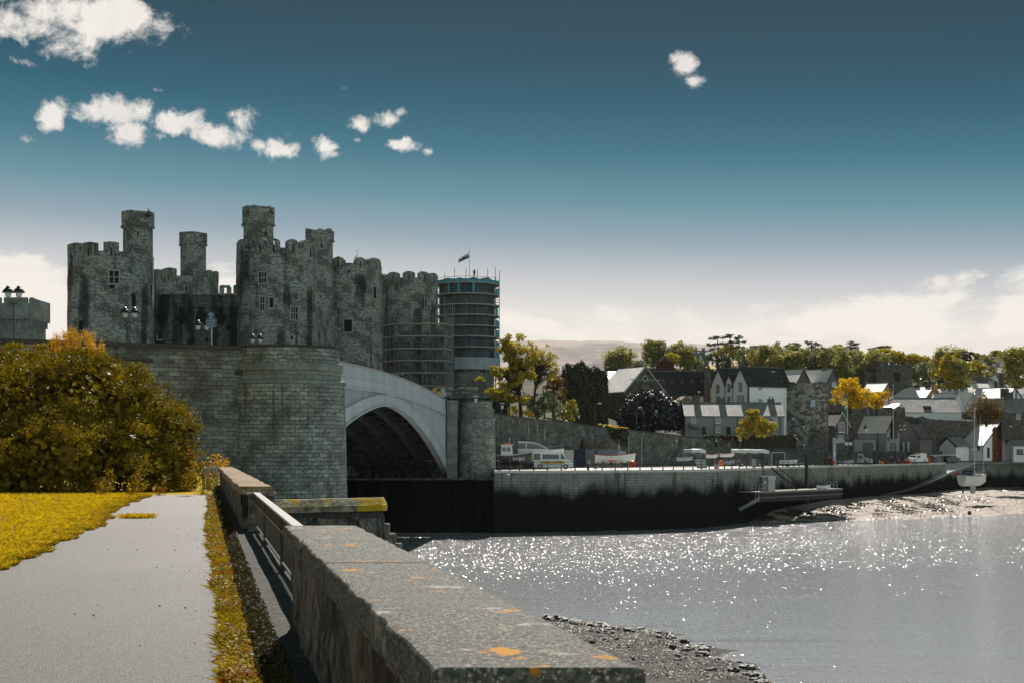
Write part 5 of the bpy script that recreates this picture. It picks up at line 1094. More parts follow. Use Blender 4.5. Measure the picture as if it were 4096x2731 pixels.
# feathery cypress
def cypress():
    d = 288; t = thing('conifer', 'bushy dark orange-tinged conifer with spiky branches among the town roofs', 'tree', (XX(3945, d), d, ZZ(1700, d))); rr = np.random.default_rng(5); C = []; N_ = []
    for i in range(190):
        a = rr.uniform(-1.25, 1.25); L_ = rr.uniform(.5, 1)*(1.0-.12*abs(a)); base = np.array([XX(3945, d), d, ZZ(1690, d)]); dirv = np.array([math.sin(a)*.98, rr.uniform(-.6, .6), math.cos(a)*1.1]); tip = base+dirv*L_*5.6+np.array([.35*math.sin(a*2), 0, 0])
        st = base+dirv*L_*2; k = 60; u = rr.random(k)[:, None]; p = st+(tip-st)*u+rr.normal(0, .17, (k, 3))*(1.05-u*.8); C.append(p); N_.append(np.tile(rr.normal(0, 1, 3), (k, 1)))
    C = np.concatenate(C); n = len(C)
    Q = leaves(C, np.concatenate(N_), .30, .35, 0, rr, -1.2); core = blobleaves([(XX(3945, d), d, ZZ(1640, d), 3.2, 2.6, 3.2)], 14, .4, .6, .8, rr)
    m = MB(); m.tube([(XX(3945, d), d, ZZ(1705, d)), (XX(3945, d), d, ZZ(1580, d))], .3, 6, .1); m.build('trunk', M['bark'], t); quads('crown', np.concatenate([Q, core]), TL['cypress'], t)
cypress()
tree('tree', 'small dark rounded tree beside the spiky conifer', 'tree', 3862, 1682, 290, [(3862, 1660, 24, 20)], 'dark', .3, 12, .12, .72, 10, .4, 13)
# hill trees
HT = [ # px, ybase, d, crown, leaf, kind label
 (2488, 1500, 400, [(2480, 1450, 56, 42), (2500, 1415, 34, 28), (2450, 1470, 34, 30)], 'mix', 'broad yellow-green tree against the pale hill above the hall roof'),
 (2618, 1470, 395, [(2610, 1420, 46, 46), (2640, 1400, 36, 32), (2600, 1385, 24, 20)], 'mix', 'tallest rounded tree standing against the notch in the hills'),
 (2690, 1470, 390, [(2690, 1440, 32, 28), (2665, 1455, 30, 20)], 'gold', 'small golden tree right of the notch in the hills'),
 (2482, 1545, 340, [(2482, 1520, 34, 26)], 'greyolive', 'low grey-green bush left of the dark hall gable'),
 (2850, 1480, 420, [(2850, 1430, 22, 26)], 'greyolive', 'thin greyish tree beside the stone villa'),
 (2925, 1475, 410, [(2915, 1420, 36, 26), (2948, 1415, 26, 24)], 'gold', 'flat-topped golden tree below the tall pines'),
 (2978, 1460, 415, [(2978, 1412, 24, 22)], 'dark', 'dark evergreen just right of the tall pines'),
 (3040, 1470, 400, [(3035, 1430, 42, 26), (3075, 1440, 28, 22)], 'mix', 'pale-leaved tree below the flat-roofed hilltop house'),
 (3105, 1475, 400, [(3100, 1415, 36, 36), (3085, 1440, 30, 28)], 'mix', 'yellow-green tree beneath the mobile mast'),
 (3150, 1480, 395, [(3150, 1440, 26, 32)], 'dark', 'dark shrubby tree right of the mast'),
 (3190, 1480, 400, [(3190, 1425, 34, 36), (3170, 1395, 24, 20)], 'mix', 'rounded tree between the mast and the lone pine'),
 (3175, 1440, 420, [(3172, 1384, 26, 12)], 'pine', 'dark flat pine top peeping over the ridge trees'),
 (3270, 1490, 395, [(3262, 1430, 32, 38), (3240, 1460, 28, 26)], 'greyolive', 'greyish tree under the lone pine'),
 (3325, 1500, 390, [(3325, 1430, 40, 44), (3350, 1400, 20, 24)], 'mix', 'tall pale-green tree at the middle of the ridge'),
 (3380, 1500, 385, [(3380, 1450, 40, 42), (3370, 1415, 30, 24)], 'mix', 'broad tree left of the ridge-top dark pine'),
 (3440, 1510, 375, [(3440, 1455, 46, 44), (3420, 1425, 30, 26)], 'mix', 'broad yellow-green tree behind the willow'),
 (3500, 1520, 370, [(3490, 1470, 40, 40), (3520, 1440, 36, 26)], 'mix', 'leafy tree left behind the church tower'),
 (3560, 1500, 380, [(3560, 1430, 44, 28), (3520, 1415, 34, 18)], 'gold', 'golden treetop directly above the church tower'),
 (3620, 1500, 380, [(3620, 1440, 44, 26), (3590, 1420, 30, 16)], 'gold', 'golden treetop above the right corner of the church tower'),
 (3680, 1500, 375, [(3680, 1450, 42, 28), (3650, 1430, 24, 14)], 'gold', 'last golden tree where the ridge dips right of the church'),
 (3690, 1530, 350, [(3680, 1500, 34, 34)], 'greyolive', 'grey-green tree at the right foot of the church tower'),
 (3755, 1530, 335, [(3750, 1470, 26, 54), (3765, 1430, 16, 26)], 'olive', 'slim tall olive-green tree left of the ivy ruin'),
 (3790, 1530, 330, [(3790, 1480, 34, 46), (3785, 1440, 22, 24)], 'gold', 'golden-topped tree in front of the ivy ruin'),
 (3845, 1530, 328, [(3845, 1485, 44, 40), (3830, 1455, 28, 20)], 'olive', 'rounded green tree in front of the ivy ruin at right'),
 (3860, 1480, 345, [(3858, 1430, 26, 30)], 'dark', 'dark evergreen right beside the ruined hill tower'),
 (3908, 1470, 400, [(3908, 1435, 24, 24)], 'olive', 'small rounded tree between the ruin and the hilltop house'),
 (3905, 1490, 370, [(3905, 1468, 32, 18)], 'gold', 'low golden bush below the hilltop house'),
 (3990, 1440, 460, [(3985, 1418, 30, 12), (4010, 1415, 26, 10)], 'olive', 'treetops peeping over the hilltop house'),
 (4075, 1530, 300, [(4075, 1450, 52, 50), (4100, 1410, 44, 26), (4050, 1480, 30, 30)], 'olive', 'large leafy tree at the right edge of the picture'),
 (4000, 1500, 380, [(3955, 1440, 24, 14)], 'mix', 'faint pale tree left of the hilltop house'),
]
for i, (px, yb, d, cr, lf, lb) in enumerate(HT):
    cr = [(a, b-2, w_*1.36, h_*1.36) for (a, b, w_, h_) in cr]; a, b, w_, h_ = cr[0]; lo = (b+h_+yb+14)/2; cr.append((a+4, lo, w_*.85, max(8, yb+22-lo)))
    tree('tree', lb, 'tree', px, yb+12, d, cr, lf, .5, 7, .28, .72, 13, .40, 40+i, 'trees on the hillside above the town', limbs=i < 3)
# filler trees between, copies of a few
srcs = [o for o in bpy.data.objects if o.get('group') == 'trees on the hillside above the town']
FT = [(2720, 1475, 430, 0), (2780, 1470, 440, 3), (2890, 1500, 380, 9), (2960, 1500, 385, 12), (3020, 1505, 375, 8), (3080, 1510, 372, 13), (3140, 1512, 368, 10), (3200, 1515, 365, 14), (3255, 1520, 362, 12), (3310, 1525, 358, 13), (3365, 1530, 352, 14), (3425, 1535, 345, 12), (3470, 1540, 342, 13), (3720, 1520, 345, 20), (2560, 1490, 385, 3), (3830, 1520, 345, 22), (4120, 1500, 330, 23), (4180, 1500, 340, 14), (4230, 1480, 340, 1)]
where = ['behind the brick chimneys', 'by the stone villa', 'under the pines', 'below the pines at right', 'below the flat-roofed house', 'behind the white gabled house', 'behind the dark roof end', 'above the two pale roofs', 'behind the pale roofs', 'left of the willow', 'above the willow', 'over the willow top', 'between willow and church', 'right of the church', 'between hall gable and trees', 'in front of the ruin', 'past the right edge', 'outermost at right', 'tall outermost right']
for (px, yb, d, k), wh in zip(FT, where): copy_tree(srcs[k], (XX(px, d), d, ZZ(yb+10, d)), rnd.uniform(0, 6), 'ridge tree filling the hillside '+wh)
# pines with flat layered crowns
def pine(label, px, yb, d, layers, seed):
    t = thing('pine_tree', label, 'pine tree', (XX(px, d), d, ZZ(yb, d)), 'tall pines on the ridge'); rr = np.random.default_rng(seed); Bs = []; m = MB()
    m.tube([(XX(px, d), d, ZZ(yb+10, d)), (XX(px+3, d), d, ZZ((yb+layers[0][1])/2, d)), (XX(layers[0][0], d), d, ZZ(layers[0][1], d))], .28, 6, .12)
    for (a, b, hw, hh) in layers:
        for i in range(7): Bs.append((XX(a+rr.uniform(-1, 1)*hw*.7, d), d+rr.uniform(-2, 2), ZZ(b+rr.uniform(-1, 1)*hh*.6, d), hw*.38/F*d, 1.6, hh*.42/F*d))
        m.tube([(XX(px, d), d, ZZ(b+hh+10, d)), (XX(a, d), d, ZZ(b, d))], .12, 4, .05)
    m.build('trunk', M['bark'], t); quads('crown', blobleaves(Bs, 6, .42, .5, .9, rr, .6, 0, .5), TL['pine'], t)
pine('tallest flat-topped dark pine on the ridge, left of a pair', 2870, 1450, 415, [(2870, 1352, 38, 14), (2850, 1375, 26, 12), (2895, 1372, 34, 12), (2868, 1395, 40, 10)], 1)
pine('central dark pine with spreading layered crown on the ridge', 2920, 1440, 412, [(2920, 1345, 28, 10), (2935, 1365, 30, 12), (2915, 1385, 30, 12)], 2)
pine('slender dark pine at the right of the ridge cluster', 2955, 1440, 410, [(2952, 1350, 20, 10), (2960, 1368, 24, 8), (2950, 1390, 26, 10)], 3)
pine('lone pine with round open crown standing on the ridge', 3245, 1440, 405, [(3245, 1368, 30, 12), (3250, 1385, 36, 14)], 4)
pine('dark wide pine crown above the middle ridge trees', 3403, 1440, 390, [(3403, 1378, 36, 14), (3400, 1395, 46, 12)], 5)
pine('dark pine crown just left above the church tower', 3520, 1430, 400, [(3510, 1390, 34, 8), (3535, 1388, 30, 8)], 6)
# ivy-covered tower
iv = thing('ivy_tower', 'block-shaped tower completely covered in dark ivy', 'tower', (XX(2345, 245), 245, 2)); d = 245
m = MB(); m.box(XX(2268, d), XX(2420, d), d, d+6, -1, ZZ(1480, d)); m.box(XX(2418, d), XX(2434, d), d+.2, d+5, -1, ZZ(1540, d)); m.build('stone_core', M['rubble_dark'], iv)
rr = np.random.default_rng(9); n = 17000; x0, x1 = XX(2256, d), XX(2430, d); z0, z1 = 1.0, ZZ(1470, d)
u = rr.random(n); f_ = rr.random(n); C = np.zeros((n, 3)); C[:, 0] = x0+(x1-x0)*u; ztop = z1+.5*np.sin(u*5)+.35*np.sin(u*17+1)-1.2*np.clip(u-.55, 0, 1)+np.where(u < .05, -1.2, 0)
C[:, 2] = z0+(ztop-z0)*f_; C[:, 1] = d-.25-.25*np.sin(u*23)*np.sin(f_*19)+rr.normal(0, .1, n); nrm = np.tile([0, -1., .3], (n, 1))
k = n//5; C[:k, 1] = d+rr.uniform(-.4, 6, k); C[:k, 2] = np.interp(u[:k], np.sort(u), ztop[np.argsort(u)])+rr.normal(0, .22, k); nrm[:k] = [0, -.2, 1]
k2 = n//3; sd = rr.random(k2-k) < .5; C[k:k2, 0] = np.where(sd, x0, x1)+rr.normal(0, .15, k2-k); C[k:k2, 1] = d+rr.uniform(0, 6, k2-k); nrm[k:k2] = [0, 0, .5]
quads('ivy', leaves(C, nrm, .36, .8, .1, rr), TL['ivy'], iv)
# ================================================================ town: houses, walls, church
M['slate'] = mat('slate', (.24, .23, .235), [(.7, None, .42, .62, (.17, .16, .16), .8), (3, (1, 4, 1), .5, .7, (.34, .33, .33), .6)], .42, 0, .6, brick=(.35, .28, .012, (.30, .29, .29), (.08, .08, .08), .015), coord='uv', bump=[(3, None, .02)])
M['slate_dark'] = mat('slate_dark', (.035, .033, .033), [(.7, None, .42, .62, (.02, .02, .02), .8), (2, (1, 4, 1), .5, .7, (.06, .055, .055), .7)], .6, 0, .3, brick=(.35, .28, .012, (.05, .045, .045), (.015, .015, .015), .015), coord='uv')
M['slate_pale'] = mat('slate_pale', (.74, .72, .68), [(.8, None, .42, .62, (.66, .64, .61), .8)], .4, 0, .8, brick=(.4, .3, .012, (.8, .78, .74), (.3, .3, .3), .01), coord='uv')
M['render_white'] = flat('render_white', (.84, .84, .86), .8); M['render_grey'] = flat('render_grey', (.30, .315, .31), .9); M['render_dark'] = flat('render_dark', (.12, .12, .115), .9)
M['render_pale'] = flat('render_pale', (.42, .43, .42), .9); M['brickred'] = flat('brickred', (.08, .03, .024), .9); M['ochre'] = mat('ochre', (.38, .26, .12), [(1, (1, 1, 1.5), .42, .6, (.20, .12, .05), .8)], .9)
M['hallstone'] = mat('hallstone', (.12, .11, .095), [(1, (1, 1, 1.6), .42, .6, (.05, .045, .04), .8)], .95); M['pane'] = flat('pane', (.04, .05, .055), .12, 0, .8); M['palepane'] = flat('palepane', (.30, .36, .38), .2, 0, .7)
M['black'] = flat('black', (.012, .012, .012), .4, 0, .4); M['wood'] = flat('wood', (.16, .055, .02), .7); M['pot'] = flat('pot', (.25, .13, .08), .9); M['lead'] = flat('lead', (.12, .13, .14), .6)
class Fr:
    """a house frame: local x,y rotated by rz about (cx,cy)"""
    def __init__(s, t, cx, cy, rz=0.): s.t = t; s.c = (cx, cy); s.ca = math.cos(rz); s.sa = math.sin(rz); s.rz = rz
    def w(s, x, y, z): return (s.c[0]+x*s.ca-y*s.sa, s.c[1]+x*s.sa+y*s.ca, z)
    def box(s, m, x0, x1, y0, y1, z0, z1): return m.hexa([s.w(*p) for p in ((x0, y0, z0), (x1, y0, z0), (x1, y1, z0), (x0, y1, z0), (x0, y0, z1), (x1, y0, z1), (x1, y1, z1), (x0, y1, z1))])
    def block(s, x0, x1, y0, y1, z0, ze, zr, wm, rm, verge=None, oh=.25, name='wall', ym=None):
        """walls with gables at both x ends, ridge along x"""
        ym = (y0+y1)/2 if ym is None else ym; m = MB()
        for (a, b) in (((x0, y0), (x1, y0)), ((x1, y1), (x0, y1))): m.quad(s.w(*a, z0), s.w(*b, z0), s.w(*b, ze), s.w(*a, ze))
        m.face([s.w(x1, y0, z0), s.w(x1, y1, z0), s.w(x1, y1, ze), s.w(x1, ym, zr), s.w(x1, y0, ze)]); m.face([s.w(x0, y1, z0), s.w(x0, y0, z0), s.w(x0, y0, ze), s.w(x0, ym, zr), s.w(x0, y1, ze)])
        m.build(name, wm, s.t); m = MB(); th = .12
        for (ya, sg_) in ((y0, -1), (y1, 1)):
            sl_ = (zr-ze)/abs(ym-ya); yo = ya+sg_*oh; zo = ze-sl_*oh+.04
            a0, a1, b1, b0 = s.w(x0-oh*.6, yo, zo), s.w(x1+oh*.6, yo, zo), s.w(x1+oh*.6, ym, zr+.04), s.w(x0-oh*.6, ym, zr+.04)
            up = [(p[0], p[1], p[2]+th) for p in (a0, a1, b1, b0)]
            if sg_ < 0: m.hexa([a0, a1, b1, b0]+up)
            else: m.hexa([a1, a0, b0, b1]+[up[1], up[0], up[3], up[2]])
        r = m.build('roof', rm, s.t)
        if verge:
            for xe in (x0-oh*.6-.03, x1+oh*.6-.03):
                m = MB()
                for (ya, sg_) in ((y0, -1), (y1, 1)):
                    sl_ = (zr-ze)/abs(ym-ya); yo = ya+sg_*oh; zo = ze-sl_*oh; m.hexa([s.w(xe, yo, zo-.2), s.w(xe+.06, yo, zo-.2), s.w(xe+.06, ym, zr-.15), s.w(xe, ym, zr-.15), s.w(xe, yo, zo+.2), s.w(xe+.06, yo, zo+.2), s.w(xe+.06, ym, zr+.22), s.w(xe, ym, zr+.22)])
                m.build('bargeboard', verge, s.t)
        m = MB(); s.box(m, x0-.1, x1+.1, ym-.08, ym+.08, zr+.10, zr+.22); m.build('ridge_tiles', M['lead'], r); return r
    def win(s, face, u, z, w_, h_, X, fm='white', pm='pane', bars=1, name='window'):
        """face f/l/r at coordinate X (local y for f, local x for l/r)"""
        def q(m, u0, u1, z0, z1, o0, o1):
            if face == 'f': s.box(m, u0, u1, X-o1, X-o0, z0, z1)
            elif face == 'r': s.box(m, X+o0, X+o1, u0, u1, z0, z1)
            else: s.box(m, X-o1, X-o0, u0, u1, z0, z1)
        m = MB(); t_ = .09; a, b, c, d = u-w_/2, u+w_/2, z-h_/2, z+h_/2
        q(m, a, a+t_, c, d, .005, .07); q(m, b-t_, b, c, d, .005, .07); q(m, a+t_, b-t_, d-t_, d, .005, .07); q(m, a+t_, b-t_, c, c+t_, .005, .07)
        for i in range(bars): x = a+(b-a)*(i+1)/(bars+1); q(m, x-.03, x+.03, c+t_, d-t_, .012, .055)
        if bars: q(m, a+t_, b-t_, (c+d)/2-.025, (c+d)/2+.025, .012, .05)
        q(m, a-.06, b+.06, c-.09, c, .0, .12); o = m.build(name, M[fm], s.t)
        m = MB(); q(m, a+t_*.5, b-t_*.5, c+t_*.5, d-t_*.5, -.02, .03); m.build('pane', M[pm], o)
    def chim(s, x, y, z0, z1, w_=.9, d_=.5, mt='render_dark', pots=2):
        m = MB(); s.box(m, x-w_/2, x+w_/2, y-d_/2, y+d_/2, z0, z1-.15); s.box(m, x-w_/2-.07, x+w_/2+.07, y-d_/2-.07, y+d_/2+.07, z1-.15, z1); c = m.build('chimney', M[mt], s.t)
        for i in range(pots): p = s.w(x-w_/2+w_*(i+.5)/pots, y, 0); m = MB(); m.cyl(p[0], p[1], z1, z1+.45, .13, .11, 8); m.build('chimney_pot', M['pot'], c)
def house(label, px, d, rz=0., name='house', cat='house', group=None): 
    t = thing(name, label, cat, (XX(px, d), d, 0), group); return Fr(t, XX(px, d), d, rz)
def theta_house(label, pxp, pyp, pye, pyb, d, Wd, L, th, wm, rm, verge=None, name='house', cat='house', oh=.25):
    """gable end turned toward the camera; the ridge runs back-left for th>0 (degrees)"""
    f = house(label, pxp, d, R(-90+th) if 0 else R(th-90), name, cat)    # local +x points from back to the front gable
    f.block(-L, 0, -Wd/2, Wd/2, ZZ(pyb, d), ZZ(pye, d), ZZ(pyp, d), M[wm], M[rm], M[verge] if verge else None, oh); return f
Z = ZZ
# ramp wall from the bridge down to the town, with ivy clump
rw = thing('ramp_wall', 'long stained stone wall sloping down right from the far pier behind the quay', 'wall', (30, 225, -2.8))
RW = [(1950, 190.5, 1650), (1989, 196, 1652), (2161, 208, 1675), (2377, 222, 1700), (2522, 226, 1717), (2800, 235, 1748), (2910, 239, 1757), (3086, 245, 1773), (3226, 250, 1779)]
m = MB(); c = MB(); u = 0
for a, b in zip(RW, RW[1:]):
    xa, xb = XX(a[0], a[1]), XX(b[0], b[1]); za, zb = Z(a[2], a[1]), Z(b[2], b[1]); L_ = math.hypot(xb-xa, b[1]-a[1]); m.quad((xa, a[1]-.6, DZ), (xb, b[1]-.6, DZ), (xb, b[1], zb-.2), (xa, a[1], za-.2), [(u, DZ), (u+L_, DZ), (u+L_, zb), (u, za)]); u += L_
    c.hexa([(xa, a[1]-.12, za-.2), (xb, b[1]-.12, zb-.2), (xb, b[1]+.5, zb-.2), (xa, a[1]+.5, za-.2), (xa, a[1]-.12, za), (xb, b[1]-.12, zb), (xb, b[1]+.5, zb), (xa, a[1]+.5, za)])
xe = XX(3226, 250); m.quad((xe, 249.4, DZ), (xe, 262, DZ), (xe, 262, Z(1779, 250)), (xe, 250, Z(1779, 250))); m.build('wall_face', M['rampstone'], rw); c.build('coping', M['plinth'], rw)
rr = np.random.default_rng(4); n = 5200; u = rr.random(n); f_ = rr.random(n); d = 224.5; C = np.stack([XX(2392, d)+(XX(2512, d)-XX(2392, d))*u, d-.5+rr.normal(0, .15, n)-.5*(1-f_), Z(1700, d)+.5*np.sin(u*9)*.3-(u*.7)+(Z(1770, d)-Z(1700, d))*f_*(.45+.55*u)], 1)
iv2 = quads('ivy_clump', leaves(C, np.tile([0, -1, .3], (n, 1)), .32, .8, .2, rr), TL['ivy']); tagp(iv2, 'dark ivy clump hanging over the ramp wall above the containers', 'ivy')
C = C[:900].copy(); C[:, 2] = Z(1700, d)+.1-(u[:900]*.7)+rr.normal(0, .1, 900); C[:, 1] = d+rr.uniform(-.9, .3, 900); tagp(quads('ivy_fringe', leaves(C, np.tile([0, 0, 1.], (900, 1)), .25, .8, .2, rr), TL['willow']), 'sunlit golden fringe on top of the dark ivy clump', 'ivy')
# raised terrace
tr = thing('terrace_wall', 'low dark retaining wall of the raised street behind the parked vans', 'wall', (XX(3450, 262), 262, DZ)); m = MB(); T_ = [(3226, 252), (3330, 256), (3480, 264), (3640, 276), (3770, 297)]
for a, b in zip(T_, T_[1:]): xa, xb = XX(*a), XX(*b); m.hexa([(xa, a[1], DZ), (xb, b[1], DZ), (xb, b[1]+45, DZ), (xa, a[1]+45, DZ), (xa, a[1], -.45), (xb, b[1], -.45), (xb, b[1]+45, -.45), (xa, a[1]+45, -.45)])
m.build('wall', M['rubble_dark'], tr)
# hall with long dark roof
f = house('long dark-roofed stone hall with a quatrefoil gable behind the black evergreen', 2740, 272, 0, 'hall', 'hall'); x0, x1 = XX(2560, 272)-f.c[0], XX(2882, 272)-f.c[0]
f.block(x0, x1, 0, 9, 2, Z(1577, 272), Z(1481, 272), M['hallstone'], M['slate_dark'])
for i in range(9): f.win('f', x0+4.2+i*1.3, Z(1600, 272), 1.0, 1.5, 0, 'white', 'palepane', 1) if i not in (2, 5) else None
for i in range(6):
    m = MB(); xx = x0+4.6+i*1.9; zz = Z(1530, 272); y_ = 0+4.5*(zz-Z(1577, 272))/(Z(1481, 272)-Z(1577, 272)); f.box(m, xx-.5, xx+.5, y_-.5, y_+.5, zz-.1, zz+.1); m.face([f.w(xx-.5, y_-.55, zz+.1), f.w(xx+.5, y_-.55, zz+.1), f.w(xx, y_-.5, zz+.7)]); m.face([f.w(xx-.5, y_-.55, zz+.1), f.w(xx, y_-.5, zz+.7), f.w(xx, y_+.8, zz+.7)]); m.build('roof_vent', M['slate_dark'], f.t)
g2 = Fr(f.t, XX(2580, 268), 268, R(-62)); g2.block(-9, 0, -4.4, 4.4, 2, Z(1562, 268), Z(1466, 268), M['hallstone'], M['slate_pale'], M['trim'], .35, 'gable_wall')
q = g2; zc = Z(1512, 268); m = MB(); n = 20; m.prism([(.62*math.cos(2*math.pi*i/n), .62*math.sin(2*math.pi*i/n)) for i in range(n)], lambda a, b: q.w(.02, a, zc+b), lambda a, b: q.w(.10, a, zc+b)); rd = m.build('roundel', M['trim'], f.t)
m = MB()
for (a, b) in ((.17, 0), (-.17, 0), (0, .17), (0, -.17)): m.prism([(a+.17*math.cos(2*math.pi*i/10), b+.17*math.sin(2*math.pi*i/10)) for i in range(10)], lambda a, b: q.w(.09, a, zc+b), lambda a, b: q.w(.12, a, zc+b))
m.build('quatrefoil', M['void'], rd); m = MB(); q.box(m, 0, .12, -3.4, -.7, zc-.35, zc-.2); q.box(m, 0, .12, .7, 3.4, zc-.35, zc-.2); m.build('string_course', M['trim'], f.t)
f.chim(XX(2831, 271)-f.c[0], -.3, 3, Z(1472, 271), 1.2, .9, 'hallstone', 2)
m = MB(); a, b = XX(2843, 270)-f.c[0], XX(2882, 270)-f.c[0]; f.box(m, a, b, -1.2, 1, 2, Z(1555, 270)); m.build('porch_turret', M['ochre'], f.t); m = MB(); f.box(m, a-.1, b+.1, -1.3, 1.1, Z(1555, 270), Z(1550, 270)); m.face([f.w(a, -1.2, Z(1550, 270)), f.w(b, -1.2, Z(1550, 270)), f.w((a+b)/2, 0, Z(1535, 270))]); m.build('turret_cap', M['hallstone'], f.t)
m = MB(); cxx = (a+b)/2; zc = Z(1590, 270); m.face([f.w(cxx+p[0], -1.23, zc+p[1]) for p in ((0, -.45), (.4, 0), (0, .45), (-.4, 0))]); m.build('diamond_panel', M['trim'], f.t)
f = house('ornate red brick chimney cluster rising behind the hall roof', 2660, 300, 0, 'brick_chimneys', 'chimneys'); a = XX(2660, 300)-0; m = MB(); f.box(m, -1.9, 1.9, -.6, .6, 5, Z(1462, 300)); m.build('stack', M['brickred'], f.t)
for x in (-1.4, 1.4): f.chim(x, 0, Z(1464, 300), Z(1447, 300), .8, .8, 'brickred', 1)
m = MB(); p = f.w(0, 0, 0); m.lathe(p[0], p[1], [(.9, Z(1462, 300)), (.85, Z(1448, 300)), (.95, Z(1445, 300)), (.5, Z(1432, 300)), (.2, Z(1427, 300)), (.0, Z(1420, 300))], 12); m.build('cupola', M['brickred'], f.t)
f = theta_house('small ochre stone gable poking up between hall and cottages', 2745, 1584, 1606, 1640, 262, 2.6, 4, 8, 'ochre', 'slate')
# white gabled house
f = house('large white gabled house with black bargeboards and steep dark slate roof', 2993, 252, R(27)); z0 = 2; ze = Z(1536, 252); zr = Z(1467, 253)
f.block(0, 9.2, 0, 4.6, z0, ze, zr, M['render_white'], M['slate_dark'], M['black'], .35); f.block(0.05, 6, 4.62, 7.0, z0, Z(1532, 256), Z(1496, 256), M['render_white'], M['slate_dark'], M['black'], .2); f.block(0, 7, 7.02, 11.2, z0, Z(1536, 260), Z(1473, 260), M['render_white'], M['slate_dark'], M['black'], .3)
for (u, z, w_, h_) in ((2.3, Z(1545, 254), .9, 1.5), (5.8, Z(1548, 256), .7, 1.4), (9.2, Z(1552, 259), .9, 1.5), (2.2, Z(1597, 254), 1.9, 1.5), (5.8, Z(1598, 256), .7, 1.3), (9.3, Z(1598, 259), 1.0, 1.4)): f.win('l', u, z, w_, h_, 0, 'black', 'palepane', 1)
for (u, z) in ((2.6, Z(1548, 252)), (2.6, Z(1602, 252))): f.win('f', u, z, .95, .9, 0, 'white', 'pane', 1)
m = MB(); f.box(m, -.04, .22, -.04, .2, z0, ze); m.build('corner_post', M['black'], f.t)
m = MB(); f.box(m, -.06, .0, 4.5, 4.66, z0, ze); f.box(m, -.06, .0, 6.95, 7.1, z0, ze); m.build('drainpipes', M['black'], f.t)
for (y, d_) in ((2.3, 0), (5.8, 0), (9.1, 0)): m = MB(); p = f.w(-.2, y, 0); zt = {2.3: zr, 5.8: Z(1496, 256), 9.1: Z(1473, 260)}[y]; m.cyl(p[0], p[1], zt-.8, zt+1.2, .05, .02, 5); m.build('finial', M['black'], f.t)
for i, (pp, w_, L_, lb) in enumerate((((3214, 1477), 3.1, 5, 'left of two pale slate roofs with grey gables behind the stone tower'), ((3331, 1477), 2.8, 8, 'right of two pale slate roofs with grey gables, next to the willow'))):
    f = theta_house(lb, pp[0], pp[1], 1527, 1640, 290, w_*1.3, L_, 38, 'render_dark', 'slate_pale', 'black')
    if i: f.win('r', .3, Z(1536, 290), 1.2, .9, 0, 'white', 'palepane'); f.win('r', .3, Z(1580, 290), .9, 1.3, 0); f.chim(-2, 0, Z(1480, 290), Z(1468, 290), 1.2, .6)
f = house('dark mansard-roofed building with two small dormers on the hillside', 3140, 380); a = 3.2; m = MB(); f.box(m, -a, a, 0, 6, 15, Z(1476, 380)); m.build('wall', M['render_dark'], f.t); m = MB(); m.hexa([f.w(*p) for p in ((-a, 0, Z(1476, 380)), (a, 0, Z(1476, 380)), (a, 6, Z(1476, 380)), (-a, 6, Z(1476, 380)), (-a+.6, .6, Z(1456, 380)), (a-.6, .6, Z(1456, 380)), (a-.6, 5, Z(1456, 380)), (-a+.6, 5, Z(1456, 380)))]); m.build('roof', M['lead'], f.t)
for u in (-.6, 2.): f.win('f', u, Z(1466, 380), .9, .8, 0, 'white', 'palepane', 0)
# cottages
f = house('long row of low grey rendered cottages with slate roof behind the golden tree', 2944, 246, 0, 'cottage_row', 'cottages'); h = 8.4; ze, zr, zb = Z(1661, 246), Z(1612, 249), Z(1745, 246)
f.block(-h-.4, h-.1, 0, 6.2, zb-1, ze, zr, M['render_grey'], M['slate'], None, .3)
def cu(px): return XX(px, 246)-f.c[0]
for px in (2796, 2897, 3097): f.chim(cu(px), 3.1, zr-.6, zr+(1.1 if px < 2850 else .75), 1.1, .8, 'render_dark', 2)
for (px, py, w_, h_) in ((2774, 1677, .8, 1.3), (2871, 1676, .95, 1.35), (2871, 1717, .9, 1.0), (3097, 1677, .9, 1.3), (3000, 1677, .9, 1.3), (3000, 1717, .9, 1.0), (2972, 1717, .9, 1.)): f.win('f', cu(px), Z(py, 246), w_, h_, 0, 'white', 'palepane', 0)
for px in (2816, 2914, 3060): f.win('f', cu(px), Z(1722, 246), .95, 1.7, 0, 'render_pale', 'black', 0, 'door')
m = MB(); a, b = cu(2758), cu(2798); m.hexa([f.w(*p) for p in ((a, -1.8, Z(1702, 246)), (b, -1.8, Z(1712, 246)), (b, 0, Z(1700, 246)), (a, 0, Z(1690, 246)), (a, -1.8, Z(1700, 246)), (b, -1.8, Z(1709, 246)), (b, 0, Z(1697, 246)), (a, 0, Z(1687, 246)))]); m.build('porch_roof', M['slate'], f.t)
for px in (2858, 2950, 3121): m = MB(); f.box(m, cu(px)-.05, cu(px)+.05, -.1, 0, zb, ze); m.build('drainpipe', M['black'], f.t)
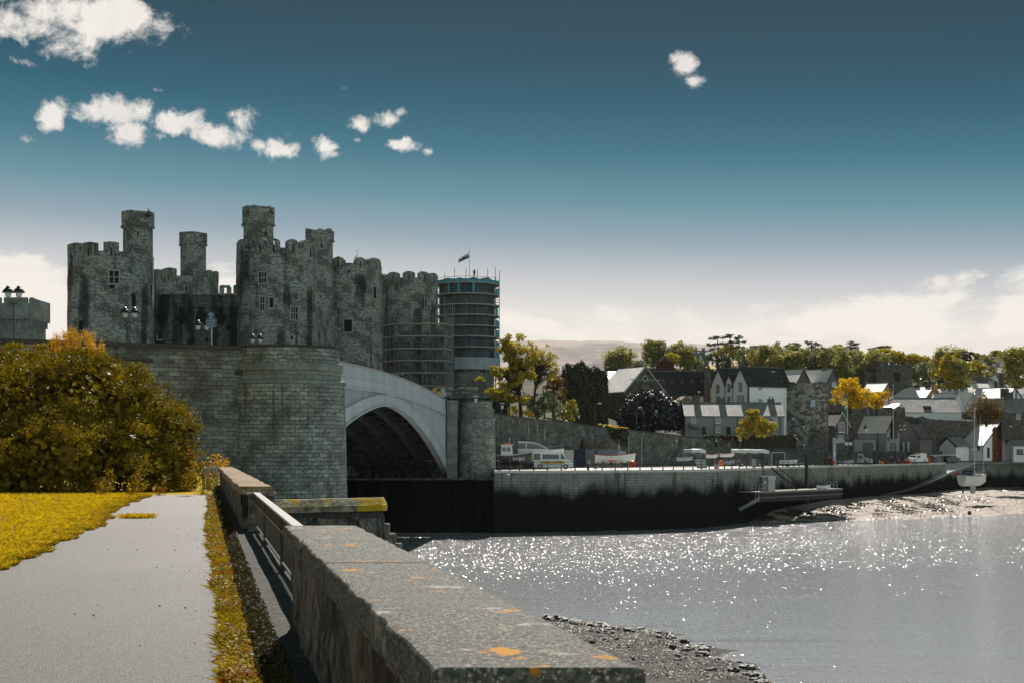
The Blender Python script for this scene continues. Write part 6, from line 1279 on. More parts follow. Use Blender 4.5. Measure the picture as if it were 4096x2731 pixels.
# stone tower of the town wall
d = 259; tw = thing('town_wall_tower', 'squat ruined round stone tower with one pale window right of the cottages', 'tower', (XX(3208, d), d, 0)); m = MB(); tR = 101/F*d; r2 = random.Random(2); n = 48
M['towerstone'] = mat('towerstone', (.30, .29, .25), [(1.0, (1, 1, 1.8), .44, .56, (.07, .065, .055), .9, 9), (.16, None, .46, .60, (.05, .05, .045), .85), (2.2, (1, 1, 1.8), .58, .66, (.42, .42, .38), .6)], .95, 0, .1, bump=[(1.4, (1, 1, 2), .3)])
m.cyl(XX(3208, d), d, -2, Z(1530, 254.5), tR*1.03, tR, n, rows=6); m.build('wall', M['towerstone'], tw)
m = MB()
for i in range(n): a = 2*math.pi*i/n; ringblock(m, XX(3208, d), d, tR-.9, tR+.02, a, a+2*math.pi/n, Z(1535, 254.5), Z(1527, 254.5)+r2.uniform(-.25, .12), 1, 0, .04, r2)
m.build('broken_top', M['towerstone'], tw)
a = math.asin((3250-3208)/101); opening(tw, XX(3208, d), d, tR, a, Z(1611, 254.6), .95, 1.5, True); a += math.atan2(-XX(3208, d), d)
ax, ay = math.sin(a), -math.cos(a); m = MB(); 
pc = (XX(3208, d)+ax*(tR+.10), d+ay*(tR+.10)); tx_, ty_ = math.cos(a), math.sin(a); m.quad((pc[0]-tx_*.42, pc[1]-ty_*.42, Z(1625, 254.6)), (pc[0]+tx_*.42, pc[1]+ty_*.42, Z(1625, 254.6)), (pc[0]+tx_*.42, pc[1]+ty_*.42, Z(1597, 254.6)), (pc[0]-tx_*.42, pc[1]-ty_*.42, Z(1597, 254.6))); m.build('pane', M['palepane'], tw)
tagp(quads('grass_tuft', blobleaves([(XX(3122, 256), 256, Z(1524, 256), .45, .4, .35)], 60, .2), TL['olive']), 'green grass tuft on the left corner of the round stone tower', 'plant')
# town wall to the right
wl = thing('town_wall', 'long dark ruined medieval town wall behind the quayside houses', 'wall', (XX(3700, 302), 302, 0)); TW = [(3290, 285, 1618), (3331, 288, 1614), (3369, 290, 1614), (3371, 290, 1620), (3470, 294, 1625), (3474, 294, 1632), (3500, 295, 1630), (3504, 295, 1624), (3566, 298, 1627), (3584, 298, 1645), (3588, 298, 1626), (3619, 299, 1627), (3622, 299, 1662), (3660, 300, 1668), (3690, 302, 1662), (3720, 303, 1675), (3844, 308, 1681), (4000, 312, 1700), (4096, 314, 1707), (4300, 318, 1715)]
m = MB(); u = 0; r2 = random.Random(6)
for a, b in zip(TW, TW[1:]):
    n = max(1, int((b[0]-a[0])/14))
    for i in range(n):
        f0, f1 = i/n, (i+1)/n; pa = a[0]+(b[0]-a[0])*f0; pb = a[0]+(b[0]-a[0])*f1; da = a[1]+(b[1]-a[1])*f0; db = a[1]+(b[1]-a[1])*f1; za = Z(a[2]+(b[2]-a[2])*f0, da)+r2.uniform(-.1, .1); zb_ = Z(a[2]+(b[2]-a[2])*f1, db)+r2.uniform(-.1, .1); xa, xb = XX(pa, da), XX(pb, db)
        m.hexa([(xa, da, -3), (xb, db, -3), (xb, db+1.4, -3), (xa, da+1.4, -3), (xa, da, za), (xb, db, zb_), (xb, db+1.4, zb_), (xa, da+1.4, za)])
m.build('masonry', M['hallstone'], wl)
# grey visitor house with white bay
f = theta_house('grey gabled quayside house with a tall white bay window', 3367, 1649, 1700, 1800, 264, 4.6, 5.2, 42, 'render_dark', 'slate_dark', 'render_pale')
f.win('r', -.1, Z(1707, 264), 1.9, 1.9, 0, 'white', 'pane', 2); f.win('r', -.3, Z(1750, 264), 1.5, 1.1, 0, 'white', 'pane', 2)
f2 = f; m = MB(); m.build
f.win('f', -1.6, Z(1709, 264), .5, 1.4, -2.3, 'white', 'pane', 0); f.win('f', -4.2, Z(1742, 264), .4, 1.2, -2.3, 'white', 'pane', 0)
for (u, z) in ((-3.9, 1708),): m = MB(); f.box(m, u-.4, u+.4, -2.36, -2.3, Z(z, 264)-.5, Z(z, 264)+.4); m.build('sign_board', M['black'], f.t)
m = MB(); f.box(m, 0, .07, -1.9, -1.05, Z(1724, 264)-.1, Z(1716, 264)+.25); m.build('sign_board', M['black'], f.t)
m = MB(); f.box(m, .01, .05, -2.3, 2.3, Z(1737, 264), Z(1734, 264)); f.box(m, .01, .05, -2.25, -2.1, 0, Z(1700, 264)); m.build('trim_bands', M['black'], f.t)
# house with black oriel
f = theta_house('grey house with pale slate roof and a black oriel panel in its gable', 3572, 1663, 1726, 1812, 277, 4.9, 6.2, 45, 'render_grey', 'slate_pale', 'black')
m = MB(); f.box(m, 0, .5, -1.0, 1.0, Z(1752, 277), Z(1690, 277)); m.face([f.w(.5, -1., Z(1690, 277)), f.w(.5, 1., Z(1690, 277)), f.w(.45, 0, Z(1668, 277))]); m.build('oriel', M['black'], f.t)
f.win('r', 0, Z(1788, 277), 2.0, 1.9, 0, 'black', 'pane', 2, 'door'); m = MB(); f.box(m, 0, .05, -2.3, -1.3, Z(1762, 277), Z(1748, 277)); s_ = m.build('sign_board', M['lead'], f.t)
f.win('f', -4.6, Z(1705, 277)+.0, .6, .6, -2.45, 'black', 'palepane', 0); m = MB(); f.box(m, -1.9, -1.8, -2.55, -2.45, -.4, Z(1726, 277)); m.build('drainpipe', M['black'], f.t)
f = house('low flat-roofed grey outbuilding with a blue-grey double door', 3460, 272); m = MB(); f.box(m, -2.1, 2., 0, 4, -.5, Z(1757, 272)); m.build('wall', M['render_grey'], f.t); m = MB(); f.box(m, -2.2, 2.1, -.1, 4, Z(1757, 272), Z(1753, 272)); m.build('roof', M['lead'], f.t); f.win('f', .6, Z(1785, 272), 1.9, 1.7, 0, 'lead', 'lead', 1, 'door')
f = theta_house('dark steep-roofed building with glazed ground floor beside the oriel house', 3625, 1672, 1750, 1812, 282, 5.6, 6, -38, 'render_dark', 'slate_dark', 'black')
for u in (-1.7, -.6, .5): f.win('r', u, Z(1784, 282), .8, 2.3, 0, 'black', 'palepane', 0)
f.win('f', -1.5, Z(1790, 282), 1., 2., -2.8, 'black', 'palepane', 0)
# boathouse and annex
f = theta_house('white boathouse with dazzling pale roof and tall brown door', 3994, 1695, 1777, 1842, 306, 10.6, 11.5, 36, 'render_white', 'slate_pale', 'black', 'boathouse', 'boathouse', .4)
m = MB(); f.box(m, .0, .08, -2.2, 1.2, DZ, Z(1712, 306)); m.face([f.w(.08, -2.2, Z(1712, 306)), f.w(.08, 1.2, Z(1712, 306)), f.w(.08, 0.0, Z(1700, 306))]); m.build('door', M['wood'], f.t)
for (u, z, r_) in ((3.0, Z(1765, 306), .45),): 
    m = MB(); m.prism([(r_*math.cos(2*math.pi*i/16), r_*math.sin(2*math.pi*i/16)) for i in range(16)], lambda a, b: f.w(.0, u+a, z+b), lambda a, b: f.w(.07, u+a, z+b)); m.build('porthole', M['lead'], f.t)
for u in (-3.6, 3.6): f.win('r', u, Z(1808, 306), .8, 2.0, 0, 'black', 'pane', 0)
for u in (-1.2, -6.6): f.win('f', u, Z(1790, 306), .7, 1., -5.3, 'black', 'pane', 0)
m = MB(); f.box(m, -.2, -.1, -5.4, -5.3, DZ, Z(1778, 306)); m.build('drainpipe', M['black'], f.t)
f = theta_house('small white annex with dark slate roof left of the boathouse', 3790, 1750, 1783, 1842, 303, 4.2, 4.6, -52, 'render_white', 'slate', 'black')
f = house('small white building with dark roof at the right edge past the boathouse', 4110, 303); f.block(-3, 6, 0, 5, DZ, Z(1782, 303), Z(1757, 303), M['render_white'], M['slate'], None, .2); f.win('f', -1.6, Z(1805, 303), 1.4, 1.1, 0, 'black', 'pane', 1)
# roofs above the wall
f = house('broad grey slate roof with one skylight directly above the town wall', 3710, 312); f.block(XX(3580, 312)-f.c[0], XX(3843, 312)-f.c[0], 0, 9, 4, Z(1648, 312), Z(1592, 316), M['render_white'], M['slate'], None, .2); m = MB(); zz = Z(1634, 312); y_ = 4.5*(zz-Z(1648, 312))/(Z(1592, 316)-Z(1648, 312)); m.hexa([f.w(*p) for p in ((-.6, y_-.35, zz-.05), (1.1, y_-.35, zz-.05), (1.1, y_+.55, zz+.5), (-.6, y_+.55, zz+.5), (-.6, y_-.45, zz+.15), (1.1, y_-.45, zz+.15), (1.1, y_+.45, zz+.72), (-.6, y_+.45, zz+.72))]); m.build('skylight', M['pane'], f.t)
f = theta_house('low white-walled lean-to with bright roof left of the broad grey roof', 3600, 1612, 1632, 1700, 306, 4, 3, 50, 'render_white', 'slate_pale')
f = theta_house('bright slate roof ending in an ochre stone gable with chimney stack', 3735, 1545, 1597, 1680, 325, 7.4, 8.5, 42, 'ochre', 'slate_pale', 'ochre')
for x in (-1.5, -4.2, -7.2): f.chim(x, 0, Z(1556, 325), Z(1542, 325), 1.1, .8, 'brickred', 3)
f.chim(.1, 0, Z(1560, 325), Z(1536, 325), .6, 1.6, 'ochre', 2)
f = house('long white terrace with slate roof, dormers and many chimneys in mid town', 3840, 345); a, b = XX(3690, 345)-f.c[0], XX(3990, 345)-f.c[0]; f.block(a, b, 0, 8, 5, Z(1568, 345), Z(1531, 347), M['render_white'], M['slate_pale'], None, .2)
for px in (3700, 3812, 3856, 3914, 3984): f.chim(XX(px, 345)-f.c[0], 4, Z(1540, 347), Z(1520, 347), 1.3, .8, 'render_grey', 2)
for px in (3800, 3850):
    u = XX(px, 345)-f.c[0]; g3 = Fr(f.t, *f.w(u, .3, 0)[:2], R(-90)); g3.block(-3, 0, -1.2, 1.2, Z(1575, 345), Z(1556, 345), Z(1541, 345), M['render_white'], M['slate_pale'], M['black'], .15, 'dormer'); g3.win('r', 0, Z(1562, 345), .9, 1.1, 0, 'lead', 'pane', 1)
for px in (3745, 3830, 3900, 3950): f.win('f', XX(px, 345)-f.c[0], Z(1583, 345), 1., 1.1, 0)
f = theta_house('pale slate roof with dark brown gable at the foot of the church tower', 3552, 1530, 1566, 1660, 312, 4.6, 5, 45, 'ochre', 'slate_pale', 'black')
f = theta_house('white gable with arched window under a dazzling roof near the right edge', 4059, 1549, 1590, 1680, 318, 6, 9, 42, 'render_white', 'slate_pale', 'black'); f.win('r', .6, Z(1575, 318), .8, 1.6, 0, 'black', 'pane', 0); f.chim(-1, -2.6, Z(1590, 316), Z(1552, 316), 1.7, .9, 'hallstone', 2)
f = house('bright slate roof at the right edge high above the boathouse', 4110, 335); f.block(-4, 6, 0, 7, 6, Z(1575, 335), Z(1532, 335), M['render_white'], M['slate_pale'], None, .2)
f = house('dark slate roof over a stone cottage with one white window at the right edge', 4085, 305); f.block(-4.2, 7, 0, 6, 2, Z(1646, 305), Z(1594, 305), M['hallstone'], M['slate'], None, .2); f.win('f', -.6, Z(1664, 305), .9, 1.1, 0); f.chim(-1.6, 3, Z(1610, 305), Z(1565, 305), 1.6, .9, 'hallstone', 2)
f = theta_house('white house with grey roof half hidden left of the spiky conifer', 3835, 1572, 1612, 1690, 318, 4, 6, 48, 'render_white', 'slate_pale'); f.chim(-.5, 0, Z(1580, 318), Z(1560, 318), .8, .8, 'render_grey', 2)
f = house('large white hilltop house with dark hipped roof and two chimneys', 3990, 450); f.block(-3.6, 3.6, 0, 7, 20, Z(1449, 450), Z(1424, 452), M['render_white'], M['slate_dark'], None, .4); f.chim(-3.2, 3.5, Z(1430, 450), Z(1416, 450), 1, .8); f.chim(2.5, 3.5, Z(1430, 450), Z(1414, 450), 1, .8)
g3 = Fr(f.t, *f.w(-3.4, -.4, 0)[:2], R(-75)); g3.block(-4, 0, -2.4, 2.4, 20, Z(1452, 450), Z(1432, 450), M['render_white'], M['slate_dark'], M['white'], .2, 'wing'); g3.win('r', 0, Z(1460, 450), 1.6, 1.2, 0)
g3 = Fr(f.t, *f.w(3.2, -.4, 0)[:2], R(-100)); g3.block(-4, 0, -2.2, 2.2, 20, Z(1452, 450), Z(1434, 450), M['render_white'], M['slate_dark'], M['white'], .2, 'wing'); f.win('f', .2, Z(1462, 450), 1.2, 1.2, 0)
f = house('row of white cottages with pale dormers below the hilltop house', 3965, 400); f.block(-5.2, 5.6, 0, 7, 12, Z(1492, 400), Z(1469, 402), M['render_white'], M['slate'], None, .2)
for u in (-4, -.9, 2.2): f.chim(u, 3.5, Z(1474, 400), Z(1462, 400), .9, .7, 'render_dark', 2)
for u in (-2.8, 0.8): g3 = Fr(f.t, *f.w(u, -.4, 0)[:2], R(-90)); g3.block(-3, 0, -1, 1, Z(1510, 400), Z(1490, 400), Z(1478, 400), M['render_white'], M['slate_pale'], None, .15, 'dormer'); g3.win('r', 0, Z(1495, 400), .8, .8, 0)
f = house('flat-roofed dark modern house on the ridge right of the pines', 3032, 450); m = MB(); f.box(m, -1.9, 1.9, 0, 5, 20, Z(1384, 450)); f.box(m, -3.8, 2.6, -.6, 5, 20, Z(1400, 450)); m.build('wall', M['lead'], f.t); m = MB(); f.box(m, -2., 2., -.1, 5, Z(1384, 450), Z(1381, 450)); f.box(m, -4, 2.7, -.8, 0, Z(1403, 450), Z(1400, 450)); m.build('roof', M['slate_pale'], f.t); f.win('f', .2, Z(1394, 450), 1.4, 1., 0, 'white', 'palepane', 0)
f = house('dark stone Victorian villa with gables and chimneys on the far hillside', 2790, 450); f.block(-2.6, 3.6, 0, 5, 18, Z(1425, 450), Z(1402, 450), M['lead'], M['slate'], None, .2)
for (u, zt) in ((-2.1, 1400), (.9, 1408)): g3 = Fr(f.t, *f.w(u, -.3, 0)[:2], R(-90)); g3.block(-4, 0, -1.7, 1.7, 18, Z(1424, 450), Z(zt, 450), M['lead'], M['slate'], None, .15, 'gable_wall'); g3.win('r', 0, Z(1428, 450), .9, 1.2, 0, 'white', 'palepane'); g3.win('r', 0, Z(1445, 450), 1.8, 1.0, 0, 'white', 'palepane', 2)
for u in (-1.9, -.2, 2.2): f.chim(u, 2.5, Z(1405, 450), Z(1391, 450), .9, .7, 'lead', 2)
for (px, py, d, w_, lb) in ((2450, 1492, 330, 3.5, 'small white bungalow roof glimpsed left of the hall gable'), (3080, 1466, 400, 2.2, 'tiny pale roof between the ridge trees'), (2440, 1510, 300, 2.4, 'sunlit roof corner beside the ivy-clad tower'), (3940, 1585, 330, 3, 'pale roof glimpsed behind the spiky conifer'), (2140, 1580, 300, 5, 'white building glimpsed between the trunks of the two tall trees'), (2235, 1625, 270, 3, 'pale wall glimpsed between shrubs behind the ramp')):
    f = house(lb, px, d); f.block(-w_/2, w_/2, 0, 4, Z(py+60, d), Z(py+8, d), Z(py-9, d), M['render_white'], M['slate_pale'], None, .2)
# church tower
d = 330; ch = thing('church_tower', 'square dark battlemented church tower with clock and twin louvred window', 'church tower', (XX(3583, d), d, 3)); f = Fr(ch, XX(3583, d), d, R(4)); a = 4.0; zt, zm = Z(1458, d), Z(1445, d)
m = MB(); f.box(m, -a, a, 0, 8, 0, zt); m.build('wall', M['hallstone'], ch); m = MB(); f.box(m, -a-.15, a+.15, -.15, 8.15, zt-.9, zt-.7); m.build('string_course', M['hallstone'], ch)
for i in range(6): x = -a+.05+i*1.46; m = MB(); f.box(m, x, x+.75, -.02, .6, zt, zm); m.build('merlon', M['hallstone'], ch)
for i in range(5): m = MB(); f.box(m, -a-.02, -a+.6, 1.2+i*1.5, 1.9+i*1.5, zt, zm); m.build('merlon', M['hallstone'], ch)
m = MB(); p = f.w(-a+.3, .4, 0); m.cyl(p[0], p[1], 0, zm+.15, 1.25, n=8); m.build('stair_turret', M['hallstone'], ch)
m = MB(); f.box(m, -a-3.1, -a-.7, 1, 5, 0, Z(1482, d)); m.build('annex', M['hallstone'], ch)
zc = Z(1468, d); r_ = .72; xo = .35; m = MB(); n = 20; m.prism([(r_*math.cos(2*math.pi*i/n), r_*math.sin(2*math.pi*i/n)) for i in range(n)], lambda u, v: f.w(xo+u, -.0, zc+v), lambda u, v: f.w(xo+u, -.10, zc+v)); ck = m.build('clock', M['black'], ch)
m = MB()
for i in range(12): q = 2*math.pi*i/12; m.hexa([f.w(xo+(r_*.84)*math.sin(q)+dx, -.12+dy, zc+(r_*.84)*math.cos(q)+dz) for dz in (-.06, .06) for (dx, dy) in ((-.035, 0), (.035, 0), (.035, .02), (-.035, .02))])
m.tube([f.w(xo, -.13, zc), f.w(xo+.38, -.13, zc-.12)], .035, 4); m.tube([f.w(xo, -.13, zc), f.w(xo-.1, -.13, zc+.52)], .03, 4); m.tube([f.w(xo+r_*.95*math.cos(2*math.pi*i/n), -.11, zc+r_*.95*math.sin(2*math.pi*i/n)) for i in range(n+1)], .03, 4); m.build('clock_face_marks', M['trim'], ck)
for u in (-.28, .42): 
    m = MB(); f.box(m, xo+u-.27, xo+u+.27, -.04, .1, Z(1522, d), Z(1492, d)); m.face([f.w(xo+u-.27, -.04, Z(1492, d)), f.w(xo+u+.27, -.04, Z(1492, d)), f.w(xo+u, -.04, Z(1486, d))]); m.build('louvre', M['void'], ch)
# ruined hill tower, diagonal wall, small turret
rt2 = thing('ruined_hill_tower', 'ragged dark ivy-topped ruin on the hillside among trees', 'ruin', (XX(3800, 350), 350, 15)); r2 = random.Random(8)
m = MB(); m.cyl(XX(3822, 350), 350, 10, Z(1405, 348), 1.6, 1.5, 16, rows=3); m.build('round_tower', M['hallstone'], rt2); m = MB()
for i in range(10): x0 = XX(3745+i*6.5, 350); m.box(x0, x0+.42, 350, 351.2, 10, Z(1412+r2.uniform(-7, 6), 350))
m.build('ruined_wall', M['hallstone'], rt2); quads('ivy', blobleaves([(XX(p, 351), 351, Z(q_, 351), w_/F*351, 1.5, h_/F*351) for (p, q_, w_, h_) in ((3790, 1395, 42, 18), (3760, 1402, 24, 22), (3822, 1400, 24, 12), (3850, 1398, 22, 10))], 7, .4, .6, .9, rag=.5), TL['mix'], rt2)
dw = thing('sloping_wall', 'dark stretch of town wall descending diagonally on the right hillside', 'wall', (XX(3930, 360), 360, 15)); m = MB()
for i in range(8): pa, pb = 3872+i*15, 3872+(i+1)*15; za, zb_ = Z(1482+i*5.4, 360), Z(1482+(i+1)*5.4, 360); m.hexa([(XX(pa, 360), 360, 5), (XX(pb, 360), 360, 5), (XX(pb, 360), 361.5, 5), (XX(pa, 360), 361.5, 5), (XX(pa, 360), 360, za), (XX(pb, 360), 360, zb_), (XX(pb, 360), 361.5, zb_), (XX(pa, 360), 361.5, za)])
m.build('masonry', M['hallstone'], dw)
m = MB(); m.cyl(XX(4032, 352), 352, 5, Z(1487, 350), 36/F*350, n=20); o = m.build('wall_turret', M['hallstone']); tagp(o, 'drum-shaped dark wall turret below the hillside cottages', 'turret')
mm_ = thing('mobile_mast', 'small lattice mobile phone mast on the ridge skyline', 'mast', (XX(3112, 430), 430, 25)); m = MB()
for q in (3105, 3111, 3118): m.cyl(XX(q, 430), 430, 25, Z(1366, 430), .05, n=4)
m.build('pole', M['lead'], mm_)
for q in (3105, 3111, 3118): m = MB(); m.box(XX(q, 430)-.14, XX(q, 430)+.14, 429.8, 430, Z(1377, 430), Z(1367, 430)); m.build('antenna', M['lead'], mm_)
M['field'] = flat('field', (.42, .30, .04), .9)
for i, (a, b, t_, q, d) in enumerate(((2882, 2905, 1490, 1520, 372), (2840, 2866, 1462, 1474, 405), (2560, 2600, 1455, 1468, 405))):
    m = MB(); m.quad(P(a, q, d-25), P(b, q, d-25), P(b, t_, d), P(a, t_, d)); tagp(m.build('meadow', M['field']), kind='structure')
# hedge in front of the cottages
hd = thing('hedge', 'long clipped dark hedge with golden top in front of the cottages', 'hedge', (XX(3000, 240), 240, 1)); rr = np.random.default_rng(12); n = 9000; px = rr.uniform(2816, 3184, n); d = 240+rr.uniform(0, 1., n); zt = Z(1742, 240); f_ = rr.random(n)
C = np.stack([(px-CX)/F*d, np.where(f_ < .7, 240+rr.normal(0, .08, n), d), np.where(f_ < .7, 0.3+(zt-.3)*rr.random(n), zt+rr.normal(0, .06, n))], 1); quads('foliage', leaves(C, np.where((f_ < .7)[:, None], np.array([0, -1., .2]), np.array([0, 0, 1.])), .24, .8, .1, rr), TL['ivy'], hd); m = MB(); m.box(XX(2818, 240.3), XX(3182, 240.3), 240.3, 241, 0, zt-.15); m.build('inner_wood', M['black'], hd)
# ================================================================ quayside things
M['carglass'] = flat('carglass', (.02, .025, .03), .08, 0, 1.); M['tyre'] = flat('tyre', (.015, .015, .015), .8); M['alloy'] = flat('alloy', (.35, .36, .37), .3, .6)
M['paintwhite'] = flat('paintwhite', (.68, .69, .70), .22, 0, .7, .03); M['paintblack'] = flat('paintblack', (.012, .013, .016), .16, 0, .9); M['paintgrey'] = flat('paintgrey', (.05, .06, .07), .2, 0, .8)
M['hull'] = flat('hull', (.68, .68, .67), .35, 0, .5); M['hullblack'] = flat('hullblack', (.015, .016, .02), .3, 0, .5); M['orange'] = flat('orange', (.75, .15, .02), .5, 0, .3, .05); M['redbuoy'] = flat('redbuoy', (.62, .03, .012), .45, 0, .4)
M['containergrey'] = flat('containergrey', (.17, .19, .21), .6); M['containerwhite'] = flat('containerwhite', (.42, .43, .42), .6); M['tarp'] = flat('tarp', (.33, .37, .40), .7); M['palletwood'] = flat('palletwood', (.20, .15, .10), .9)
M['navy'] = flat('navy', (.02, .035, .06), .7); M['teal'] = flat('teal', (.05, .16, .18), .8); M['yellow'] = flat('yellow', (.60, .38, .02), .6); M['stripe'] = flat('stripe', (.60, .36, .06), .4); M['net'] = flat('net', (.07, .14, .13), .9)
def rot(px, d, z, a):
    x = XX(px, d); ca, sa = math.cos(a), math.sin(a); return lambda u, v, w_: (x+u*ca-v*sa, d+u*sa+v*ca, z+w_)
def vehicle(name, label, cat, px, d, z, a, prof, glass, W_, wheels, paint, wr=.32, group=None, extra=None, roofz=None):
    """prof: side outline (x,z) front to the right; glass: list of side window outlines; narrows above the belt line"""
    t = thing(name, label, cat, (XX(px, d), d, z), group); f = rot(px, d, z, a); zb = .95; zt = max(p[1] for p in prof)
    def hw(zz, k=0.): return W_/2*(1-.14*max(0, (zz-zb))/(zt-zb+.01)-(.04 if zz < .35 else 0))+k
    m = MB(); A = [f(x, -hw(zz), zz) for x, zz in prof]; B = [f(x, hw(zz), zz) for x, zz in prof]; n = len(prof)
    m.face(A); m.face(B[::-1])
    for i in range(n): m.face([A[i], B[i], B[(i+1) % n], A[(i+1) % n]][::-1])
    body = m.build('body', M[paint], t, bevel=.05)
    for g_ in glass:
        m = MB()
        if g_[0] == 's':
            for s_ in (-1, 1): q = [f(x, s_*hw(zz, .012), zz) for x, zz in g_[1]]; m.face(q if s_ < 0 else q[::-1])
            m.build('side_window', M['carglass'], t)
        else:   # front or rear screen between two profile points
            (x0, z0_), (x1, z1_) = g_[1]; sg_ = .02 if g_[0] == 'f' else -.02; q = [f(x0+sg_, -hw(z0_)+.1, z0_+.015), f(x0+sg_, hw(z0_)-.1, z0_+.015), f(x1+sg_, hw(z1_)-.1, z1_+.015), f(x1+sg_, -hw(z1_)+.1, z1_+.015)]; m.face(q if g_[0] == 'f' else q[::-1]); m.build('windscreen' if g_[0] == 'f' else 'rear_window', M['carglass'], t)
    for wx in wheels:
        for s_ in (-1, 1):
            m = MB(); n = 14; c0 = s_*(W_/2-.16); c1 = s_*(W_/2+.01); P_ = [(wx+wr*math.cos(2*math.pi*i/n), wr+wr*math.sin(2*math.pi*i/n)) for i in range(n)]
            m.prism(P_, lambda u, v: f(u, c0, v), lambda u, v: f(u, c1, v)); tyre = m.build('wheel', M['tyre'], t); m = MB(); P_ = [(wx+wr*.6*math.cos(2*math.pi*i/n), wr+wr*.6*math.sin(2*math.pi*i/n)) for i in range(n)]
            m.prism(P_, lambda u, v: f(u, c0, v), lambda u, v: f(u, c1+s_*.012, v)); m.build('rim', M['alloy'], tyre)
    xf = max(p[0] for p in prof); xr_ = min(p[0] for p in prof)
    for s_ in (-1, 1):
        m = MB(); m.hexa([f(xf-.12, s_*W_*.34-.14, .62), f(xf+.01, s_*W_*.34-.14, .62), f(xf+.01, s_*W_*.34+.14, .62), f(xf-.12, s_*W_*.34+.14, .62), f(xf-.12, s_*W_*.34-.14, .78), f(xf-.02, s_*W_*.34-.14, .78), f(xf-.02, s_*W_*.34+.14, .78), f(xf-.12, s_*W_*.34+.14, .78)]); m.build('headlight', M['lampglass'], t)
        m = MB(); u = -s_*0; m.hexa([f(xr_-.01, s_*W_*.4-.1, .7), f(xr_+.1, s_*W_*.4-.1, .7), f(xr_+.1, s_*W_*.4+.1, .7), f(xr_-.01, s_*W_*.4+.1, .7), f(xr_-.01, s_*W_*.4-.1, .9), f(xr_+.1, s_*W_*.4-.1, .9), f(xr_+.1, s_*W_*.4+.1, .9), f(xr_-.01, s_*W_*.4+.1, .9)]); m.build('tail_light', M['redbuoy'], t)
        m = MB(); gx = .28*xf; m.hexa([f(gx, s_*(W_/2+.02), 1.0), f(gx+.12, s_*(W_/2+.02), 1.0), f(gx+.12, s_*(W_/2+.2), 1.0), f(gx, s_*(W_/2+.2), 1.0), f(gx, s_*(W_/2+.02), 1.14), f(gx+.12, s_*(W_/2+.02), 1.14), f(gx+.12, s_*(W_/2+.2), 1.14), f(gx, s_*(W_/2+.2), 1.14)]); m.build('mirror', M['tyre'], t)
    if extra: extra(t, f, hw)
    return t
CARP = [(-2.1, .3), (-2.15, .75), (-2.0, .98), (-1.5, 1.02), (-.95, 1.38), (-.2, 1.45), (.35, 1.38), (1.05, .98), (1.9, .85), (2.15, .65), (2.15, .3), (1.7, .22), (-1.7, .22)]
CARG = [('s', [(-1.35, 1.0), (-.25, 1.0), (-.25, 1.38), (-.9, 1.32)]), ('s', [(-.18, 1.0), (.85, 1.0), (.3, 1.32), (-.18, 1.38)]), ('f', [(.98, 1.02), (.42, 1.34)]), ('r', [(-1.42, 1.07), (-1.02, 1.33)])]
VANP = [(-2.7, .35), (-2.75, 1.0), (-2.72, 2.3), (-2.6, 2.42), (1.0, 2.45), (1.35, 2.32), (1.95, 1.35), (2.6, 1.1), (2.75, .8), (2.75, .35), (2.2, .25), (-2.2, .25)]
VANG = [('s', [(1.05, 1.38), (1.75, 1.38), (1.3, 2.1), (1.05, 2.1)]), ('f', [(1.93, 1.42), (1.42, 2.22)])]
def ambul(t, f, hw):
    for s_ in (-1, 1):
        m = MB(); m.face([f(x, s_*hw(zz, .013), zz) for x, zz in ((-1.45, 1.4), (.85, 1.4), (.85, 2.05), (-1.45, 2.05))][::(1 if s_ < 0 else -1)]); m.build('side_window', M['carglass'], t); m = MB(); m.face([f(x, s_*hw(zz, .014), zz) for x, zz in ((-2.68, 1.3), (-1.75, 1.3), (-1.75, 2.15), (-2.68, 2.15))][::(1 if s_ < 0 else -1)]); m.build('rear_side_window', M['carglass'], t)
        m = MB(); m.face([f(x, s_*hw(zz, .012), zz) for x, zz in ((-1.7, .75), (1.6, .75), (1.6, 1.12), (-1.7, 1.12))][::(1 if s_ < 0 else -1)]); m.build('orange_stripe', M['stripe'], t)
    m = MB(); 
    for x in (-2.4, 1.0): m.hexa([f(x, -.7, 2.42), f(x+.3, -.7, 2.42), f(x+.3, .7, 2.42), f(x, .7, 2.42), f(x, -.7, 2.62), f(x+.3, -.7, 2.62), f(x+.3, .7, 2.62), f(x, .7, 2.62)])
    m.build('roof_beacon', M['paintwhite'], t)
vehicle('minibus', 'white high-roofed minibus with yellow side stripe parked on the quay', 'van', 2212, 198, DZ, R(-2), VANP, VANG, 2.0, (-1.75, 1.75), 'paintwhite', .36, extra=ambul)
car = vehicle('car', 'black saloon car parked behind the quay railing near the dinghies', 'car', 3000, 226, DZ, R(182), CARP, CARG, 1.8, (-1.35, 1.4), 'paintblack')
MPV = [(-2.3, .3), (-2.35, 1.0), (-2.2, 1.85), (-2.0, 1.95), (.5, 1.95), (.85, 1.85), (1.5, 1.2), (2.25, 1.0), (2.4, .7), (2.4, .3), (1.9, .25), (-1.9, .25)]
MPG = [('s', [(-1.3, 1.15), (-.2, 1.15), (-.2, 1.7), (-1.3, 1.7)]), ('s', [(-.05, 1.15), (1.2, 1.15), (.75, 1.7), (-.05, 1.7)]), ('f', [(1.45, 1.25), (.92, 1.8)])]
vehicle('van', 'white panel van parked facing right beside the wrapped statue', 'van', 3434, 262, DZ, R(-28), MPV, MPG, 1.9, (-1.5, 1.55), 'paintwhite', .34)
vehicle('car', 'black low saloon between the two white vans', 'car', 3550, 268, DZ, R(-20), CARP, CARG, 1.8, (-1.35, 1.4), 'paintblack')
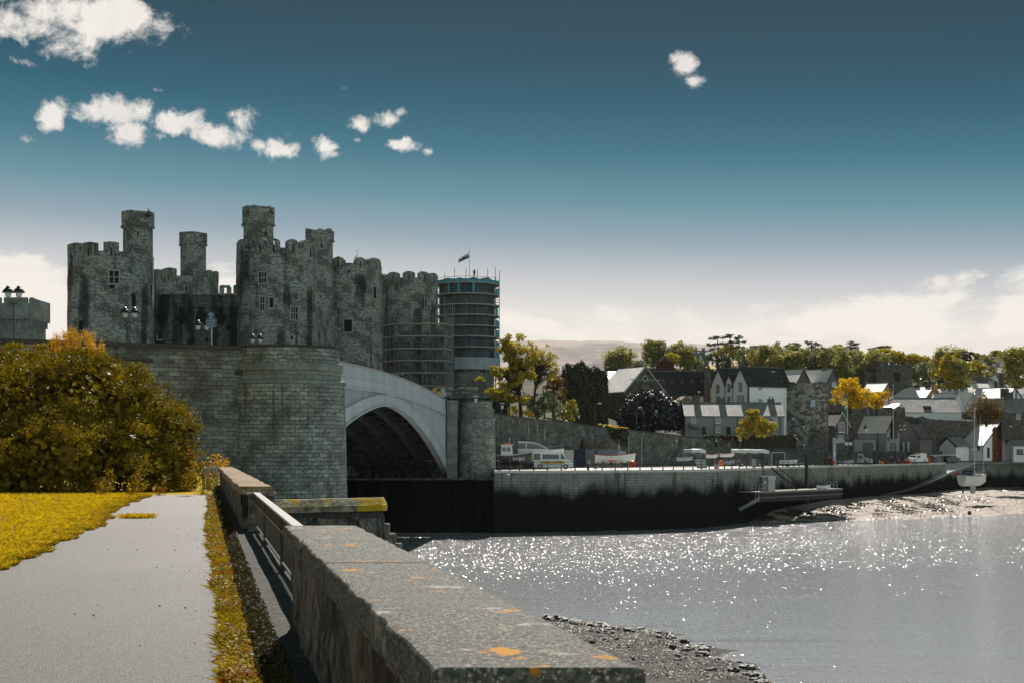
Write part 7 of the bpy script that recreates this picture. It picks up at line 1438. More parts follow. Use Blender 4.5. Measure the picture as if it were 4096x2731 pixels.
def canopy(t, f, hw):
    m = MB(); m.hexa([f(-2.2, -.85, .95), f(-.3, -.85, .95), f(-.3, .85, .95), f(-2.2, .85, .95), f(-2.15, -.8, 1.95), f(-.4, -.8, 1.9), f(-.4, .8, 1.9), f(-2.15, .8, 1.95)]); m.build('canopy', M['paintwhite'], t); m = MB(); m.hexa([f(0, -.4, 1.6), f(.3, -.4, 1.6), f(.3, .4, 1.6), f(0, .4, 1.6), f(0, -.4, 1.78), f(.3, -.4, 1.78), f(.3, .4, 1.78), f(0, .4, 1.78)]); m.build('beacon', M['orange'], t)
PKP = [(-2.4, .45), (-2.4, 1.05), (-.5, 1.1), (-.35, 1.62), (.5, 1.65), (1.15, 1.15), (2.2, 1.05), (2.4, .8), (2.4, .45), (1.9, .35), (-1.9, .35)]
vehicle('pickup_truck', 'white pickup truck with canopy and orange roof beacon', 'pickup truck', 3664, 274, DZ, R(215), PKP, [('s', [(-.2, 1.15), (.85, 1.15), (.45, 1.52), (-.2, 1.52)]), ('f', [(1.1, 1.2), (.55, 1.58)])], 1.85, (-1.5, 1.5), 'paintwhite', .38, extra=canopy)
for px, d, a, lb in ((3728, 292, 15, 'dark car in the shadow of the town wall behind the barrier'), (3802, 298, -150, 'black hatchback parked in front of the white annex')): c_ = copy_tree(car, (XX(px, d), d, DZ), 0, lb); c_.rotation_euler = (0, 0, R(a)-R(0))
for px, py, lb in ((2863, 1744, 'light car roof showing above the hedge by the cottages'), (3105, 1748, 'silver car half hidden behind the hedge near the stone tower')):
    c_ = copy_tree(car, (XX(px, 243), 243, ZZ(py, 243)-1.0), R(180), lb)
copy_tree(car, (XX(3180, 247), 247, ZZ(1786, 247)), R(180), 'car behind the ramp wall end beside the blue bin')
# railing along the quay edge, each post a part
qr_ = thing('quay_railing', 'long black three-bar railing along the quay edge', 'railing', (XX(2400, 186), 186, DZ)); EP = [(1989, 184), (2400, 186.9), (2800, 194.4), (3050, 213.5)]
def epath(px0, px1, pts): return [(p, np.interp(p, [q[0] for q in pts], [q[1] for q in pts])) for p in np.linspace(px0, px1, 14)]
for z in (.35, .72, 1.1): m = MB(); m.tube([(XX(p, d), d+.25, DZ+z) for p, d in epath(1989, 3040, EP)], .035, 5); m.build('rail', M['blackpaint'], qr_)
zps = [1900+z*.3827 for z in (240, 262, 365, 465, 612, 757, 902, 1046, 1188, 1328, 1465, 1597, 1724, 1848, 1964, 2073, 2180, 2278)]+[2700+z*.2976 for z in (115, 240, 355, 460, 563, 665, 765, 863, 960, 1060)]
for p in zps:
    d = np.interp(p, [q[0] for q in EP], [q[1] for q in EP])+.25; m = MB(); m.lathe(XX(p, d), d, [(.11, DZ), (.09, DZ+.2), (.055, DZ+.3), (.05, DZ+1.15), (.0, DZ+1.16)], 7); m.ball((XX(p, d), d, DZ+1.22), .085, 7, 5); m.build('post', M['blackpaint'], qr_)
q2 = thing('quay_railing', 'black railing along the far quay from the mooring stairs to the slipway', 'railing', (XX(3400, 248), 248, DZ)); EP2 = [(3090, 217.5), (3300, 238.6), (3600, 268.6), (3765, 289)]
for z in (.35, .72, 1.1): m = MB(); m.tube([(XX(p, d), d+.3, DZ+z) for p, d in epath(3110, 3763, EP2)], .035, 5); m.build('rail', M['blackpaint'], q2)
for p in np.linspace(3110, 3763, 31):
    d = np.interp(p, [q[0] for q in EP2], [q[1] for q in EP2])+.3; m = MB(); m.lathe(XX(p, d), d, [(.11, DZ), (.09, DZ+.2), (.055, DZ+.3), (.05, DZ+1.15), (.0, DZ+1.16)], 6); m.ball((XX(p, d), d, DZ+1.22), .08, 6, 4); m.build('post', M['blackpaint'], q2)
# containers and pallets
def container(label, px0, px1, d, ztop_py, mt, ang=0):
    t = thing('shipping_container', label, 'container', (XX((px0+px1)/2, d), d, DZ)); x0, x1 = XX(px0, d), XX(px1, d); z1 = ZZ(ztop_py, d); m = MB(); n = max(6, int((x1-x0)/.14))
    for i in range(n): a, b = x0+(x1-x0)*i/n, x0+(x1-x0)*(i+1)/n; o = .05 if i % 2 else 0; m.box(a, b, d+o, d+2.3, DZ+.12, z1-.08)
    m.build('body', M[mt], t); m = MB(); m.box(x0-.04, x1+.04, d-.03, d+2.33, z1-.08, z1+.02); m.box(x0-.04, x1+.04, d-.03, d+2.33, DZ+.02, DZ+.12); m.build('frame', M[mt], t); return t
container('blue-grey corrugated shipping container below the ivy clump', 2340, 2482, 217, 1796, 'containergrey'); container('dark narrow container left of the blue-grey one', 2302, 2336, 213, 1796, 'navy'); container('pale container with double doors behind the minibus', 2244, 2294, 208, 1799, 'containerwhite')
def pallets(label, px, d, n, x_tilt=0, w_=1.6):
    t = thing('pallet_stack', label, 'pallets', (XX(px, d), d, ZZ(1795, d))); z = ZZ(1795, d)
    for i in range(n):
        m = MB(); x = XX(px, d)+rnd.uniform(-.06, .06)+x_tilt*i
        for k in range(3): m.box(x-w_/2+k*(w_-.12)/2, x-w_/2+k*(w_-.12)/2+.12, d, d+1, z+i*.16, z+i*.16+.09)
        m.box(x-w_/2, x+w_/2, d-.01, d+1.01, z+i*.16+.09, z+i*.16+.12); m.build('pallet', M['palletwood'], t)
pallets('tall pallet stack on the left end of the grey container', 2354, 217.6, 10); pallets('low pallet stack on the middle of the grey container', 2410, 217.6, 5, 0, 2.2); pallets('leaning pallet stack on the right end of the grey container', 2465, 217.6, 9, -.05)
# boats
def hullmesh(f, L_, B_, H_, sheer=.25, keel=-.0, n=12, bowr=.0, stern=.75, open_=False):
    """lofted hull, bow toward +x"""
    m = MB(); rows = []
    for i in range(n+1):
        t = i/n; x = -L_/2+L_*t; w_ = B_/2*(1-max(0, (t-.45)/.55)**2.2)*(stern+(1-stern)*min(1, t*2.5)); h_ = H_*(1+sheer*(2*t-.8)**2); rk = .12*L_*max(0, t-.8)/.2
        zk = keel+H_*.45*max(0, (t-.75)/.25)**2
        rows.append([(x+rk, 0+.001, zk), (x+rk*.9, w_*.62, zk+.18*H_), (x+rk, w_*.93, zk+(h_-zk)*.55), (x+rk*1.1, max(w_, .03), h_)])
    for A, B2 in zip(rows, rows[1:]):
        for s_ in (1, -1):
            for k in range(3):
                q = [f(A[k][0], s_*A[k][1], A[k][2]), f(B2[k][0], s_*B2[k][1], B2[k][2]), f(B2[k+1][0], s_*B2[k+1][1], B2[k+1][2]), f(A[k+1][0], s_*A[k+1][1], A[k+1][2])]; m.face(q[::-1] if s_ > 0 else q)
        dz = -.35*H_ if open_ else -.04; m.face([f(A[3][0], -A[3][1]*.94, A[3][2]+dz), f(B2[3][0], -B2[3][1]*.94, B2[3][2]+dz), f(B2[3][0], B2[3][1]*.94, B2[3][2]+dz), f(A[3][0], A[3][1]*.94, A[3][2]+dz)])
    A = rows[0]; m.face([f(*A[0]), f(*A[1]), f(*A[2]), f(*A[3]), f(A[3][0], -A[3][1], A[3][2]), f(A[2][0], -A[2][1], A[2][2]), f(A[1][0], -A[1][1], A[1][2])]); return m, rows
def rimrail(f, rows, m, r=.03, dz=.02):
    for s_ in (1, -1): m.tube([f(A[3][0], s_*A[3][1], A[3][2]+dz) for A in rows], r, 4)
def boat(name, label, px, d, z, a, L_, B_, H_, mt, rim=None, group=None, **k):
    t = thing(name, label, 'boat', (XX(px, d), d, z), group); f = rot(px, d, z, a); m, rows = hullmesh(f, L_, B_, H_, **k); m.build('hull', M[mt], t, weld=True, smooth=True)
    m = MB(); rimrail(f, rows, m, .04); m.build('gunwale', M[rim or mt], t); return t, f, rows
# black fishing boat with white wheelhouse
t, f, rows = boat('fishing_boat', 'black-hulled fishing boat with white wheelhouse and orange life ring on top', 2034, 193.5, DZ+.55, R(12), 5.2, 1.9, 1.35, 'hullblack', 'hull')
m = MB(); m.hexa([f(*p) for p in ((-1.2, -.65, 1.3), (.5, -.65, 1.3), (.5, .65, 1.3), (-1.2, .65, 1.3), (-1.1, -.6, 2.75), (.35, -.6, 2.75), (.35, .6, 2.75), (-1.1, .6, 2.75))]); m.build('wheelhouse', M['hull'], t)
m = MB(); m.hexa([f(*p) for p in ((-1.3, -.75, 2.75), (.55, -.75, 2.75), (.55, .75, 2.75), (-1.3, .75, 2.75), (-1.2, -.7, 2.87), (.45, -.7, 2.87), (.45, .7, 2.87), (-1.2, .7, 2.87))]); m.build('wheelhouse_roof', M['hull'], t)
for (a, b) in ((-1.0, -.5), (-.35, .15)): m = MB(); m.hexa([f(*p) for p in ((a, -.67, 1.9), (b, -.67, 1.9), (b, -.6, 1.9), (a, -.6, 1.9), (a, -.645, 2.5), (b, -.645, 2.5), (b, -.6, 2.5), (a, -.6, 2.5))]); m.build('window', M['carglass'], t)
m = MB(); m.tube([f(-.4+.4*math.cos(q), .35*math.sin(q), 3.0) for q in np.linspace(0, 6.283, 13)], .11, 6); m.build('life_ring', M['orange'], t)
m = MB(); m.tube([f(.2, 0, 2.85), f(.2, 0, 3.6)], .03, 5); m.tube([f(-2.4, 0, 1.3), f(-2.4, 0, 2.3)], .04, 5); m.ball(f(.2, 0, 3.65), .08, 6, 4); m.build('mast', M['white'], t)
cu_ = bpy.data.curves.new('reg', 'FONT'); cu_.body = 'BA865'; cu_.size = .62; cu_.extrude = .01; to = bpy.data.objects.new('registration_number', cu_); COL.objects.link(to); bpy.context.view_layer.update()
me = bpy.data.meshes.new_from_object(to.evaluated_get(bpy.context.evaluated_depsgraph_get())); bpy.data.objects.remove(to); to = bpy.data.objects.new('registration_number', me); COL.objects.link(to); me.materials.append(M['white'])
to.parent = t; to.location = Vector(f(.35, -1.02, .72))-t.location; to.rotation_euler = (R(84), 0, R(2)); 
# trailer cradles
def cradle(t, f, xs, w_, z):
    for x in xs: m = MB(); m.hexa([f(x-.1, -w_/2, z), f(x+.1, -w_/2, z), f(x+.1, w_/2, z), f(x-.1, w_/2, z), f(x-.1, -w_/2, 0.12), f(x+.1, -w_/2, .12), f(x+.1, w_/2, .12), f(x-.1, w_/2, .12)]); m.build('support', M['palletwood'], t)
cradle(t, f, (-1.6, .2, 1.6), 1.2, -.55)
# white cabin cruiser
t, f, rows = boat('cabin_cruiser', 'white cabin cruiser with long tinted windows behind the minibus', 2135, 202.6, DZ+.75, R(6), 6.9, 2.5, 1.75, 'hull', 'hull', sheer=.12)
m = MB(); prf = [(-3.2, 1.7), (2.3, 1.75), (1.2, 2.55), (-.2, 3.05), (-2.6, 3.2), (-3.1, 2.9)]; m.prism(prf, lambda u, v: f(u, -1.15+.12*(v-1.7), v), lambda u, v: f(u, 1.15-.12*(v-1.7), v)); m.build('cabin', M['hull'], t)
for g_ in ([(-2.9, 2.1), (-1.3, 2.1), (-1.3, 2.85), (-2.8, 2.9)], [(-1.1, 2.1), (1.7, 2.05), (1.0, 2.5), (-.2, 2.85), (-1.1, 2.88)]): m = MB(); m.face([f(u, -1.165+.12*(v-1.7)-.012, v) for u, v in g_]); m.build('window', M['carglass'], t)
m = MB(); rimrail(f, rows, m, .03, .5); m.build('guard_rail', M['alloy'], t); cradle(t, f, (-2.2, 0, 2.0), 1.8, -.7)
# white open boat with outboard
t, f, rows = boat('motor_boat', 'white open boat with a raised outboard engine by the grey container', 2452, 211, DZ+.75, R(3), 5.4, 1.9, 1.05, 'hull', 'redbuoy', sheer=.25)
m = MB(); m.obox(f(-2.5, 0, 1.35), (.35, .3, .9), .1, .8); m.build('outboard_engine', M['navy'], t); m = MB(); m.obox(f(1.3, 0, 1.45), (1.3, .8, .6), R(20), .7); m.tube([f(1.0, 0, 1.5), f(.85, 0, 2.9)], .05, 5); m.obox(f(.9, 0, 2.3), (.3, .3, .35), .2, .7); m.build('wrapped_mast_gear', M['tarp'], t)
m = MB(); m.box(*[v for v in (f(-1.6, 0, 0)[0], f(-.4, 0, 0)[0])], f(0, 0, 0)[1]-.5, f(0, 0, 0)[1]+.5, DZ+.75+.9, DZ+.75+1.05); m.build('thwart', M['hull'], t); cradle(t, f, (-1.5, 1.3), 1.4, -.75)
# dinghies and rack
for (px, py, d, L_, lb, mt, fl) in ((2755, 1806, 222, 1.6, 'grey tarpaulined dinghy at the left end of the boat rack', 'tarp', 1), (2792, 1805, 222, 2.0, 'upturned white dinghy beside the grey tarpaulin on the rack', 'hull', 1), (2952, 1806, 224, 2.1, 'upturned white dinghy at the left of the long rack', 'hull', 1), (2995, 1806, 224, 2.1, 'upturned white dinghy in the middle of the long rack', 'hull', 1), (3040, 1807, 224, 2.4, 'upturned white dinghy with pointed end at the right of the rack', 'hull', 1),
        (2905, 1826, 219, 2.0, 'white and red dinghy lying below the long rack', 'hull', 0), (2846, 1830, 219, 1.7, 'small red and white dinghy on the ground behind the railing', 'hull', 0), (2735, 1842, 219, 2.2, 'grey inflatable half hidden behind the railing', 'tarp', 0), (2912, 1855, 213, 1.6, 'pale dinghy lying right of the orange buoy', 'tarp', 0), (3150, 1852, 232, 2.6, 'low white rowing boat behind the mooring stairs', 'hull', 0), (3375, 1853, 247, 3.0, 'grey open boat on the quay below the crane', 'tarp', 0)):
    z = ZZ(py, d); f0 = rot(px, d, z, R(4)); t = thing('dinghy', lb, 'dinghy', (XX(px, d), d, z), 'small dinghies stored on the quay')
    ff = (lambda u, v, w_, f0=f0: f0(u, v, .45-w_)) if fl else f0
    m, rows = hullmesh(ff, L_, 1.1, .5, open_=not fl); o = m.build('hull', M[mt], t, weld=True, smooth=True); m = MB(); rimrail(ff, rows, m, .035, 0); m.build('gunwale', M['redbuoy' if 'red' in lb else mt], t)
def rack(label, px0, px1, d, ztop):
    t = thing('boat_rack', label, 'rack', (XX((px0+px1)/2, d), d, DZ)); x0, x1 = XX(px0, d), XX(px1, d); z = ZZ(ztop, d); n = max(2, int((x1-x0)/2.2)+1)
    for x in np.linspace(x0, x1, n):
        for dy in (-.5, .5): m = MB(); m.cyl(x, d+dy, DZ, z, .05, n=5); m.build('leg', M['tube'], t)
    for dy in (-.5, .5): m = MB(); m.tube([(x0, d+dy, z-.05), (x1, d+dy, z-.05)], .05, 5); m.build('beam', M['tube'], t)
rack('steel rack holding the tarpaulined dinghies', 2735, 2860, 222, 1812); rack('long steel rack carrying the row of upturned white dinghies', 2925, 3078, 224, 1812)
fr = thing('goalpost_frame', 'pale rectangular tube frame standing behind the mooring stairs', 'frame', (XX(3115, 226), 226, DZ)); d = 226
for px in (3087, 3140): m = MB(); m.cyl(XX(px, d), d, DZ, ZZ(1808, d), .06, n=6); m.build('post', M['galv'], fr)
m = MB(); m.tube([(XX(3087, d), d, ZZ(1808, d)), (XX(3140, d), d, ZZ(1808, d))], .06, 5); m.build('crossbar', M['galv'], fr)
t = thing('leaning_board', 'pale blue tilted board leaning behind the railing', 'board', (XX(2805, 206), 206, DZ)); m = MB(); d = 206; m.hexa([(XX(2788, d), d, DZ), (XX(2830, d), d, DZ), (XX(2830, d), d+.05, DZ), (XX(2788, d), d+.05, DZ), (XX(2781, d), d+.4, ZZ(1836, d)), (XX(2822, d), d+.4, ZZ(1836, d)), (XX(2822, d), d+.45, ZZ(1836, d)), (XX(2781, d), d+.45, ZZ(1836, d))]); m.build('panel', M['tarp'], t)
t = thing('small_trailer', 'low boat trailer behind the railing at the right of the orange buoy', 'trailer', (XX(3180, 225), 225, DZ)); f = rot(3180, 225, DZ, 0); m = MB(); m.tube([f(-1.5, 0, .5), f(1.5, 0, .5)], .06, 5); m.tube([f(-1.2, -.5, .5), f(-1.2, .5, .5)], .06, 5); m.build('frame', M['galv'], t)
for s_ in (-.5, .5): m = MB(); m.prism([(.28*math.cos(q), .28+.28*math.sin(q)) for q in np.linspace(0, 5.9, 10)], lambda u, v: f(u-1.2, s_-.08, v), lambda u, v: f(u-1.2, s_+.08, v)); m.build('wheel', M['tyre'], t)
# buoys, cone, bins
def buoy(label, px, py, d, r, mt):
    t = thing('mooring_buoy', label, 'buoy', (XX(px, d), d, ZZ(py, d)-r)); m = MB(); m.ball((XX(px, d), d, ZZ(py, d)), r, 14, 10); m.build('float', M[mt], t, smooth=True, weld=True); m = MB(); m.cyl(XX(px, d), d, ZZ(py, d)+r*.9, ZZ(py, d)+r*1.2, r*.16, n=8); m.build('eye', M['black'], t)
buoy('large round orange buoy behind the railing beside the traffic cones', 2884, 1850, 207, .40, 'orange'); buoy('orange buoy raised at the foot of the grey crane post', 3315, 1830, 242, .32, 'orange'); buoy('red-orange buoy standing on the quay edge right of the crane', 3331, 1848, 241.5, .36, 'redbuoy')
buoy('left orange float behind the railing by the black saloon', 3521, 1847, 262, .28, 'orange'); buoy('right orange float of the touching pair by the black saloon', 3532, 1848, 262.5, .26, 'orange'); buoy('red float just left of the pickup truck', 3607, 1845, 270, .3, 'redbuoy'); buoy('red float in front of the pickup truck', 3626, 1845, 270.5, .28, 'redbuoy'); buoy('orange float in front of the pickup truck', 3643, 1846, 270.5, .3, 'orange')
t = thing('hanging_fender', 'round scarlet plastic buoy hanging on the quay railing right of the bending person', 'buoy', (XX(2532, 189), 189, DZ)); m = MB(); m.lathe(XX(2532, 188.6), 188.6, [(0.001, ZZ(1869, 189)), (.22, ZZ(1866, 189)), (.43, ZZ(1855, 189)), (.36, ZZ(1845, 189)), (.13, ZZ(1840, 189)), (.001, ZZ(1839, 189))], 12); m.build('float', M['redbuoy'], t, smooth=True, weld=True)
for px, lb, mt in ((2861, 'orange traffic cone left of the orange buoy', 'orange'), (2873, 'pale traffic cone touching the orange buoy', 'white')):
    t = thing('traffic_cone', lb, 'traffic cone', (XX(px, 203), 203, DZ)); x = XX(px, 203); m = MB(); m.box(x-.22, x+.22, 202.8, 203.2, DZ, DZ+.05); m.lathe(x, 203, [(.17, DZ+.05), (.115, DZ+.35)], 10); m.lathe(x, 203, [(.08, DZ+.55), (.03, DZ+.8), (.001, DZ+.8)], 10); m.build('cone_body', M[mt], t); m = MB(); m.lathe(x, 203, [(.115, DZ+.35), (.08, DZ+.55)], 10); m.build('reflective_band', M['white'], t)
def bin_(label, px, d, z, w_, h_, mt, name='wheelie_bin', lid=True):
    t = thing(name, label, 'bin', (XX(px, d), d, z)); x = XX(px, d); m = MB(); m.obox((x, d, z+h_/2), (w_, w_*.8, h_), 0, 1.08); m.build('body', M[mt], t)
    if lid: m = MB(); m.obox((x, d, z+h_+.05), (w_*1.15, w_*.95, .1), 0, .85); m.build('lid', M[mt], t)
bin_('blue-grey industrial bin behind the right end of the ramp wall', 3151, 252, ZZ(1779, 252), 1.2, .6, 'containergrey'); bin_('yellow grit bin on the raised street before the grey gabled house', 3265, 256, -.45, .85, .7, 'yellow'); bin_('grey cylinder bin by the black post on the quay', 3016, 214, DZ, .5, 1.15, 'galv'); bin_('red lifebuoy cabinet at the left end of the barrier', 3715, 280, DZ, .5, 1.2, 'redbuoy'); bin_('pale utility cabinet beside the lamp at the far right', 4062, 305.5, DZ, .9, 1.3, 'galv'); bin_('small pale cabinet in front of the taller one at far right', 4078, 305.2, DZ, .7, .9, 'galv')
# dark mooring piles, crane post
for px, y0, y1, d, r, lb in ((3050, 1810, 1960, 213.6, .21, 'tall black mooring pile behind the pontoon kiosk'), (3227, 1809, 1956, 222, .28, 'tall black mooring pile rising from the middle of the pontoon')):
    o = MB().cyl(XX(px, d), d, ZZ(2015, d), ZZ(y0, d), r, n=12).build('mooring_pile', M['black']); tagp(o, lb, 'pile')
t = thing('davit_crane', 'grey square crane post with a boxy head standing on the quay', 'crane', (XX(3337, 242), 242, DZ)); x = XX(3337, 242); m = MB(); m.box(x-.25, x+.25, 241.8, 242.3, DZ, ZZ(1749, 242)); m.build('post', M['galv'], t); f = rot(3337, 242, 0, R(-20)); m = MB(); m.hexa([f(.2, -.3, ZZ(1772, 242)), (f(1.8, -.3, ZZ(1768, 242))), f(1.8, .3, ZZ(1768, 242)), f(.2, .3, ZZ(1772, 242)), f(.2, -.3, ZZ(1756, 242)), f(1.5, -.3, ZZ(1751, 242)), f(1.5, .3, ZZ(1751, 242)), f(.2, .3, ZZ(1756, 242))]); m.build('winch_box', M['galv'], t); m = MB(); m.box(x-.2, x+.2, 241.76, 241.79, ZZ(1818, 242), ZZ(1807, 242)); m.build('notice', M['white'], t)
t = thing('wrapped_statue', 'statue shrouded in grey sheeting beside the white van', 'statue', (XX(3496, 266), 266, DZ)); r2 = random.Random(4); m = MB(); x = XX(3494, 266); m.lathe(x, 266, [(.42, DZ), (.5, DZ+.7), (.36, DZ+1.1), (.46, DZ+1.7), (.38, DZ+2.1), (.2, DZ+2.3), (.25, DZ+2.55), (.16, DZ+2.75), (.001, DZ+2.8)], 10); m.v = [(a+.12*max(0, c_-DZ-1.2)+r2.uniform(-.0, .0)+.05*math.sin(c_*9+b*5), b+.05*math.sin(c_*7+a*5), c_) for a, b, c_ in m.v]; m.build('sheeting', M['lead'], t, smooth=True, weld=True)
t = thing('barrier', 'long white horizontal barrier rail in front of the boathouse yard', 'barrier', (XX(3718, 287), 287, DZ)); m = MB(); m.tube([(XX(3712, 287), 287, ZZ(1819, 287)), (XX(3853, 292), 292, ZZ(1818, 292))], .07, 6); m.build('rail', M['white'], t); m = MB(); m.cyl(XX(3718, 287), 287, DZ, ZZ(1815, 287), .09, n=8); m.build('post', M['black'], t)
t = thing('noticeboard', 'black double noticeboard with white posters on the raised street', 'noticeboard', (XX(3394, 259), 259, -.45)); x0, x1 = XX(3378, 259), XX(3411, 259); m = MB(); m.box(x0, x1, 259, 259.1, ZZ(1781, 259), ZZ(1764, 259)); m.face([(x0-.05, 258.99, ZZ(1764, 259)), (x1+.05, 258.99, ZZ(1764, 259)), ((x0+x1)/2, 258.99, ZZ(1757, 259))]); m.build('board', M['black'], t)
for a in (.09, .80): m = MB(); m.box(x0+a, x0+a+.6, 258.96, 258.995, ZZ(1779, 259), ZZ(1767, 259)); m.build('poster', M['white'], t)
for a in (x0+.1, x1-.1): m = MB(); m.cyl(a, 259.05, -.45, ZZ(1780, 259), .05, n=6); m.build('leg', M['black'], t)
# pontoon, kiosk, stairs, hoops
zd = -6.15; pn = thing('pontoon', 'long low dark floating pontoon grounded below the quay stairs', 'pontoon', (XX(3200, 208), 208, zd-1.9)); A = Vector((XX(3032, 203), 203, 0)); B = Vector((XX(3366, 221), 221, 0)); uu = (B-A).normalized(); vv = Vector((-uu.y, uu.x, 0)); L_ = (B-A).length
def pb(m, a0, a1, b0, b1, z0, z1): m.hexa([tuple(A+uu*a+vv*b+Vector((0, 0, z))) for (a, b, z) in ((a0, b0, z0), (a1, b0, z0), (a1, b1, z0), (a0, b1, z0), (a0, b0, z1), (a1, b0, z1), (a1, b1, z1), (a0, b1, z1))]); return m
M['pontoonwood'] = mat('pontoonwood', (.03, .018, .015), [(.8, (1, 1, 3), .4, .65, (.02, .018, .015), .8)], .7)
pb(MB(), 0, L_, 0, 3.2, zd-1.45, zd-.1).build('float', M['pontoonwood'], pn); pb(MB(), -.1, L_+.1, -.15, 3.3, zd-.1, zd+.04).build('deck', M['board'], pn); pb(MB(), .9, L_+.05, -.22, .0, zd-.9, zd-.75).build('fender_rail', M['lead'], pn); pb(MB(), .9, L_+.05, -.24, .0, zd-.25, zd-.1).build('fender_rail', M['lead'], pn)
t = thing('kiosk_cabinet', 'white and grey service cabinet standing at the near end of the pontoon', 'cabinet', (XX(3068, 206), 206, zd)); f = rot(3068, 205.8, zd, R(12)); hz = ZZ(1903, 206)-zd
m = MB(); m.hexa([f(*p) for p in ((-.95, -.6, .04), (-.1, -.6, .04), (-.1, .6, .04), (-.95, .6, .04), (-.95, -.6, hz), (-.1, -.6, hz), (-.1, .6, hz), (-.95, .6, hz))]); m.build('grey_half', M['containergrey'], t); m = MB(); m.hexa([f(*p) for p in ((-.095, -.75, .04), (.95, -.75, .04), (.95, .6, .04), (-.095, .6, .04), (-.095, -.75, hz), (.95, -.75, hz), (.95, .6, hz), (-.095, .6, hz))]); m.build('white_half', M['render_pale'], t); m = MB(); m.hexa([f(*p) for p in ((-.15, -.85, hz-.45), (1.0, -.85, hz-.45), (1., -.751, hz-.45), (-.15, -.751, hz-.45), (-.15, -.85, hz+.03), (1., -.85, hz+.03), (1., -.751, hz+.03), (-.15, -.751, hz+.03))]); m.build('hood', M['galv'], t)
m = MB(); m.hexa([f(*p) for p in ((-.65, -.62, hz*.55), (-.4, -.62, hz*.55), (-.4, -.601, hz*.55), (-.65, -.601, hz*.55), (-.65, -.62, hz*.67), (-.4, -.62, hz*.67), (-.4, -.601, hz*.67), (-.65, -.601, hz*.67))]); m.build('notice', M['white'], t)
def hoops(label, px, d, ztop, zbot, gap=.5):
    t = thing('boarding_hoops', label, 'ladder', (XX(px, d), d, zbot))
    for s_ in (-1, 1): x = XX(px, d)+s_*gap; m = MB(); m.tube([(x-.3, d, zbot), (x-.3, d, ztop-.1), (x-.2, d, ztop), (x+.2, d, ztop), (x+.3, d, ztop-.1), (x+.3, d, zbot)], .035, 5); m.tube([(x-.3, d, (ztop+zbot)/2), (x+.3, d, (ztop+zbot)/2)], .03, 5); m.build('hoop', M['galv'], t)
    return t
t = hoops('white tubular ladder hoops at the near left corner of the pontoon', 3030, 203.2, ZZ(1936, 203), zd); m = MB()
for s_ in (-.22, .22): m.tube([(XX(3027, 203)+s_, 202.8, zd), (XX(3027, 203)+s_, 202.6, zd-1.5)], .03, 5)
m.build('lower_ladder', M['galv'], t); hoops('white tubular ladder hoops at the far right end of the pontoon', 3328, 219.4, ZZ(1925, 219), zd)
st = thing('gangway_stairs', 'steep dark stairway slanting down from the quay to the pontoon', 'stairs', (XX(3090, 214.5), 214.5, DZ)); a0 = Vector((XX(3085, 214.8), 214.8, DZ-.1)); a1 = Vector((XX(3185, 213), 213, zd+.1))
for o in (0, .9): m = MB(); m.tube([a0+Vector((0, -o, 0)), a1+Vector((0, -o, 0))], .09, 4); m.build('stringer', M['black'], st); m = MB(); m.tube([a0+Vector((0, -o, 1)), a1+Vector((0, -o, 1))], .035, 5); m.build('handrail', M['black'], st)
for i in range(13): p = a0+(a1-a0)*(i+.5)/13; m = MB(); m.box(p.x-.12, p.x+.12, p.y-.9, p.y, p.z, p.z+.04); m.build('tread', M['galv'], st)
for i in range(6):
    p = a0+(a1-a0)*i/5; m = MB(); m.cyl(p.x, p.y-.9, p.z, p.z+1, .03, n=5); m.build('post', M['black'], st)
t, f, rows = boat('dinghy', 'small white dinghy resting on the far end of the pontoon', 3291, 216.5, zd+.05, R(5), 1.9, .9, .5, 'hull', 'tarp', open_=True)
t = thing('dinghy', 'grey flat-bottomed dinghy hanging tilted from ropes below the pontoon ladder', 'dinghy', (XX(2997, 201), 201, ZZ(2030, 201))); a = R(28); ca, sa = math.cos(a), math.sin(a); x, z = XX(2997, 201), ZZ(2024, 201)
f = lambda u, v, w_: (x+u*ca-w_*sa*.6, 201+v-w_*.35, z+u*sa+w_*ca*.8); m, rows = hullmesh(f, 3.0, 1.3, .5, open_=True); m.build('hull', M['containergrey'], t, weld=True, smooth=True); m = MB(); rimrail(f, rows, m, .05); m.build('gunwale', M['tarp'], t)
for u in (-.5, .4): m = MB(); m.hexa([f(u-.12, -.55, .42), f(u+.12, -.55, .42), f(u+.12, .55, .42), f(u-.12, .55, .42), f(u-.12, -.55, .47), f(u+.12, -.55, .47), f(u+.12, .55, .47), f(u-.12, .55, .47)]); m.build('thwart', M['tarp'], t)
for px, y1, lb in ((2465, 1962, 'thin black ladder down the quay face below the person in red'), (3326, 1990, 'black iron ladder on the quay wall behind the far hoops')):
    d = np.interp(px, [2400, 2800, 3069, 3300, 3400], [186.3, 193.6, 214.4, 237.3, 247]); t = thing('quay_ladder', lb, 'ladder', (XX(px, d), d, DZ)); z1 = ZZ(y1, d)
    for s_ in (-.2, .2): m = MB(); m.tube([(XX(px, d)+s_, d-.35, DZ+.3), (XX(px, d)+s_, d-.65, z1)], .03, 4); m.build('rail', M['black'], t)
    for i in range(9): q = z1+(DZ-z1)*i/9; m = MB(); m.tube([(XX(px, d)-.2, d-.5, q), (XX(px, d)+.2, d-.5, q)], .02, 4); m.build('rung', M['black'], t)
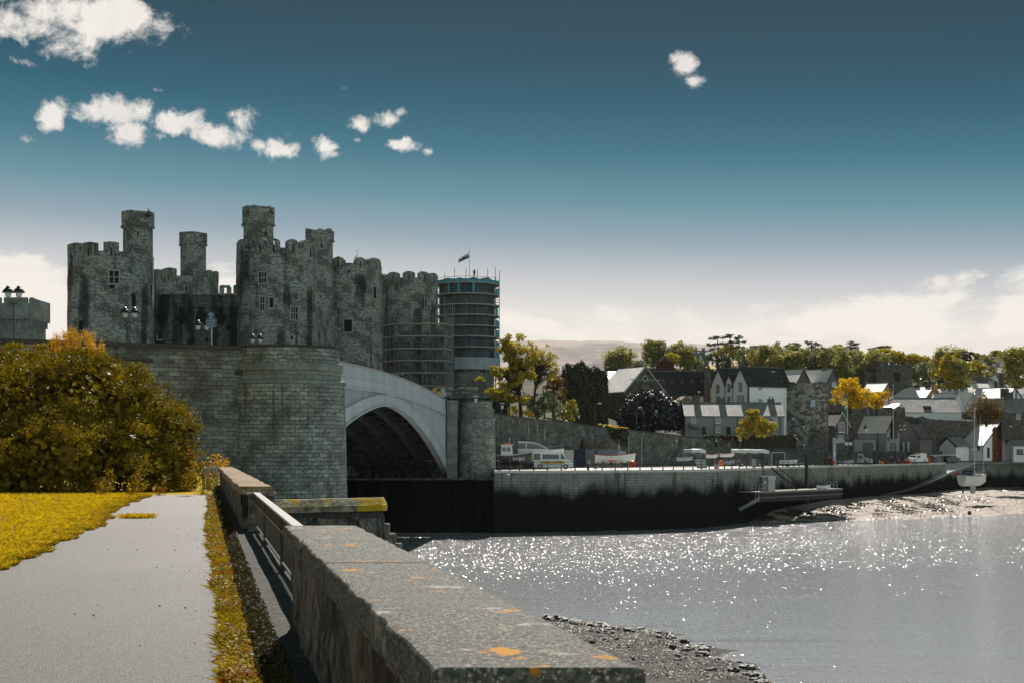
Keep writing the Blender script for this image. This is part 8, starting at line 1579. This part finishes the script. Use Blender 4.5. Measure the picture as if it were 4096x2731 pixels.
# sailing boat aground on its keel
t, f, rows = boat('sailing_yacht', 'small white sailing yacht standing on the mud with blue sail covers', 3890, 252, ZZ(1942, 252), R(38), 6.6, 2.6, 1.75, 'hull', 'navy', sheer=.18, stern=.7)
m = MB(); m.prism([(-1.2, 1.7), (1.9, 1.8), (1.4, 2.2), (-1.1, 2.3)], lambda u, v: f(u, -.8, v), lambda u, v: f(u, .8, v)); m.build('coachroof', M['hull'], t); m = MB(); m.prism([(-1.8, 2.0), (-.8, 2.0), (-.9, 2.75), (-1.5, 2.8)], lambda u, v: f(u, -.95, v), lambda u, v: f(u, .95, v)); m.build('sprayhood', M['navy'], t)
m = MB(); m.obox(f(-2.9, -.2, 1.95), (.5, .5, .9), .2, .8); m.build('outboard_engine', M['black'], t); m = MB(); p = f(.6, 0, 0); m.cyl(p[0], p[1], p[2]+1.8, ZZ(1628, 252), .075, .05, 8); m.build('mast', M['white'], t)
m = MB(); m.tube([f(.5, 0, 3.0), f(-2.2, 0, 3.05)], .17, 7, .13); m.build('furled_sail', M['navy'], t); m = MB(); q = f(3.9, 0, 1.9); top = (p[0], p[1], ZZ(1632, 252)); m.tube([q, top], .02, 4); m.tube([f(-3.3, 0, 1.9), top], .02, 4)
for s_ in (-1, 1): m.tube([f(.4, s_*1.25, 1.7), f(.6, s_*.5, 6.5), top], .018, 4)
m.build('rigging', M['galv'], t); m = MB(); m.tube([f(.6, -.7, 6.5), f(.6, .7, 6.5)], .04, 4); m.build('spreader', M['white'], t)
for s_ in (-1, 1): m = MB(); m.tube([f(-3.3, s_*.8, 1.8), f(-3.3, s_*.8, 2.4), f(-2, s_*1.2, 2.35), f(1, s_*1.2, 2.35), f(3.6, 0, 2.6)], .025, 4); m.tube([f(-.5, s_*1.22, 1.75), f(-.5, s_*1.2, 2.35)], .025, 4); m.build('guard_rail', M['galv'], t)
m = MB(); m.prism([(-.7, .1), (.9, .1), (.6, -1.35), (-.4, -1.35)], lambda u, v: f(u, -.12, v), lambda u, v: f(u, .12, v)); m.build('keel', M['tarp'], t); m = MB(); m.prism([(-3.1, .4), (-2.6, .3), (-2.7, -1.3), (-3.0, -1.3)], lambda u, v: f(u, -.05, v), lambda u, v: f(u, .05, v)); m.build('rudder', M['navy'], t)
m = MB(); m.hexa([f(-3.55, .5, 2.0), f(-3.5, .5, 2.0), f(-3.5, .9, 1.9), f(-3.55, .9, 1.9), f(-3.55, .5, 2.5), f(-3.5, .5, 2.5), f(-3.5, .95, 2.4), f(-3.55, .95, 2.4)]); m.build('ensign', M['redbuoy'], t)
t = thing('pale_flagpole', 'thin second mast leaning beside the yacht against the boathouse', 'mast', (XX(3930, 258), 258, -7)); m = MB(); m.tube([(XX(3934, 258), 258, ZZ(1905, 258)), (XX(3921, 258), 258, ZZ(1660, 258))], .04, 5); m.build('pole', M['galv'], t)
o = MB(); o.obox((XX(3878, 232), 232, ZZ(2052, 232)), (.45, .4, .8), .3, .9); tagp(o.build('mooring_stump', M['black']), 'black stump sticking out of the mud at the water edge', 'stump')
# fishing gear heaps
for px, w_, lb, c2 in ((3880, 20, 'green net-covered lobster pot heap left of the yacht mast', 'teal'), (3905, 16, 'dark heap of fishing pots behind the yacht mast', 'navy'), (3950, 22, 'heap of green pots topped by a yellow canoe', 'teal'), (3975, 16, 'small green pot heap beside the brown boathouse door', 'teal')):
    d = 306; t = thing('fishing_pots', lb, 'fishing gear', (XX(px, d), d, DZ), 'heaps of fishing gear on the far quay'); r2 = random.Random(px)
    for i in range(5): m = MB(); m.ball((XX(px, d)+r2.uniform(-1, 1)*w_/F*d*.8, d+r2.uniform(-.4, .4), DZ+.4+r2.uniform(0, .9)), .42, 8, 6, .8); m.build('pot', M[c2 if i % 2 else 'net'], t)
t = thing('canoe', 'yellow canoe lying on the lobster pots before the boathouse', 'canoe', (XX(3965, 305.4), 305.4, ZZ(1816, 305))); f = rot(3962, 305.4, ZZ(1818, 305), R(3)); m, rows = hullmesh(f, 2.6, .6, .25); m.build('hull', M['yellow'], t)
t = thing('kerb_blocks', 'low dark stone kerb along the slipway head left of the pots', 'kerb', (XX(3860, 304), 304, DZ)); m = MB(); m.box(XX(3842, 303), XX(3990, 303), 306.2, 306.8, DZ, DZ+.75); m.build('kerb', M['hallstone'], t)
# flags on poles
M_ = flag('flag', 'white and red cross flag hanging from the tall pole before the oriel house', 3573, 1540, 1752, 270, [(3571, 1580), (3538, 1602), (3540, 1622), (3570, 1610)], stg=True)
flag('flag', 'limp green and white flag on the pole beside the bay-windowed house', 3389, 1600, 1735, 258, [(3388, 1613), (3378, 1628), (3376, 1650), (3387, 1640)], dragon=False)
tagp(MB().cyl(XX(3473, 275), 275, -.4, ZZ(1575, 275), .045, n=5).build('bare_flagpole', M['galv']), 'bare thin pole between the two quayside houses', 'pole')
for px, d, y0, lb in ((2515, 216, 1742, 'thin pale pole in front of the ramp wall right of the ivy clump'), (2567, 218, 1745, 'second thin pale pole against the white-streaked ramp wall')): tagp(MB().cyl(XX(px, d), d, DZ, ZZ(y0, d), .04, n=5).build('pole', M['galv']), lb, 'pole')
# lamps
def single_lamp(label, px, ytop, d, zb, s=1.1, mt='blackpaint'):
    t = thing('street_lamp', label, 'street lamp', (XX(px, d), d, zb), 'single lantern lamps around the quay'); x = XX(px, d); z = ZZ(ytop, d)-.76*s; m = MB(); m.lathe(x, d, [(.12, zb), (.1, zb+.7), (.05, zb+.9), (.045, z)], 8); m.build('post', M[mt], t); a, b = MB(), MB()
    b.lathe(x, d, [(.10*s, z), (.2*s, z+.42*s)], 6); a.lathe(x, d, [(.24*s, z+.42*s), (.12*s, z+.6*s), (.04*s, z+.76*s), (.001, z+.78*s)], 6); h_ = a.build('lantern_hood', M[mt], t); b.build('lantern_glass', M['lampglass'], h_)
for a in ((2142, 1693, 210, DZ, 'lamp post against the ramp wall behind the cabin cruiser'), (2416, 1686, 218, DZ, 'lamp post rising through the ivy clump with bright glass'), (2149, 1570, 219, 3.6, 'tall lamp among the shrubs below the bare-twigged tree'), (2315, 1650, 221, 2.6, 'stubby lamp with yellow band at the foot of the ivy-clad tower'), (2625, 1630, 243, 1.6, 'lamp with bright glass in front of the black evergreen dome'), (3086, 1672, 235, 1.0, 'black lamp at the right side of the round golden tree'), (3172, 1660, 250, .2, 'slim lamp at the left edge of the stone tower'), (3214, 1694, 251, DZ, 'lamp before the stone tower with glowing white glass'), (4042, 1692, 303, DZ, 'lamp post carrying a small yellow sign at the far right'), (2540, 1640, 246, 1.2, 'thin lamp in front of the left half of the evergreen dome')): single_lamp(a[4], a[0], a[1], a[2], a[3])
double_lamp('twin lantern lamp post in front of the oriel house door', 3609, 1700, 276, -.4, 'twin-lantern lamps on the bridge approach')
def mod_lamp(label, px, pxh, ytop, ybot, d, hgt=.18):
    t = thing('street_light', label, 'street light', (XX(px, d), d, ZZ(ybot, d))); z = ZZ(ytop, d); m = MB(); m.tube([(XX(px, d), d, ZZ(ybot, d)-.5), (XX(px, d), d, z-.5), (XX(px, d)+.2, d, z-.05), (XX(pxh, d), d, z)], .06, 6, .045); m.build('column', M['lead'], t); m = MB(); m.obox((XX(pxh, d)+.1, d, z), (.7, .3, hgt), 0, .7); m.build('lamp_head', M['white'], t)
mod_lamp('grey bent-arm street light before the ivy-clad tower', 2381, 2396, 1612, 1700, 226); mod_lamp('street light with bent arm at the left of the evergreen dome', 2546, 2557, 1628, 1712, 232)
for px, d, y, lb in ((1902, 187, 1584, 'flat-topped lamp head above the far pier parapet'), (2008, 199, 1612, 'flat-topped lamp behind the start of the ramp wall')):
    t = thing('street_light', lb, 'street light', (XX(px, d), d, 4)); z = ZZ(y, d); m = MB(); m.cyl(XX(px, d), d, 4.2, z, .05, n=6); m.build('column', M['lead'], t); m = MB(); m.cyl(XX(px, d), d, z-.05, z+.06, .35, .3, 14); m.build('lamp_head', M['white'], t); m = MB(); m.cyl(XX(px, d), d, z-.8, z-.3, .12, .25, 10); m.build('diffuser', M['lampglass'], t)
t = thing('road_sign', 'back of a round sign with equipment box at the far end of the arch', 'road sign', (XX(1772, 192), 192, 5.3)); x = XX(1772, 192); m = MB(); m.cyl(x, 192, 5.3, ZZ(1556, 192), .05, n=6); m.build('post', M['galv'], t); m = MB(); n = 16; zc = ZZ(1560, 192); m.prism([(.3*math.cos(2*math.pi*i/n), .3*math.sin(2*math.pi*i/n)) for i in range(n)], lambda a, b: (x+a, 191.9, zc+b), lambda a, b: (x+a, 191.93, zc+b)); m.build('disc', M['galv'], t); m = MB(); m.box(x-.5, x+.4, 192.06, 192.3, ZZ(1584, 192), ZZ(1568, 192)); m.build('box', M['galv'], t)
for px, py, lb in ((1740, 1562, 'upper yellow works sign behind the far end of the bridge parapet'), (1752, 1572, 'small yellow light on works sign near bridge end')): tagp(MB().box(XX(px, 200)-.35, XX(px, 200)+.25, 200, 200.05, ZZ(py+8, 200), ZZ(py-8, 200)).build('works_sign', M['yellow']), lb, 'sign')
t = thing('road_sign', 'round white sign above a small triangle in front of the hedge', 'road sign', (XX(2961, 238), 238, 1)); x = XX(2961, 238); m = MB(); m.cyl(x, 238, .3, ZZ(1741, 238), .04, n=6); m.build('post', M['galv'], t); m = MB(); zc = ZZ(1747, 238); m.prism([(.3*math.cos(2*math.pi*i/n), .3*math.sin(2*math.pi*i/n)) for i in range(n)], lambda a, b: (x+a, 237.9, zc+b), lambda a, b: (x+a, 237.94, zc+b)); m.build('disc', M['white'], t); m = MB(); m.box(x-.04, x+.04, 237.87, 237.89, zc-.18, zc+.18); m.build('marking', M['black'], t); m = MB(); m.prism([(-.28, 0), (.28, 0), (0, .45)], lambda a, b: (x+a, 237.9, ZZ(1762, 238)+b), lambda a, b: (x+a, 237.94, ZZ(1762, 238)+b)); m.build('triangle', M['white'], t)
# gulls
def gull(label, x, y, z, span, dip, a=0., flying=True):
    t = thing('gull', label, 'gull', (x, y, z)); ca, sa = math.cos(a), math.sin(a); f = lambda u, v, w_: (x+u*ca-v*sa, y+u*sa+v*ca, z+w_); m = MB()
    rings = []; 
    for (v, r_, h_) in ((-.24, .008, .03), (-.14, .04, .01), (0, .07, 0), (.12, .055, .01), (.19, .035, .035), (.25, .035, .05), (.30, .006, .04)): rings.append([f(r_*math.cos(q), v, h_+r_*math.sin(q)) for q in np.linspace(0, 2*math.pi, 9)[:-1]])
    for A, B in zip(rings, rings[1:]):
        for k in range(8): m.face([A[k], A[(k+1) % 8], B[(k+1) % 8], B[k]])
    if flying:
        for s_ in (-1, 1):
            W = [(0, .07, .0), (span*.25, .08, dip*.9), (span*.38, .02, dip), (span*.5, -.10, dip*.45)]; C_ = [.17, .15, .11, .02]
            for i in range(3):
                p, q = W[i], W[i+1]; m.hexa([f(s_*p[0], p[1]-C_[i], p[2]), f(s_*q[0], q[1]-C_[i+1], q[2]), f(s_*q[0], q[1]+.02, q[2]), f(s_*p[0], p[1]+.02, p[2]), f(s_*p[0], p[1]-C_[i], p[2]+.012), f(s_*q[0], q[1]-C_[i+1], q[2]+.012), f(s_*q[0], q[1]+.02, q[2]+.022), f(s_*p[0], p[1]+.02, p[2]+.022)])
    else:
        for s_ in (-.03, .03): m.tube([f(s_, 0, -.05), f(s_, 0, -.2)], .01, 4)
    m.build('body', M['white'], t, weld=True)
for (px, py, d, sp_, dp, lb) in ((1357, 1318, 150, 1.15, .2, 'white gull gliding left of the square dark castle window'), (1443, 1295, 150, 1.1, .14, 'white gull flying right of the square dark castle window'), (3092, 1487, 240, 1.0, .12, 'white gull flying before the dark roof of the white house')): gull(lb, *P(px, py, d), sp_, dp, .1)
for (px, py, d, lb) in ((2035, 1901, 182.5, 'gull standing on the footing beside the far pier'), (2826, 1470, 271, 'gull perched on the hall chimney'), (2796, 1569, 249, 'gull perched on the left cottage chimney'), (3405, 1611, 290, 'gull perched on the town wall battlements')): gull(lb, *(P(px, py, d)+Vector((0, 0, .12))), 1, 0, 1.3, False)
# people: one continuous skinned body each, clothes and hair as children
M['skin'] = flat('skin', (.40, .24, .16), .6); M['hair'] = flat('hair', (.03, .02, .015), .8); M['hairpale'] = flat('hairpale', (.5, .42, .3), .8)
def skinmesh(name, joints, edges, mt, parent, sub=1):
    me = bpy.data.meshes.new(name); me.from_pydata([tuple(j[0]) for j in joints], edges, []); o = bpy.data.objects.new(name, me); COL.objects.link(o); o.parent = parent
    m = o.modifiers.new('skin', 'SKIN'); m.use_smooth_shade = True; 
    if not me.skin_vertices: 
        bpy.context.view_layer.objects.active = o
    sv = me.skin_vertices[0].data if me.skin_vertices else me.attributes
    for i, j in enumerate(joints): sv[i].radius = (j[1], j[1])
    sv[0].use_root = True; s_ = o.modifiers.new('sub', 'SUBSURF'); s_.levels = sub; s_.render_levels = sub; me.materials.append(mt); return o
def person(label, px, d, z, face, pose='stand', top='black', bottom='black', hair='hair', sc_=1., shorts=False, bare=False):
    t = thing('person', label, 'person', (XX(px, d), d, z)); ca, sa = math.cos(face), math.sin(face)
    def g_(x, y, h): return Vector((x*ca-y*sa, x*sa+y*ca, h))*sc_
    if pose == 'bend': hip, che, nek, hed = (0, .12, .88), (0, -.22, 1.08), (0, -.40, 1.05), (0, -.52, 1.0); hands = [(-.12, -.42, .55), (.14, -.40, .5)]; elb = [(-.2, -.34, .8), (.2, -.34, .78)]
    elif pose == 'crouch': hip, che, nek, hed = (0, .1, .40), (0, -.12, .78), (0, -.2, .95), (0, -.26, 1.08); hands = [(-.15, -.5, .45), (.15, -.5, .42)]; elb = [(-.22, -.25, .6), (.22, -.25, .6)]
    elif pose == 'akimbo': hip, che, nek, hed = (0, 0, .92), (0, 0, 1.28), (0, 0, 1.48), (0, -.02, 1.62); hands = [(-.17, -.08, 1.0), (.17, -.08, 1.0)]; elb = [(-.42, .05, 1.12), (.42, .05, 1.12)]
    elif pose == 'sit': hip, che, nek, hed = (0, 0, .12), (0, -.05, .5), (0, -.06, .68), (0, -.08, .82); hands = [(-.15, -.35, .2), (.15, -.35, .2)]; elb = [(-.25, -.1, .3), (.25, -.1, .3)]
    else: hip, che, nek, hed = (0, 0, .92), (0, 0, 1.28), (0, 0, 1.48), (0, -.02, 1.62); hands = [(-.24, -.12, .86), (.24, -.06, .84)]; elb = [(-.27, .02, 1.1), (.27, .02, 1.1)]
    sh = lambda s_: (s_*.18, che[1], che[2]+.12); kn = {'crouch': [(-.16, -.38, .48), (.16, -.38, .48)], 'sit': [(-.12, -.42, .14), (.12, -.42, .14)]}.get(pose, [(-.11, -.03, .48), (.12, -.02, .48)]); ft = {'sit': [(-.12, -.45, -.3), (.12, -.45, -.3)]}.get(pose, [(-.12, .02, .06), (.14, .0, .06)])
    J = [(g_(*hip), .13), (g_(*che), .145), (g_(*nek), .055), (g_(*hed), .105), (g_(*(Vector(hed)+Vector((0, -.01, .09)))), .075)]; E = [(0, 1), (1, 2), (2, 3), (3, 4)]
    for k, s_ in enumerate((-1, 1)):
        b = len(J); J += [(g_(*sh(s_)), .06), (g_(*elb[k]), .042), (g_(*hands[k]), .03), (g_(*(Vector(hands[k])+Vector((0, -.05, -.07)))), .022)]; E += [(1, b), (b, b+1), (b+1, b+2), (b+2, b+3)]
        b = len(J); J += [(g_(s_*.10, hip[1], hip[2]-.05), .085), (g_(*kn[k]), .06), (g_(*ft[k]), .04), (g_(ft[k][0], ft[k][1]-.14, ft[k][2]-.02), .035)]; E += [(0, b), (b, b+1), (b+1, b+2), (b+2, b+3)]
    skinmesh('body', J, E, M['skin'], t); JT = [(J[0][0], .15), (J[1][0], .165), ]; ET = [(0, 1)]
    for k in (5, 13): b = len(JT); JT += [(J[k][0], .075), (J[k][0].lerp(J[k+1][0], .7), .06)]; ET += [(1, b), (b, b+1)]
    if not bare: skinmesh('shirt', JT, ET, M[top], t)
    JP = [(J[0][0], .155)]; EP_ = []
    for k in (9, 17): b = len(JP); JP += [(J[k][0], .10), (J[k+1][0], .078)]; EP_ += [(0, b), (b, b+1)]; 
    if not shorts:
        for k, b in ((11, 2), (19, 4)): JP.append((J[k][0], .055)); EP_.append((b, len(JP)-1))
    skinmesh('shorts' if shorts else 'trousers', JP, EP_, M[bottom], t); skinmesh('hair', [(J[3][0]+Vector((0, 0, .04)), .112), (J[4][0]+Vector((0, 0, .02)), .085)], [(0, 1)], M[hair], t); return t
try:
    person('person in a red top standing with hands on hips by the white boat', 2445, 190.5, DZ, R(180), 'akimbo', 'redbuoy', 'black', shorts=True)
    person('bending pale-haired person with a white top near the quay railing', 2350, 188.2, DZ, R(70), 'bend', 'render_white', 'black', 'hairpale'); person('crouching person in black on the quay beside the bending person', 2382, 188.6, DZ, R(80), 'crouch', 'black', 'tarp', shorts=True)
    person('pale-shirted walker beside the right end of the quay railing', 3758, 288, DZ, R(90), 'stand', 'render_pale', 'tarp'); person('brown-haired person leaning on the quay railing above the orange buoy', 3318, 241.5, DZ+.9, R(0), 'sit', 'wood', 'black')
    for px, lb, c1 in ((2866, 'white-topped pedestrian passing in front of the hedge', 'render_white'), (2881, 'dark-clothed pedestrian with pale cap before the hedge', 'black'), (2929, 'single dark pedestrian against the middle of the hedge', 'navy')): person(lb, px, 236.8, .15, R(90), 'stand', c1, 'black')
    T1z, T3z = ZZ(845, 172), ZZ(825, 180)
    for px, d, z, lb, ps in ((596, 172, T1z-.65, 'huddled visitor at the right rim of the leftmost turret', 'sit'), (988, 180, T3z-.75, 'upright visitor at the left rim of the central turret', 'sit'), (1016, 180, T3z-.75, 'leaning visitor near the middle of the central turret top', 'sit'), (1079, 180.5, T3z-.75, 'visitor at the right rim of the central turret', 'sit')): person(lb, px, d, z, R(rnd.uniform(-60, 60)), ps, 'black', 'black')
    person('worker silhouetted on a pole above the netted tower scaffold', 1897, 263, ZZ(1110, 263), R(30), 'stand', 'black', 'black', sc_=.9)
except Exception as ex: print('PEOPLE', ex)
# ================================================================ haze
hm = bpy.data.materials.new('haze'); hm.use_nodes = True; t = NT(hm.node_tree); t.n.clear(); o = t.new('ShaderNodeOutputMaterial'); v = t.new('ShaderNodeVolumePrincipled'); v.inputs['Color'].default_value = (.92, .93, 1, 1); v.inputs['Density'].default_value = .000025; v.inputs['Anisotropy'].default_value = 0.2; t.l.new(v.outputs[0], o.inputs['Volume'])
m = MB(); m.box(-3300, 3900, -300, 4650, -15, 262); tagp(m.build('haze', hm), kind='stuff')
